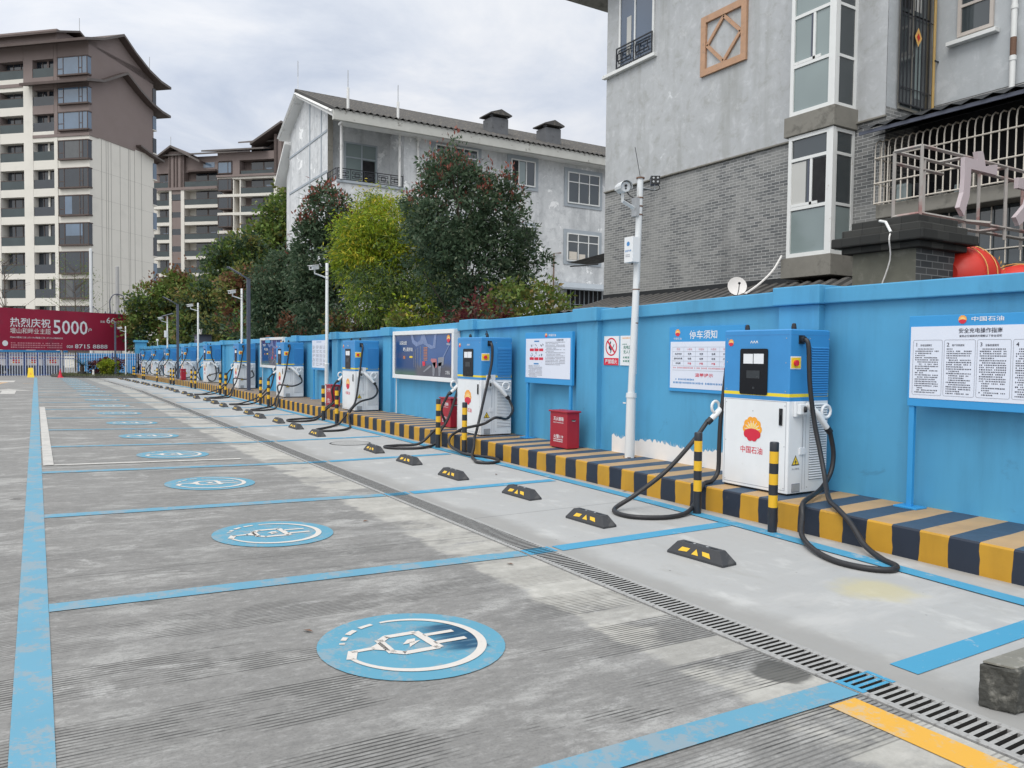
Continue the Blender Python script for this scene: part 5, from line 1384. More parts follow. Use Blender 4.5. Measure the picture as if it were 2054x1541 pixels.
# projecting corner bay
for lvl, (z0, z1) in enumerate(((3.80, 6.44), (6.89, 9.62), (10.0, 12.9))):
    hh = z1-z0
    window(gh, 'bay_window', lo((14.3, 11.74, z0)), NY, UP, NX, 1.06, hh, [], [1.06, 2.12], .085, 'upvc', 'paneA' if lvl == 0 else 'paneB', .05,
           [(.08, .45, 1.12, 2.06, 'curt'), (.08, .98, .08, 1.0, 'paneB'), (.62, .95, 1.12, 2.06, 'dark')] if lvl == 0 else [(.08, .98, .08, 1.0, 'paneB')])
    window(gh, 'bay_window', lo((14.33, 10.66, z0)), PX_, UP, NY, .66, hh, [], [1.06, 2.12], .075, 'upvc', 'paneA', .04, [(.08, .58, .08, 1.0, 'paneB')] if lvl == 0 else None)
    g = MB(Ro); g.box((14.26, 10.98, z0+1.10), (14.294, 11.66, z0+1.16), M['upvc']); g.box((14.26, 11.12, z0+1.1), (14.294, 11.18, z0+2.08), M['upvc']); g.box((14.27, 11.20, z0+1.1), (14.29, 11.235, z0+2.08), M['lampgrey']); g.build('sash', gh)
    g = MB(Ro); g.box((14.24, 10.60, z0+.0), (14.34, 10.70, z1), M['upvc']); g.build('corner_post', gh)
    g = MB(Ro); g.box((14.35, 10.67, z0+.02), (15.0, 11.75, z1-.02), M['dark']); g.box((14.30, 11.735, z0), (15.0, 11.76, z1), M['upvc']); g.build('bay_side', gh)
for z0, z1 in ((3.35, 3.79), (6.45, 6.88), (9.63, 9.99)):
    g = MB(Ro); g.box((14.2, 10.56, z0), (15.0, 11.84, z1), M['concs'] if z0 < 9 else M['plast']); g.build('bay_sill', gh, bevel=.01)
# barred window on the return
window(gh, 'window', lo((15.34, 9.90, 6.80)), PX_, UP, NY, 1.14, 6.2, [.45, .8], [2.0, 3.6], .05, 'concs', 'paneA', .02, [(.55, .75, .3, 1.6, 'paneB'), (.08, .35, 2.1, 5.5, 'dark'), (.48, .72, 2.1, 5.5, 'curt')])
g = MB(); bars_box(g, lo((15.30, 9.86, 6.9)), PX_, UP, NY, 1.2, 5.9, [.13*i for i in range(1, 9)], [.35, 1.85, 2.7, 3.6, 4.5], .03, M['iron'], .02)
g.build('window_bars', gh)
g = MB(); o = lo((15.9, 9.83, 8.35)); g.poly([o+Vector((-.13, 0, 0)), o+Vector((0, 0, -.2)), o+Vector((.13, 0, 0)), o+Vector((0, 0, .2))], M['gold']); g.poly([o+Vector((-.06, -.004, 0)), o+Vector((0, -.004, -.09)), o+Vector((.06, -.004, 0)), o+Vector((0, -.004, .09))], M['lant']); g.build('door_charm', gh)
g = MB(Ro); g.tube([(16.47, 9.82, 6.6), (16.47, 9.82, 13)], .03, 8, M['ypipe']); g.box((16.45, 9.78, 7.95), (16.75, 9.80, 7.98), M['iron']); g.build('gas_pipe', gh)
window(gh, 'window', lo((16.58, 9.38, 8.33)), NY, UP, NX, .72, 1.55, [], [.62], .07, 'pinkf', 'paneA', .05)
g = MB(Ro); g.box((16.42, 8.55, 8.18), (16.58, 9.55, 8.26), M['upvc']); g.build('window_sill', gh)
g = MB(Ro); g.tube([(16.5, 8.24, 6.4), (16.5, 8.24, 13)], .055, 10, M['upvc'])
for z in (7.5, 8.5): g.cyl((16.5, 8.24, z), (16.5, 8.24, z+.08), .068, .068, 10, M['upvc'])
g.cyl((16.499, 8.238, 7.6), (16.499, 8.238, 7.95), .057, .057, 10, M['rust']); g.build('downpipe', gh, smooth=True, auto=40)
# caged balcony with canopy
g = MB(Ro); g.box((14.55, 4.4, 4.42), (16.58, 9.80, 4.70), M['concs']); g.build('balcony_slab', gh, bevel=.02)
g = MB(Ro); yB0, yB1, XC = 4.4, 9.80, 14.5
y = yB1
while y > yB0:
    g.tube([(XC, y, 4.70), (XC, y, 5.80), (XC+.03, y, 5.93), (XC+.12, y, 6.0), (XC+.22, y, 6.0)], .014, 6, M['cage'], caps=False); y -= .14
for z in (4.72, 5.12, 5.62): g.tube([(XC-.016, yB0, z), (XC-.016, yB1, z)], .016, 6, M['cage'])
for xx in (14.66, 14.82, 15.0, 15.2, 15.4): g.tube([(xx, yB1, 4.70), (xx, yB1, 5.95)], .013, 6, M['cage'])
for z in (4.72, 5.12, 5.62): g.tube([(XC, yB1, z), (15.6, yB1, z)], .015, 6, M['cage'])
g.build('balcony_cage', gh)
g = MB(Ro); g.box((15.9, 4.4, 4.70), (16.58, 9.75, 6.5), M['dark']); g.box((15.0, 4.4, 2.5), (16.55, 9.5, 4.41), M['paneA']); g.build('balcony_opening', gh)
g = MB(Ro)
random.seed(21)
for k in range(12):                                    # goods stored on the balcony
    yy_ = random.uniform(4.8, 9.4); xx_ = random.uniform(14.8, 15.7); z_ = random.uniform(4.72, 4.8); h_ = random.uniform(.15, .5)
    g = MB(Ro); g.box((xx_, yy_, z_), (xx_+.2, yy_+random.uniform(.1, .4), z_+h_), random.choice([M['lampgrey'], M['concs'], M['paneB'], M['curt'], M['firered'], M['iron']])); g.build('storage_box', gh, bevel=.01)
g = MB(Ro)
for i in range(20):
    yy_ = 9.3 - .26*i; g.tube([(14.95, yy_, 2.6), (14.95, yy_, 4.40)], .013, 5, M['cage'])
g.tube([(14.93, 4.4, 3.62), (14.93, 9.4, 3.62)], .015, 5, M['cage']); g.build('window_bars', gh)
g = MB(Ro)
prev = None
n = 64
for i in range(n+1):
    y = 10.0 - 5.8*i/n; w = .03*math.sin(i*PI/2)
    A = [g.addv((16.62, y, 7.0+w)), g.addv((14.15, y, 6.18+w))]
    if prev: g.f.append([prev[0], A[0], A[1], prev[1]]); g.m.append(g.mi(M['canopy']))
    prev = A
g.box((14.2, 4.2, 6.08), (14.24, 9.98, 6.15), M['lampgrey'])
for y in (9.9, 8.2, 6.4, 4.8): g.tube([(14.22, y, 6.12), (16.6, y, 6.9)], .02, 4, M['canopy'])
g.poly([(14.26, 4.2, 6.0), (14.26, 9.9, 6.0), (15.9, 9.9, 6.6), (15.9, 4.2, 6.6)], M['canopy'])
g.build('canopy', gh)
g = MB(Ro); g.tube([(14.8, 19.25, 4.4), (14.2, 19.9, 4.35)], .02, 4, M['canopy']); g.poly([(15.0, 19.2, 4.75), (14.6, 20.6, 4.55), (15.6, 20.6, 4.55), (16, 19.2, 4.75)], M['canopy']); g.build('side_awning', gh)

# low tiled roof between the wall and the house
lr = thing('tiled_shed', 'low shed with a dark grey rolled tile roof just above the blue wall', 'shed', (12.5, 8, 0))
g = MB(lr.location)
tiled(g, (10.0, -3, 2.55), (10.0, 14.0, 2.55), (14.93, -3, 3.30), (14.93, 19.0, 3.30), .24, M['tile'], .06)
g.build('roof', lr)
g = MB(lr.location); g.box((10.3, -3, 0), (14.9, 13.9, 2.5), M['brickd']); g.build('wall', lr)
g = MB(lr.location); tiled(g, (7.5, 10.9, 2.28), (7.5, 5.2, 2.30), (9.9, 13.2, 2.56), (9.9, 5.2, 2.56), .24, M['tile'], .05); g.build('roof', lr)
dsh = thing('satellite_dish', 'round off-white satellite dish standing on the dark tiled roof', 'satellite dish', (11.0, 10.15, 2.65))
g = MB(); d = Vector((-.55, -.80, .22)).normalized(); s_ = d.cross(UP).normalized(); u_ = s_.cross(d); prev = None; c = Vector((0, 0, .24))
for j in range(6):
    r = .175*j/5; A = [g.addv(c + (s_*math.cos(2*PI*k/20) + u_*math.sin(2*PI*k/20))*r + d*(r*r*1.1)) for k in range(20)]
    if prev: g.skin(prev, A, M['plaster0'])
    prev = A
g.build('reflector', dsh, smooth=True)
g = MB(); g.tube([c-u_*.17+d*.03, c-u_*.10+d*.15, c+d*.2], .008, 6, M['iron']); g.sphere(c+d*.2, .025, M['iron'], 8, 6); g.tube([c-d*.01, (0.05, .06, -.02)], .014, 6, M['iron']); g.build('feed_arm', dsh)
g = MB((14.3, 11.7, 3.8)); g.tube(smooth_path([(14.22, 11.84, 3.86), (13.2, 11.2, 3.42), (12.0, 10.5, 3.02), (11.0, 9.95, 2.74)], 5), .022, 6, M['plaster0'])
tag(g.build('cable'), 'white cable hanging from the bay sill down to the dark tiled roof', 'cable')

# gate pier, sign frame, lanterns
gp = thing('gate_pier', 'black weathered brick gate pier with a stepped cap above the blue wall', 'gate pier', (9.4, 5.93, 0))
g = MB(gp.location); a, b, c_, d_ = 9.0, 9.82, 5.51, 6.36
g.box((a, c_, 0), (b, d_, 2.93), M['brickd'], skip=('w',)); g.poly([(a, d_, 0), (a, c_, 0), (a, c_, 2.93), (a, d_, 2.93)], M['mossy']); g.build('shaft', gp)
for i, (z0, z1, e) in enumerate(((2.93, 3.01, .10), (3.01, 3.13, .19), (3.13, 3.23, .10), (3.23, 3.33, .02))):
    g = MB(gp.location); g.box((a-e, c_-e, z0), (b+e, d_+e, z1), M['pierd']); g.build('cap_course', gp, bevel=.012)
g = MB(gp.location); g.tube([(8.93, 5.95, 3.30), (8.90, 5.85, 3.27), (8.84, 5.74, 3.13)], .017, 8, M['upvc']); g.tube(smooth_path([(8.84, 5.74, 3.13), (8.78, 5.72, 3.03), (8.9, 5.78, 2.8), (8.97, 5.95, 2.45)], 4), .009, 6, M['plaster0']); g.build('pipe', gp)
sf = thing('sign_frame', 'open steel sign frame on the gate pier carrying large pale letters', 'sign', (11, 6.1, 3.3))
g = MB(sf.location); yf, yr = 6.0, 6.38
def beam(p, q, w=.035): g.tube([p, q], w*.75, 4, M['frameb'])
for y in (yf, yr):
    beam((9.86, y, 4.37), (16, y, 4.37)); beam((9.86, y, 3.50), (16, y, 3.50))
    for x in (9.86, 10.9 if y == yf else 10.55, 11.95, 13.2, 14.5): beam((x, y, 3.33), (x, y, 4.37))
    beam((9.86, y, 4.22), (11.0, y, 4.22)) if y == yr else None
for x in (9.86, 10.9, 11.95, 13.2): beam((x, yf, 4.37), (x, yr, 4.37)); beam((x, yf, 3.50), (x, yr, 3.50))
beam((10.9, yf, 3.5), (10.9, yf-.35, 3.42))
g.build('frame', sf)
for ch_, xx in (('广', 11.05), ('太', 12.55)):
    g = MB(sf.location); V, F_ = glyphs(ch_, .045)
    xs = [p[0] for p in V]; ys_ = [p[1] for p in V]; k = .93/(max(ys_)-min(ys_)); cx_, cy_ = (max(xs)+min(xs))/2, (max(ys_)+min(ys_))/2
    b0_ = len(g.v)
    for y in (5.90, 5.96):
        for p in V: g.addv((xx+(p[0]-cx_)*k*1.05, y, 4.0+(p[1]-cy_)*k))
    nV = len(V); mi_ = g.mi(M['letters']); ec = {}
    for f in F_:
        g.f.append([b0_+i for i in f]); g.m.append(mi_); g.f.append([b0_+nV+i for i in f[::-1]]); g.m.append(mi_)
        for i in range(len(f)): ec[(f[i], f[(i+1) % len(f)])] = 1
    for (i, j) in ec:
        if (j, i) not in ec: g.f.append([b0_+i, b0_+nV+i, b0_+nV+j, b0_+j]); g.m.append(mi_)
    g.build('letter', sf)
def lantern():
    r_ = thing('red_lantern', 'x', 'lantern', (10.2, 5.62, 2.66))
    g = MB(); prof = [(.17, -.30), (.30, -.25), (.39, -.14), (.42, 0), (.39, .14), (.30, .25), (.17, .30)]
    A = None
    for i, (r, z) in enumerate(prof):
        ring = [g.addv((z*1.35, r*math.cos(2*PI*k/28), r*.95*math.sin(2*PI*k/28))) for k in range(28)]
        if A: g.skin(A, ring, M['lant'])
        else: g.cap(ring, M['lant'])
        A = ring
    g.cap(A, M['lant'], True); g.build('lantern_shade', r_, smooth=True, auto=50)
    g = MB()
    for z, r in ((-.13, .416), (.02, .428)):
        P = [Vector((z*1.35, r*math.cos(2*PI*k/28), r*.95*math.sin(2*PI*k/28))) for k in range(29)]; g.tube(P, .006, 5, M['gold'])
    for k in range(26):
        th = rad(180 + random.uniform(-38, 38)); zz_ = random.uniform(.14, .29); rr = .43*math.sqrt(max(0, 1-(zz_/.40)**2)) + .012
        p = Vector((zz_*1.35, rr*math.cos(th), rr*.95*math.sin(th))); s1 = Vector((random.uniform(-.02, .03), random.uniform(-.005, .005), random.uniform(-.04, .04)))
        nn = Vector((.012, 0, .012)); g.poly([p-nn, p+s1-nn, p+s1+nn, p+nn], M['gold'])
    g.build('gold_pattern', r_)
    return r_
ln = lantern(); tag(ln, 'large red paper lantern with gold pattern next to the black gate pier', 'lantern', 'red lanterns by the gate')
l2 = dup(ln, 'red lantern with only its crown above the blue wall at the picture edge', (11.1, 5.35, 2.46)); l2['label'] = 'red lantern farther from the gate pier, only its crown above the blue wall'

# ------------------------------------------------------------------ white house in the middle distance
M['mplast'] = plaster('white_render', (.62, .635, .65), (.33, .345, .36), (.84, .845, .85), .06)
M['msoft'] = plain('soffit_white', (.74, .74, .73), .85, .1, 1.2, col2=(.45, .45, .43), lo=.55, hi=.7, sc2=2)
M['mfasc'] = plain('fascia_peeling', (.50, .50, .47), .85, .15, 2.5, .2, 20, col2=(.20, .19, .17), lo=.60, hi=.68, sc2=3.5)
M['mtrim'] = plain('window_surround', (.36, .40, .44), .8, .1, 3)
M['chim'] = plain('chimney_grey', (.13, .135, .145), .8, .2, 3, col2=(.06, .06, .06), lo=.55, hi=.7, sc2=2)
mh_ = thing('white_house', 'white rendered four storey house with a dark tiled roof behind the trees', 'house', (20, 40, 0))
Ro = Vector(mh_.location); XG = 11.5
g = MB(Ro)
def yq(x0, x1, z0, z1, y=34.0, m='mplast'): g.poly([(x0, y, z0), (x1, y, z0), (x1, y, z1), (x0, y, z1)], M[m])
yq(14.70, 32, -.4, 12.15); yq(XG, 14.70, -.4, 9.28)
g.poly([(XG, 34, 9.28), (14.7, 34, 9.28), (14.7, 35.7, 9.28), (XG, 35.7, 9.28)], M['mplast'])
yq(XG, 14.7, 9.28, 12.6, 35.7); g.poly([(14.7, 34, 9.28), (14.7, 35.7, 9.28), (14.7, 35.7, 12.05), (14.7, 34, 12.05)], M['mplast'])
g.poly([(XG, 34, -.4), (XG, 34, 9.28), (XG, 35.3, 9.28), (XG, 35.3, 12.65), (XG, 38.85, 14.12), (XG, 41.6, 12.9), (XG, 41.6, -.4)][::-1], M['mplast'])
g.poly([(XG, 35.3, 9.28), (XG+.25, 35.3, 9.28), (XG+.25, 35.3, 12.75), (XG, 35.3, 12.75)], M['concs'])
g.poly([(XG, 41.6, -.4), (32, 41.6, -.4), (32, 41.6, 12.9), (XG, 41.6, 12.9)], M['mplast'])
g.poly([(XG+.15, 41.6, -.4), (XG+.15, 42.7, -.4), (XG+.15, 42.7, 11.0), (XG+.15, 41.6, 12.1)], M['mplast'])
g.build('wall', mh_)
XR = 11.05
g = MB(Ro)
for (ya_, za_, yb_, zb_) in ((33.2, 11.92, 38.85, 14.28), (38.85, 14.28, 42.0, 12.85)):
    g.prism([(XR, ya_, za_), (XR, yb_, zb_), (XR, yb_, zb_-.14), (XR, ya_, za_-.14)], (21.5, 0, 0), M['msoft'])
g.prism([(XR+.1, 41.3, 12.55), (XR+.1, 43.3, 10.75), (XR+.1, 43.3, 10.6), (XR+.1, 41.3, 12.4)], (10, 0, 0), M['msoft'])
g.build('soffit', mh_)
g = MB(Ro); tiled(g, (XR-.05, 33.0, 12.02), (32.6, 33.0, 12.02), (XR-.05, 38.85, 14.38), (32.6, 38.85, 14.38), .30, M['tile'], .13)
tiled(g, (XR-.05, 42.1, 12.88), (32.6, 42.1, 12.88), (XR-.05, 38.85, 14.38), (32.6, 38.85, 14.38), .30, M['tile'], .13); g.tube([(XR-.05, 38.85, 14.42), (32.6, 38.85, 14.42)], .10, 6, M['tile']); g.build('roof', mh_)
g = MB(Ro); g.box((XR-.02, 33.05, 11.63), (32.6, 33.25, 12.08), M['mfasc']); g.box((XR+.5, 33.26, 11.66), (32.6, 34.0, 11.76), M['msoft']); g.build('fascia', mh_)
g = MB(Ro); g.tube([(XR-.03, 33.2, 11.98), (XR-.03, 38.85, 14.28)], .075, 4, M['msoft']); g.tube([(XR-.03, 42.0, 12.82), (XR-.03, 38.85, 14.28)], .075, 4, M['msoft']); g.build('verge_board', mh_)
# gable panel strips
g = MB(Ro)
for y in (36.2, 38.0): g.box((XG-.03, y-.045, 1.0), (XG-.001, y+.045, 12.60+(y-35.3)*.40), M['mtrim'])
for z0 in (3.3, 6.6, 9.9, 11.75): g.box((XG-.032, 35.35 if z0 > 9 else 34, z0-.05), (XG-.002, 41.55, z0+.05), M['mtrim'])
g.build('wall_trim', mh_)
# loggia rail, door
g = MB(); o = Vector((XG+.02, 34.02, 9.30))-Ro
bars_box(g, o, PX_, UP, NY, 3.16, .52, [.62, 1.26, 1.9, 2.54], [], .035, M['iron'], .03)
for k in range(5):
    for (a, c, w_, h_) in ((.10, .10, .46, .12), (.10, .30, .46, .12), (.22, .16, .22, .2)): bars_box(g, o+PX_*(.63*k+a-.04)+UP*c, PX_, UP, NY, w_, h_, [], [], .025, M['iron'], .02)
bars_box(g, Vector((XG, 35.3, 9.30))-Ro, NY, UP, NX, 1.25, .52, [.4, .8], [.26], .035, M['iron'], .03)
g.build('railing', mh_)
window(mh_, 'balcony_door', Vector((12.42, 35.68, 9.32))-Ro, PX_, UP, NY, 1.62, 2.15, [.85], [1.45], .07, 'mtrim', 'paneB', .05, [(.90, 1.5, .06, 1.38, 'dark')])
g = MB(Ro); g.box((XG-.02, 33.93, 9.18), (14.75, 34.05, 9.29), M['mtrim']); g.build('balcony_edge', mh_)
for x in (11.66, 14.45, 15.38):
    g = MB(Ro); g.tube([(x, 33.9, 9.3 if x < 15 else 1.0), (x, 33.9, 11.9)], .06, 8, M['msoft'])
    if x > 15: g.cyl((x, 33.9, 11.55), (x, 33.9, 11.8), .12, .15, 8, M['msoft'])
    g.build('downpipe', mh_)
for (xa, xb, z0, z1, cols, rows, ex) in ((24.0, 26.1, 9.62, 11.26, [.72, 1.4], [1.12], None), (24.0, 26.1, 6.58, 8.05, [.72, 1.4], [1.02], [(.15, .65, .08, .5, 'cage'), (.8, 1.2, .08, .4, 'cage')]),
                                     (20.5, 21.95, 10.16, 11.45, [.45, .9], [], [(.06, .42, .05, 1.2, 'dark'), (.5, .85, .05, 1.2, 'paneB')]), (16.3, 18.6, 10.1, 11.55, [.8, 1.5], [1.0], None), (20.6, 21.8, 6.95, 8.15, [.6], [], [(.7, 1.1, .05, 1.1, 'dark')]),
                                     (16.4, 18.4, 6.7, 8.2, [.7, 1.4], [1.0], None)):
    g = MB(Ro); g.box((xa-.20, 33.955, z0-.18), (xb+.20, 33.99, z1+.20), M['mtrim']); g.build('window_surround', mh_)
    window(mh_, 'window', Vector((xa, 33.95, z0))-Ro, PX_, UP, NY, xb-xa, z1-z0, cols, rows, .06, 'upvc', 'paneA', .05, ex)
window(mh_, 'window', Vector((23.95, 33.96, 2.9))-Ro, PX_, UP, NY, 2.4, 2.2, [.3*i for i in range(1, 8)], [.7, 1.4], .035, 'mtrim', 'dark', .08)
g = MB(Ro); g.prism([(23.3, 33.95, 5.30), (23.3, 33.2, 5.02), (23.3, 33.2, 5.12), (23.3, 33.95, 5.45)], (3.6, 0, 0), M['mtrim']); g.build('window_hood', mh_)
g = MB(Ro); g.tube([(23.15, 33.9, 1), (23.15, 33.9, 6.9), (23.6, 33.9, 6.95)], .035, 6, M['rust']); g.build('rusty_pipe', mh_)
for x in (20.1, 23.35):
    g = MB(Ro); g.box((x-.48, 34.4, 12.3), (x+.48, 35.3, 13.50), M['chim']); g.prism([(x-.62, 34.25, 13.62), (x+.62, 34.25, 13.62), (x+.62, 35.45, 13.62), (x-.62, 35.45, 13.62)], (0, 0, .06), M['tile'])
    for a in (-.45, .45): g.box((x+a-.05, 34.42, 13.55), (x+a+.05, 34.6, 13.62), M['chim'])
    g.prism([(x-.62, 34.25, 13.68), (x+.62, 34.25, 13.68), (x, 34.25, 13.90)], (0, 1.2, 0), M['tile']); g.build('chimney', mh_)
for x, h_, y in ((11.75, 13.9, 33.3), (14.1, 13.7, 33.3), (11.15, 15.9, 38.85)):
    g = MB(Ro); g.tube([(x, y, 12.1 if y < 35 else 14.3), (x, y, h_-.75 if y < 35 else h_)], .06 if y < 35 else .015, 6, M['msoft']); g.tube([(x, y, h_-.75), (x, y, h_)], .02, 5, M['steel']); g.build('roof_rod', mh_)

# ------------------------------------------------------------------ apartment towers
M['tbrown'] = plain('tower_brown', (.215, .172, .162), .8, .06, .4)
M['tbrownd'] = plain('tower_dark_brown', (.085, .062, .056), .75, .1, .5)
M['tcream'] = plain('tower_cream', (.68, .655, .60), .8, .05, .4, col2=(.62, .60, .55), lo=.5, hi=.75, sc2=.5)
M['troof'] = plain('tower_roof', (.12, .105, .10), .75, .2, 1.0)
M['tglass'] = glass('tower_glass', (.10, .15, .22), .05, 1.0)
M['tglassd'] = glass('tower_glass_dark', (.018, .024, .034), .08, .8)
M['trail'] = glass('rail_glass', (.040, .056, .060), .14, .5)
M['tcurt'] = plain('far_curtain', (.10, .105, .11), .4, .2, 3)
M['tline'] = plain('panel_joint', (.22, .21, .20), .8, .1, 1)
AZ = math.atan2(.72, .70)
def roof_profile(root, prof, y0, y1, th=.28):
    """prof: (x, z) points; extruded along local y"""
    g = MB(); n = len(prof)
    pts = [(x, y0, z) for x, z in prof] + [(x, y0, z-th) for x, z in reversed(prof)]
    for i in range(n-1):
        (xa, za), (xb, zb) = prof[i], prof[i+1]
        g.prism([(xa, y0, za), (xb, y0, zb), (xb, y0, zb-th), (xa, y0, za-th)], (0, y1-y0, 0), M['troof'], M['tbrownd'])
    return g.build('roof', root)
t1 = thing('apartment_tower', 'tall brown and cream apartment tower with curved eaves rising over the billboard', 'apartment block', (5.09, 95.6, -.4), AZ)
ZO = .4                                               # heights below are world heights
def tb(root, name, a, b, m, bevel=0):
    g = MB(); g.box((a[0], a[1], a[2]+ZO), (b[0], b[1], b[2]+ZO), M[m]); return g.build(name, root)
ROWS = [(30.95, 32.72), (27.92, 29.5), (25.15, 26.9), (22.05, 23.9), (19.02, 20.95), (16.07, 18.05), (12.9, 15.1), (9.85, 12.03), (7.18, 9.1), (4.3, 6.2), (1.4, 3.3)]
tb(t1, 'wall', (1.3, .0, -.4), (10.3, 23, 24.72), 'tcream'); tb(t1, 'wall', (1.29, .0, 24.72), (10.28, 23, 34.2), 'tbrown')
tb(t1, 'wall', (0, .0, -.4), (1.3, 3.95, 24.72), 'tcream'); tb(t1, 'wall', (.01, .0, 24.72), (1.29, 3.95, 34.6), 'tbrown')
for (y0, y1) in ((3.96, 4.4), (7.12, 8.3), (11.45, 12.6), (15.6, 16.4), (19.6, 20.6)):
    tb(t1, 'pier', (-.06, y0, -.4), (1.29, y1, 24.72 if y0 != 7.12 else 30.2), 'tcream')
    tb(t1, 'pier', (-.02, y0, 24.72 if y0 != 7.12 else 30.2), (1.28, y1, 34.4), 'tbrown')
tb(t1, 'cornice', (-.12, -.08, 24.45), (1.3, 7.1, 24.75), 'tbrown'); tb(t1, 'cornice', (-.12, 8.32, 30.05), (1.3, 23, 30.4), 'tbrown')
tb(t1, 'cornice', (1.31, -.07, 24.55), (7.0, .0, 24.75), 'tbrown')
for i, (z0, z1) in enumerate(ROWS):
    zn = ROWS[i-1][0] if i else 34.6
    up_ = 'tbrown' if i < 3 else 'tcream'; upl = 'tbrown' if i < 1 else 'tcream'
    tb(t1, 'balcony_slab', (-.04, 4.41, z1+.1), (1.29, 7.11, zn-.02), up_)
    for (y0, y1) in ((8.31, 11.44), (12.61, 15.59), (16.41, 19.59)): tb(t1, 'balcony_slab', (-.03, y0, z1+.12), (1.29, y1, zn-.02), upl)
    for (y0, y1) in ((8.31, 11.44), (12.61, 15.59), (16.41, 19.59)):
        g = MB(); g.box((-.0, y0, z0+ZO-.02), (.04, y1, z0+ZO+.92), M['trail']); g.box((-.02, y0, z0+ZO+.92), (.06, y1, z0+ZO+.98), M['tbrownd']); g.build('railing', t1)
        g = MB(); g.box((.70, y0+.02, z0+ZO), (1.285, y1-.30, z1+ZO+.10), M['tglassd'])
        for q in (.3, .62): g.box((.66, y0+(y1-y0)*q-.04, z0+ZO), (.699, y0+(y1-y0)*q+.04, z1+ZO+.08), M['tbrownd'])
        g.build('balcony_door', t1)
    g = MB(); g.box((.02, 4.42, z0+ZO-.02), (.05, 7.1, z0+ZO+.95), M['tglassd'] if i % 3 else M['trail']); g.build('railing', t1)
    g = MB(); g.box((.60, 4.42, z0+ZO), (1.285, 7.1, z1+ZO+.08), M['tglassd']); g.box((.50, 5.50, z0+ZO), (.599, 5.72, z1+ZO+.08), M['tcream' if i > 2 else 'tbrown']); g.box((.56, 6.3, z0+ZO), (.599, 6.38, z1+ZO), M['tbrownd']); g.build('balcony_door', t1)
    # wrap-round corner window
    gl = 'tglass' if i < 3 else 'tglassd'
    g = MB(); g.box((-.34, -.12, z0+ZO-.16), (.3, 3.72, z0+ZO), M['tbrownd']); g.box((-.34, -.12, z1+ZO), (.3, 3.72, z1+ZO+.1), M['tbrownd'])
    for y in (-.08, .55, .95, 2.9, 3.62): g.box((-.31, y, z0+ZO), (-.245, y+.08, z1+ZO), M['tbrownd'])
    g.box((-.305, .63, z0+ZO+.55), (-.25, .95, z0+ZO+.62), M['tbrownd']); g.box((-.305, 2.98, z0+ZO+.55), (-.25, 3.62, z0+ZO+.62), M['tbrownd'])
    wf = g.build('window', t1)
    g = MB(); g.box((-.28, -.06, z0+ZO), (.28, 3.68, z1+ZO), M[gl])
    if i in (3, 5, 6, 8): g.box((-.284, (.7, 1.2, 2.0)[i % 3], z0+ZO+(.05 if i != 6 else .9)), (-.281, (2.8, 2.2, 2.9)[i % 3], z1+ZO-.05), M['tcurt' if i in (3, 8) else 'tglass'])
    g.build('pane', wf)
    if i > 3 and i % 2: tb(t1, 'air_conditioner', (-.02 + .62, 6.45, z0+.05), (.30, 7.05, z0+.62), 'tcream')
    wf = tb(t1, 'window', (10.1, -.1, z0-.12), (10.75, 2.6, z0), 'tcream')
    g = MB(); g.box((10.12, -.07, z0+ZO+.002), (10.7, 2.5, z1+ZO), M['tglass' if i % 2 else 'tglassd']); g.build('pane', wf)
g = MB()
for x in (1.75, 2.45, 2.75, 3.2, 4.6, 5.95, 6.2, 6.95, 8.1): g.box((x-.022, -.012, ZO), (x+.022, -.001, 24.5+ZO - (0 if x < 7 else 0)), M['tline'])
for z in range(3, 24, 3): g.box((.05, -.008, z+ZO), (10.25, -.0005, z+ZO+.012), M['tline'])
g.build('panel_joint', t1)
z_ = ZO
roof_profile(t1, [(-1.5, 34.15+z_), (1.3, 35.15+z_), (4.35, 36.75+z_), (6.3, 35.5+z_), (8.6, 34.35+z_), (10.6, 33.75+z_), (12.4, 33.55+z_)], -.9, 23)
g = MB(); g.poly([(.0, 0, 34.1+z_), (10.3, 0, 33.2+z_), (10.3, 0, 33.7+z_), (8.6, 0, 34.2+z_), (4.35, 0, 36.6+z_), (.0, 0, 34.6+z_)], M['tbrown']); g.build('wall', t1)
roof_profile(t1, [(-1.3, 30.0+z_), (1.3, 30.7+z_), (4.9, 32.75+z_), (7.0, 31.6+z_), (9.0, 30.7+z_), (10.8, 30.25+z_), (12.3, 30.1+z_)], -.9, 7.6)
roof_profile(t1, [(.2, 35.9+z_), (3.6, 37.2+z_), (5.5, 36.2+z_), (6.9, 35.5+z_)], 4.2, 23, .22)
tb(t1, 'wall', (.9, 4.8, 34.5), (6, 22, 36.4), 'tbrown')
roof_profile(t1, [(7.2, 25.3+z_), (9.5, 24.7+z_), (11.4, 24.45+z_)], -.7, -.02, .18)
for x, y, z in ((3.6, 4.3, 37.2), (8.6, -.8, 34.4)):
    g = MB(); g.tube([(x, y, z+ZO), (x, y, z+ZO+1.4)], .035, 5, M['steel']); g.build('roof_rod', t1)
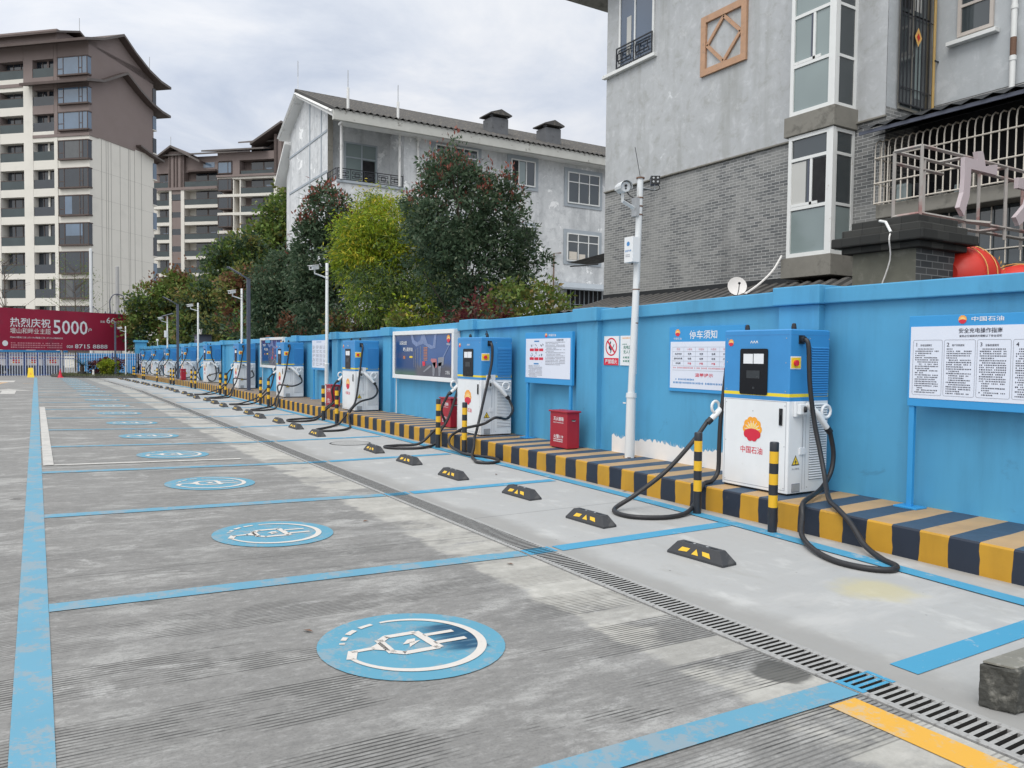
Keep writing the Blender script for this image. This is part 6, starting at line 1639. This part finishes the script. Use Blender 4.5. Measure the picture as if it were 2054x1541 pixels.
# second block, farther off
t2 = thing('apartment_tower', 'distant brown and cream apartment block with a pointed gable beside the tall tower', 'apartment block', (27.5, 144.88, -.4), AZ)
LV = [30.21, 27.07, 24.1, 21.04, 18.05, 15.06, 12.0, 9.0, 6.0, 3.0]
tb(t2, 'wall', (1.5, .0, -.4), (14, 17, 30.2), 'tcream'); tb(t2, 'wall', (1.49, .0, 30.2), (14, 17, 36.0), 'tbrown'); tb(t2, 'wall', (0.6, .0, 33.2), (1.5, 13, 35.9), 'tbrown')
for i, z in enumerate(LV):
    for y0, y1 in ((0, 6.6), (9.66, 13.2)):
        tb(t2, 'balcony_slab', (-.05, y0, z-.28), (1.49, y1, z+.28), 'tcream')
        g = MB(); g.box((.0, y0+.05, z+ZO+.3), (.04, y1-.02, z+ZO+1.25), M['trail']); g.box((-.02, y0+.05, z+ZO+1.25), (.06, y1, z+ZO+1.32), M['tbrownd']); g.build('railing', t2)
        g = MB(); g.box((.9, y0+.02, z+ZO+.3), (1.485, y0+(y1-y0)*.74, z+ZO+2.75), M['tglassd'])
        g.box((.86, y0+(y1-y0)*.36, z+ZO+.3), (.899, y0+(y1-y0)*.40, z+ZO+2.6), M['tbrownd'])
        if (i+int(y0)) % 3 == 0: g.box((.86, y0+.9, z+ZO+.4), (.899, y0+1.9, z+ZO+1.6), M['tglass'])
        g.build('balcony_door', t2)
    tb(t2, 'panel', (-.02, 7.3, z-.9), (1.48, 9.14, z+1.1), 'tbrown')
    g = MB(); g.box((-.0, 7.3, z+ZO-1.95), (1.4, 9.14, z+ZO-.9), M['tglassd']); g.build('window', t2)
for y0, y1 in ((6.61, 7.29), (9.15, 9.65)): tb(t2, 'pier', (-.12, y0, -.4), (1.48, y1, 30.0), 'tcream')
for y0, y1 in ((6.9, 7.2), (7.85, 8.05), (8.45, 8.65), (9.3, 9.6)): tb(t2, 'pier', (-.3, y0, 30.5), (1.4, y1, 36.2), 'tbrownd')
tb(t2, 'wall', (-.15, 6.7, 30.49), (1.4, 9.8, 36.8), 'tbrown'); tb(t2, 'cornice', (-.3, 0, 30.0), (1.5, 13.2, 30.48), 'tbrown')
g = MB()                                              # gable roof facing the lot
for (ya_, za_, yb_, zb_) in ((12.6, 35.2, 8.6, 37.7), (8.6, 37.7, 2.8, 34.8)):
    g.prism([(-1.2, ya_, za_+ZO), (-1.2, yb_, zb_+ZO), (-1.2, yb_, zb_+ZO-.35), (-1.2, ya_, za_+ZO-.35)], (6, 0, 0), M['troof'], M['tbrownd'])
g.build('roof', t2)
g = MB(); g.prism([(-.6, 17, 36.0+ZO), (-.6, -4.2, 36.0+ZO), (3.5, -4.2, 37.1+ZO), (3.5, 17, 37.1+ZO)], (0, 0, .25), M['troof']); g.build('roof', t2)
tb(t2, 'eave', (-.7, .0, 33.0), (.6, 5.6, 33.3), 'tbrownd')
g = MB(); g.box((.56, 1.0, 33.9+ZO), (.6, 3.2, 34.8+ZO), M['tglass']); g.build('window', t2)
g = MB(); g.tube([(-1, 8.6, 37.6+ZO), (-1, 8.6, 39.2+ZO)], .05, 5, M['steel']); g.build('roof_rod', t2)
# nearer wing of the second block
RW = [(29.94, 29.6), (27.2, 26.75), (24.23, 23.76), (21.3, 20.8), (18.3, 17.8), (15.3, 14.8), (12.3, 11.8), (9.3, 8.8), (6.3, 5.8), (3.3, 2.8)]
tb(t2, 'wall', (-6.4, -18.5, -.4), (8, -5.3, 30.3), 'tbrown'); tb(t2, 'wall', (-6.41, -18.5, 30.3), (8, -5.3, 34.0), 'tbrown')
for i, (zt_, zb_) in enumerate(RW):
    tb(t2, 'balcony_slab', (-8.05, -15.45, zb_), (-6.42, -5.25, zt_), 'tcream')
    z0 = zt_
    g = MB(); g.box((-8.2, -7.95, z0+ZO+.55), (-6.5, -5.4, z0+ZO+.7), M['tbrownd']); g.box((-8.22, -7.95, z0+ZO+2.4), (-6.5, -5.4, z0+ZO+2.5), M['tbrownd'])
    for y in (-7.95, -7.3, -5.5): g.box((-8.19, y, z0+ZO+.7), (-8.13, y+.1, z0+ZO+2.4), M['tbrownd'])
    wf = g.build('window', t2); g = MB(); g.box((-8.15, -7.9, z0+ZO+.7), (-6.5, -5.45, z0+ZO+2.4), M['tglass' if i == 0 else 'tglassd']); g.build('pane', wf)
    g = MB(); g.box((-7.98, -15.4, z0+ZO+.02), (-7.94, -9.5, z0+ZO+.95), M['trail']); g.box((-8.0, -15.4, z0+ZO+.95), (-7.92, -9.5, z0+ZO+1.02), M['tbrownd']); g.build('railing', t2)
    g = MB(); g.box((-7.1, -15.4, z0+ZO), (-6.425, -10.9, z0+ZO+2.45), M['tglassd']); g.box((-7.14, -13.2, z0+ZO), (-7.101, -13.0, z0+ZO+2.4), M['tbrownd']); g.box((-7.14, -14.6, z0+ZO+.2), (-7.101, -13.6, z0+ZO+1.5), M['tglass']); g.build('balcony_door', t2)
for y in (-8.25, -9.47): tb(t2, 'pier', (-8.0, y, -.4), (-6.42, y+.2, 29.5), 'tcream')
tb(t2, 'pier', (-8.1, -16.1, -.4), (-6.42, -15.46, 29.9), 'tcream'); tb(t2, 'cornice', (-8.3, -16.3, 29.95), (-6.4, -5.2, 30.3), 'tbrown')
tb(t2, 'wall', (-8.05, -9.3, 30.31), (-6.45, -8.0, 33.6), 'tbrown'); tb(t2, 'wall', (-8.06, -15.5, 32.6), (-6.45, -5.3, 33.9), 'tbrown')
for y in (-15.9, -17.2, -18.6): tb(t2, 'pier', (-8.4, y-.22, 30.3), (-6.4, y+.22, 36.4), 'tbrownd')
tb(t2, 'wall', (-8.1, -20, 30.3), (-6.42, -15.5, 36.0), 'tbrown')
g = MB(); g.prism([(-9.4, -14.4, 33.9+ZO), (-9.4, -3.2, 33.9+ZO), (-4, -4.5, 35.2+ZO), (-4, -14.4, 35.2+ZO)], (0, 0, .25), M['troof']); g.build('roof', t2)
g = MB()
for (ya_, za_, yb_, zb_) in ((-11.9, 35.0, -17.4, 38.2), (-17.4, 38.2, -23, 35.0)):
    g.prism([(-9.3, ya_, za_+ZO), (-9.3, yb_, zb_+ZO), (-9.3, yb_, zb_+ZO-.35), (-9.3, ya_, za_+ZO-.35)], (7, 0, 0), M['troof'], M['tbrownd'])
g.build('roof', t2)
tb(t2, 'wall', (-5.5, -16, 33.9), (1, -9.9, 36.1), 'tbrown')
g = MB(); g.prism([(-7.2, -16.5, 35.6+ZO), (-7.2, -8.5, 35.6+ZO), (-3, -10.3, 37.0+ZO), (-3, -16.5, 37.0+ZO)], (0, 0, .22), M['troof']); g.build('roof', t2)
g = MB(); g.box((-5.56, -13.2, 34.6+ZO), (-5.51, -11.6, 35.4+ZO), M['tglass']); g.build('window', t2)

# ------------------------------------------------------------------ trees and shrubs
def leafmat(name, a, b, c=None, cfrac=.0, rough=.5):
    rough = .55
    t = NT(name)
    geo = t.n('ShaderNodeNewGeometry'); r = geo.outputs['Random Per Island']
    col = t.mix(r, a, b)
    if c is not None: col = t.mix(t.math('GREATER_THAN', r, 1-cfrac), col, c)
    col = t.mix(t.mapr(t.noise(1.1, 3), .35, .65), col, k3(a, .8), 'MIX') if False else col
    t.val(t.b.inputs['Base Color'], col); t.b.inputs['Roughness'].default_value = rough
    t.b.inputs['Specular IOR Level'].default_value = .25
    tr = t.n('ShaderNodeBsdfTranslucent'); t.l(t.mix(.5, col, k3(b, 1.3)), tr.inputs['Color'])
    ms = t.n('ShaderNodeMixShader'); ms.inputs[0].default_value = .28
    t.l(t.b.outputs[0], ms.inputs[1]); t.l(tr.outputs[0], ms.inputs[2]); t.l(ms.outputs[0], t.out.inputs[0])
    return t.mat
M['bark'] = plain('bark', (.085, .065, .05), .9, .35, 9, .5, 40)
LM = {
 'photinia': leafmat('leaf_dark_green', (.038, .072, .042), (.098, .145, .082), (.15, .18, .115), .12, .34),
 'redtip': leafmat('leaf_red_tip', (.16, .040, .030), (.30, .105, .075)),
 'yellow': leafmat('leaf_yellow_green', (.14, .225, .015), (.33, .41, .03), (.46, .43, .04), .18),
 'golden': leafmat('leaf_golden', (.32, .29, .02), (.52, .42, .04)),
 'mid': leafmat('leaf_mid_green', (.07, .13, .028), (.165, .235, .05), (.20, .23, .06), .15),
 'olive': leafmat('leaf_olive', (.09, .12, .034), (.19, .20, .052), (.24, .17, .06), .16),
 'deep': leafmat('leaf_deep', (.027, .058, .031), (.068, .108, .055), (.10, .125, .066), .12),
 'rust': leafmat('leaf_rust', (.11, .045, .028), (.20, .095, .05)),
 'lime': leafmat('leaf_lime', (.14, .20, .015), (.24, .28, .03)),
 'maroon': leafmat('leaf_maroon', (.075, .018, .022), (.14, .035, .035)),
}
def leaves(P, N, size, aspect, rng, droop=.0, jitter=.9):
    """diamond leaves (two bent triangles) at points P with clump normals N"""
    n = len(P)
    d = N + rng.normal(0, jitter, (n, 3)); d[:, 2] -= droop
    d /= np.linalg.norm(d, axis=1, keepdims=True) + 1e-9
    q = rng.normal(0, 1, (n, 3)); w = np.cross(d, q); w /= np.linalg.norm(w, axis=1, keepdims=True) + 1e-9
    L = size*rng.uniform(.6, 1.25, (n, 1)); Wd = L*aspect
    up_ = np.cross(w, d)
    a = P; b = P + d*L*.45 + w*Wd + up_*Wd*.3; c = P + d*L; e_ = P + d*L*.45 - w*Wd + up_*Wd*.3
    return np.stack([a, b, c, e_], 1)
def leafobj(name, parent, blocks, origin):
    """blocks: list of (quads, material)"""
    V = np.concatenate([b[0].reshape(-1, 3) for b in blocks]) - np.array(origin)
    nq = sum(len(b[0]) for b in blocks)
    me = bpy.data.meshes.new(name)
    me.vertices.add(len(V)); me.vertices.foreach_set('co', V.astype(np.float32).ravel())
    me.loops.add(nq*4); me.loops.foreach_set('vertex_index', np.arange(nq*4, dtype=np.int32))
    me.polygons.add(nq); me.polygons.foreach_set('loop_start', np.arange(0, nq*4, 4, dtype=np.int32)); me.polygons.foreach_set('loop_total', np.full(nq, 4, dtype=np.int32))
    mi = np.concatenate([np.full(len(b[0]), i, dtype=np.int32) for i, b in enumerate(blocks)])
    me.polygons.foreach_set('material_index', mi)
    for b in blocks: me.materials.append(b[1])
    me.update(calc_edges=True); me.validate()
    o = bpy.data.objects.new(name, me); COL.objects.link(o); o.parent = parent
    return o
def tree(name, label, cat, base, lobes, n, size, aspect, kinds, seed, clump=.42, trunk=.09, group=None, droop=.1, tips=None, per=38, stems=1, crown='crown'):
    """lobes: (x, y, z, rx, ry, rz) ellipsoids in world space; kinds: [(material, share)]"""
    rng = np.random.default_rng(seed); rs = random.Random(seed)
    root = thing(name, label, cat, base, 0, group)
    vol = np.array([l[3]*l[4]*l[5] for l in lobes])**.67; vol /= vol.sum()
    cl = []
    nc = max(6, int(n/per))
    for i in range(nc):
        l = lobes[rng.choice(len(lobes), p=vol)]
        v = rng.normal(0, 1, 3); v /= np.linalg.norm(v); rr = rng.uniform(.45, 1.04)**.5
        if rng.random() < .14: rr = rng.uniform(1.05, 1.28); v[2] = abs(v[2])*.8 if rng.random() < .6 else v[2]
        pc = np.array(l[:3]) + v*rr*np.array(l[3:])
        if base[0] > 7 and base[1] < 66: pc[0] = max(pc[0], 7.5 + clump*.8)      # keep the crown behind the wall
        cl.append((pc, v, rr))
    blk = {k: [] for k, _ in kinds}; ks = [k for k, _ in kinds]; pr = np.array([p for _, p in kinds]); pr = pr/pr.sum()
    tipb = []
    zs = np.array([c[0][2] for c in cl]); zhi = np.quantile(zs, .72)
    for c, v, rr in cl:
        m = max(6, int(per*rng.uniform(.5, 1.5))); R = clump*rng.choice([.5, .7, .9, 1.15, 1.5])
        u = rng.normal(0, 1, (m, 3)); u /= np.linalg.norm(u, axis=1, keepdims=True)
        P = c + u*R*(rng.uniform(0, 1, (m, 1))**.5)*np.array([1, 1, .75])
        Nn = u*.7 + v*.5; Nn[:, 2] += .15
        q = leaves(P, Nn, size, aspect, rng, droop)
        k = ks[rng.choice(len(ks), p=pr)]
        if tips and c[2] > zhi and rr > .75 and rng.random() < tips[1]:
            t_ = rng.integers(4, 12); top = c + np.array([0, 0, R*.7]) + rng.normal(0, R*.35, (t_, 3)); tipb.append(leaves(top, np.tile(np.array([0, 0, 1.0]), (t_, 1)), size, aspect, rng, 0, .5))
        blk[k].append(q)
    blocks = [(np.concatenate(b), LM[k]) for k, b in blk.items() if b]
    if tipb: blocks.append((np.concatenate(tipb), LM[tips[0]]))
    leafobj(crown, root, blocks, base)
    g = MB(base); B = Vector(base)
    top = max(lobes, key=lambda l: l[2]+l[5])
    for s in range(stems):
        off = Vector((rs.uniform(-.35, .35), rs.uniform(-.35, .35), 0)) if stems > 1 else Vector((0, 0, 0))
        pts = [B + off, B + off*1.5 + Vector((rs.uniform(-.1, .1), rs.uniform(-.1, .1), (top[2]-B.z)*.45)), Vector((top[0], top[1], top[2]+top[5]*.3)) + off]
        pts = smooth_path(pts, 4); g.tube(pts, [trunk*(1-.75*i/(len(pts)-1)) for i in range(len(pts))], 7, M['bark'])
    for i in range(min(26, nc)):
        c = Vector(cl[rs.randrange(nc)][0]); t0 = rs.uniform(.35, .8); st = B.lerp(Vector((top[0], top[1], top[2])), t0)
        if c.z < st.z: continue
        mid = st.lerp(c, .5) + Vector((0, 0, -.15*(c-st).length*.3)); P = smooth_path([st, mid, c], 3)
        g.tube(P, [trunk*.38*(1-.8*j/(len(P)-1)) for j in range(len(P))], 5, M['bark'])
    g.build('trunk' if cat == 'tree' else 'stem', root)
    return root
TG = 'trees behind the blue wall'
tree('photinia_tree', 'dark green glossy tree with red shoot tips before the white house, tallest in the middle', 'tree', (9.2, 17, 0),
     [(8.62, 17, 5.0, 1.0, .95, 1.2), (9.9, 17, 4.5, .85, .8, 1.3), (9.2, 17, 3.7, 1.35, 1.1, 1.2), (8.6, 17, 5.8, .78, .6, .70), (9.95, 17.1, 5.3, .50, .45, .85), (9.3, 16.9, 2.7, 1.2, .9, .7), (10.35, 17, 3.9, .75, .8, 1.0), (8.15, 17, 4.3, .75, .8, .95)],
     27000, .125, .21, [('photinia', .8), ('deep', .3)], 3, .27, .075, TG, .22, ('redtip', .45), 30)
tree('bamboo_clump', 'bright yellow-green feathery clump beside the dark photinia tree', 'tree', (9.4, 22.5, 0),
     [(9.25, 22.5, 5.25, 1.35, 1.2, 1.15), (9.7, 22.5, 4.3, 1.8, 1.3, 1.3), (8.5, 22.5, 4.5, 1.05, 1.0, 1.2)],
     34000, .16, .11, [('yellow', .80), ('golden', .10), ('mid', .26)], 5, .40, .05, TG, .85, None, 46, 5)
tree('bamboo_clump', 'darker yellow-green skirt of bamboo leaves hanging low over the wall by the poster case', 'tree', (9.5, 21.2, 0),
     [(8.3, 21.2, 3.2, .9, .9, .8), (9.4, 21.2, 2.9, 1.2, .9, .85), (10.4, 21.2, 3.3, 1.0, .9, .9)],
     14000, .15, .11, [('mid', .75), ('yellow', .18), ('deep', .4)], 6, .36, .04, TG, .8, None, 40, 4)
tree('photinia_tree', 'dark leafy tree with reddish tips against the white gable, between two lighter trees', 'tree', (8.8, 27, 0),
     [(8.75, 27, 6.2, .85, .9, 1.1), (8.5, 27, 4.8, 1.15, 1.0, 1.3), (9.5, 27, 5.4, .7, .8, .9), (8.6, 27, 3.4, 1.2, 1, 1.1)],
     15000, .18, .21, [('photinia', .75), ('deep', .35)], 7, .36, .09, TG, .2, ('redtip', .75), 30)
tree('broadleaf_tree', 'tall mid green tree rising by the gable corner of the white house', 'tree', (14.6, 58, -.3),
     [(15.8, 58, 11.2, 1.3, 1.5, 2.2), (14.8, 58, 9.0, 1.8, 1.6, 2.2), (13.4, 58, 7.2, 1.6, 1.5, 1.6)],
     11000, .33, .30, [('mid', .75), ('olive', .2), ('deep', .2)], 9, .75, .16, TG, .1, None, 30)
tree('broadleaf_tree', 'spreading dark olive green tree in front of the distant brown block', 'tree', (12.1, 55, -.3),
     [(12.2, 55, 8.0, 1.9, 1.8, 1.4), (10.9, 55, 7.2, 1.3, 1.4, 1.2), (13.2, 55, 6.8, 1.6, 1.6, 1.5), (12, 55, 5.4, 2.2, 1.7, 1.3)],
     12000, .30, .30, [('deep', .5), ('mid', .45), ('olive', .25)], 11, .72, .16, TG, .1, None, 30)
tree('broadleaf_tree', 'mid green tree above the red billboard corner, paler than its neighbours', 'tree', (8.6, 69, -.4),
     [(8.0, 69, 4.9, 1.9, 1.6, 1.7), (9.7, 69, 5.6, 1.8, 1.6, 2.1), (7.6, 69, 3.1, 1.3, 1.4, 1.4), (10.6, 69, 4.0, 2, 1.6, 2), (9.9, 69, 7.0, 1.0, 1, .9)],
     14000, .30, .30, [('mid', .5), ('olive', .5), ('deep', .25)], 13, .75, .15, TG, .1, ('rust', .35), 30)
tree('broadleaf_tree', 'broad olive green tree behind the far lamp posts', 'tree', (10.4, 54, -.3),
     [(9.6, 54, 4.6, 1.6, 1.4, 1.5), (11.3, 54, 4.9, 1.7, 1.4, 1.5), (10.4, 54, 3.2, 2.4, 1.5, 1.5), (8.5, 54, 3.4, 1.1, 1.2, 1.4)],
     14000, .26, .30, [('olive', .5), ('mid', .35), ('deep', .4)], 17, .62, .13, TG, .1, None, 32)
tree('broadleaf_tree', 'rusty brown tinged tree just beyond the bent grey lamp post', 'tree', (9.6, 42, 0),
     [(9.0, 42, 4.6, .9, .9, 1.1), (9.9, 42, 5.2, .9, .9, .8), (9.5, 42, 3.4, 1.2, 1, 1.2)],
     7000, .22, .28, [('rust', .45), ('olive', .35), ('deep', .35)], 19, .5, .09, TG, .1, None, 30)
tree('broadleaf_tree', 'big dense dark green tree left of the feathery yellow clump, low over the wall', 'tree', (9.0, 33, 0),
     [(8.9, 33, 4.0, 1.5, 1.3, 1.3), (9.9, 33, 3.6, 1.2, 1.2, 1.2), (8.2, 33, 3.0, 1.1, 1, 1.2), (9.2, 33, 5.0, .9, .9, .8), (10.3, 33, 2.8, 1, 1, 1)],
     18000, .19, .22, [('photinia', .7), ('deep', .6)], 23, .46, .10, TG, .35, ('redtip', .15), 32)
bpy.data.objects['broadleaf_tree.004']['label'] = 'big dense dark green tree low over the wall beside the yellow-green clump'
SH = 'shrubs along the top of the wall'
for (nm, lab, x, y, rx, rz, zt, kinds, n, sz, tip) in (
    ('garden_shrub', 'loose light green shrub at the foot of the dark photinia, by the tiled roof', 9.6, 15.2, 1.25, .80, 2.85, [('mid', .6), ('olive', .4)], 3800, .13, None),
    ('garden_shrub', 'reddish shrub poking over the wall above the blue notice board', 8.0, 14.6, .85, .55, 2.45, [('maroon', .5), ('rust', .25), ('photinia', .4)], 2600, .12, None),
    ('garden_shrub', 'yellowish shrub over the wall above the poster case', 8.5, 18.6, 1.0, .85, 2.6, [('yellow', .4), ('olive', .5), ('mid', .3)], 3200, .14, None),
    ('garden_shrub', 'low dark shrub over the wall behind the third charger', 8.8, 23.5, 1.2, .9, 2.6, [('deep', .6), ('olive', .3), ('rust', .2)], 3200, .16, None),
    ('garden_shrub', 'dark shrub with brown leaves over the wall behind the fourth charger', 8.9, 29.5, 1.3, 1.0, 2.6, [('deep', .6), ('rust', .3)], 3200, .18, None),
    ('garden_shrub', 'dark thicket over the wall behind the fifth charger', 9.0, 37.5, 1.6, 1.4, 2.9, [('deep', .6), ('mid', .3), ('rust', .12)], 3600, .22, None),
    ('garden_shrub', 'dark thicket over the wall behind the sixth charger', 9.0, 46, 1.7, 1.6, 3.0, [('deep', .6), ('olive', .4)], 3600, .26, None),
    ('garden_shrub', 'yellow green bushy shrub at the end of the wall by the billboard', 7.9, 60, 1.1, 1.5, 2.9, [('olive', .5), ('mid', .4), ('rust', .15)], 3600, .26, None)):
    tree(nm, lab, 'shrub', (x, y, gz(y)), [(x, y, zt-rz*.5, rx, rx*.7, rz), (x-.3*rx, y, zt-rz*1.2, rx*1.1, rx*.7, rz), (x+.6*rx, y+.5, zt-rz, rx*.8, rx*.6, rz*.9)], int(n*1.7), sz, .24, kinds, int(x*100+y), .32 if sz < .2 else .55, .03, SH, .2, None, 26, 3)
# planting bed: clipped bush, red shrub, sago palm
zb_ = ZF + .15
tree('clipped_bush', 'round clipped yellow-green bush in the planting bed beside the grey post', 'shrub', (4.35, 61.6, zb_), [(4.35, 61.6, zb_+.62, .62, .55, .50)], 3400, .11, .35, [('lime', .8), ('yellow', .3)], 31, .12, .04, None, 0, None, 24)
tree('red_shrub', 'dark red shrub behind the round clipped bush', 'shrub', (3.75, 62.6, zb_), [(3.7, 62.6, zb_+.6, .5, .4, .55), (4.6, 62.8, zb_+.75, .8, .4, .5)], 2200, .13, .3, [('maroon', 1)], 33, .2, .03, None, 0, None, 24)
sp = thing('sago_palm', 'dark spiky palm in a pot standing in front of the blue fence', 'palm', (2.75, 62.4, zb_-.05))
g = MB(); g.lathe((0, 0, 0), [(.22, 0), (.28, .3), (.26, .32)], 12, M['stone']); g.build('pot', sp)
g = MB(); g.lathe((0, 0, .3), [(.12, 0), (.15, .2), (.10, .5)], 10, M['bark']); g.build('trunk', sp)
rng = np.random.default_rng(2); Q = []
for k in range(46):
    a = rng.uniform(0, 2*PI); el = rng.uniform(-.1, 1.3); L_ = rng.uniform(.8, 1.3)
    for s_ in range(26):
        t_ = s_/25; r_ = L_*t_; z = .75 + math.sin(el)*r_ - .45*t_*t_*math.cos(el)
        p = np.array([math.cos(a)*math.cos(el)*r_, math.sin(a)*math.cos(el)*r_, z])
        for sg in (-1, 1):
            d = np.array([-math.sin(a)*sg + .5*math.cos(a), math.cos(a)*sg + .5*math.sin(a), .25]); d *= .16*(1-.6*t_)/1.2; w_ = np.array([math.cos(a), math.sin(a), 0])*.011
            Q.append([p-w_, p+d*.5-w_, p+d, p+w_])
leafobj('fronds', sp, [(np.array(Q), LM['deep'])], (0, 0, 0))
# bare thin trees before the tower
def bare_tree(label, x, y, h, seed, kinds):
    rs = random.Random(seed); root = thing('young_tree', label, 'tree', (x, y, -.4)); g = MB(); rng = np.random.default_rng(seed); tips = []
    g.tube([(0, 0, 0), (.05, 0, h*.5), (0, 0, h)], [.09, .06, .015], 6, M['bark'])
    for i in range(34):
        t_ = rs.uniform(.35, .97); a = rs.uniform(0, 2*PI); L_ = h*.32*(1.15-t_) + .5; st = Vector((.05*(1-abs(2*t_-1)), 0, h*t_)); e_ = st + Vector((math.cos(a)*L_, math.sin(a)*L_, L_*rs.uniform(.4, 1.1)))
        m_ = st.lerp(e_, .5) + Vector((rs.uniform(-.1, .1), rs.uniform(-.1, .1), .1)); g.tube(smooth_path([st, m_, e_], 3), [.022, .02, .017, .014, .012, .010, .007], 4, M['bark']); tips += [m_, e_, st.lerp(e_, .75)]
    g.build('trunk', root)
    P = np.concatenate([np.array(t_) + rng.normal(0, .28, (kinds[1], 3)) for t_ in tips])
    leafobj('crown', root, [(leaves(P, np.tile(np.array([0, 0, .6]), (len(P), 1)), .13, .25, rng), LM[kinds[0]])], (0, 0, 0))
bare_tree('thin budding tree with pale green leaves in front of the cream tower', 3.0, 80, 9.4, 3, ('mid', 9))
bare_tree('nearly bare thin tree before the cream tower at the billboard top edge', -2.2, 78, 9.4, 5, ('olive', 1))
# a few dead leaves on the paving
g = MB(); random.seed(14)
for x, y in ((2.62, 6.9), (1.27, 4.22), (3.05, 5.0), (5.9, 7.1), (5.2, 8.9)):
    a = random.uniform(0, PI); d = Vector((math.cos(a), math.sin(a), 0))*.035; s_ = Vector((-d.y, d.x, 0))*.45; p = Vector((x, y, zl(x)+.008))
    g.poly([p-d, p+s_+Vector((0, 0, .008)), p+d, p-s_+Vector((0, 0, .004))], M['rust'])
stuff(g.build('fallen_leaves'), 'few curled brown leaves scattered on the grey concrete', 'leaves')
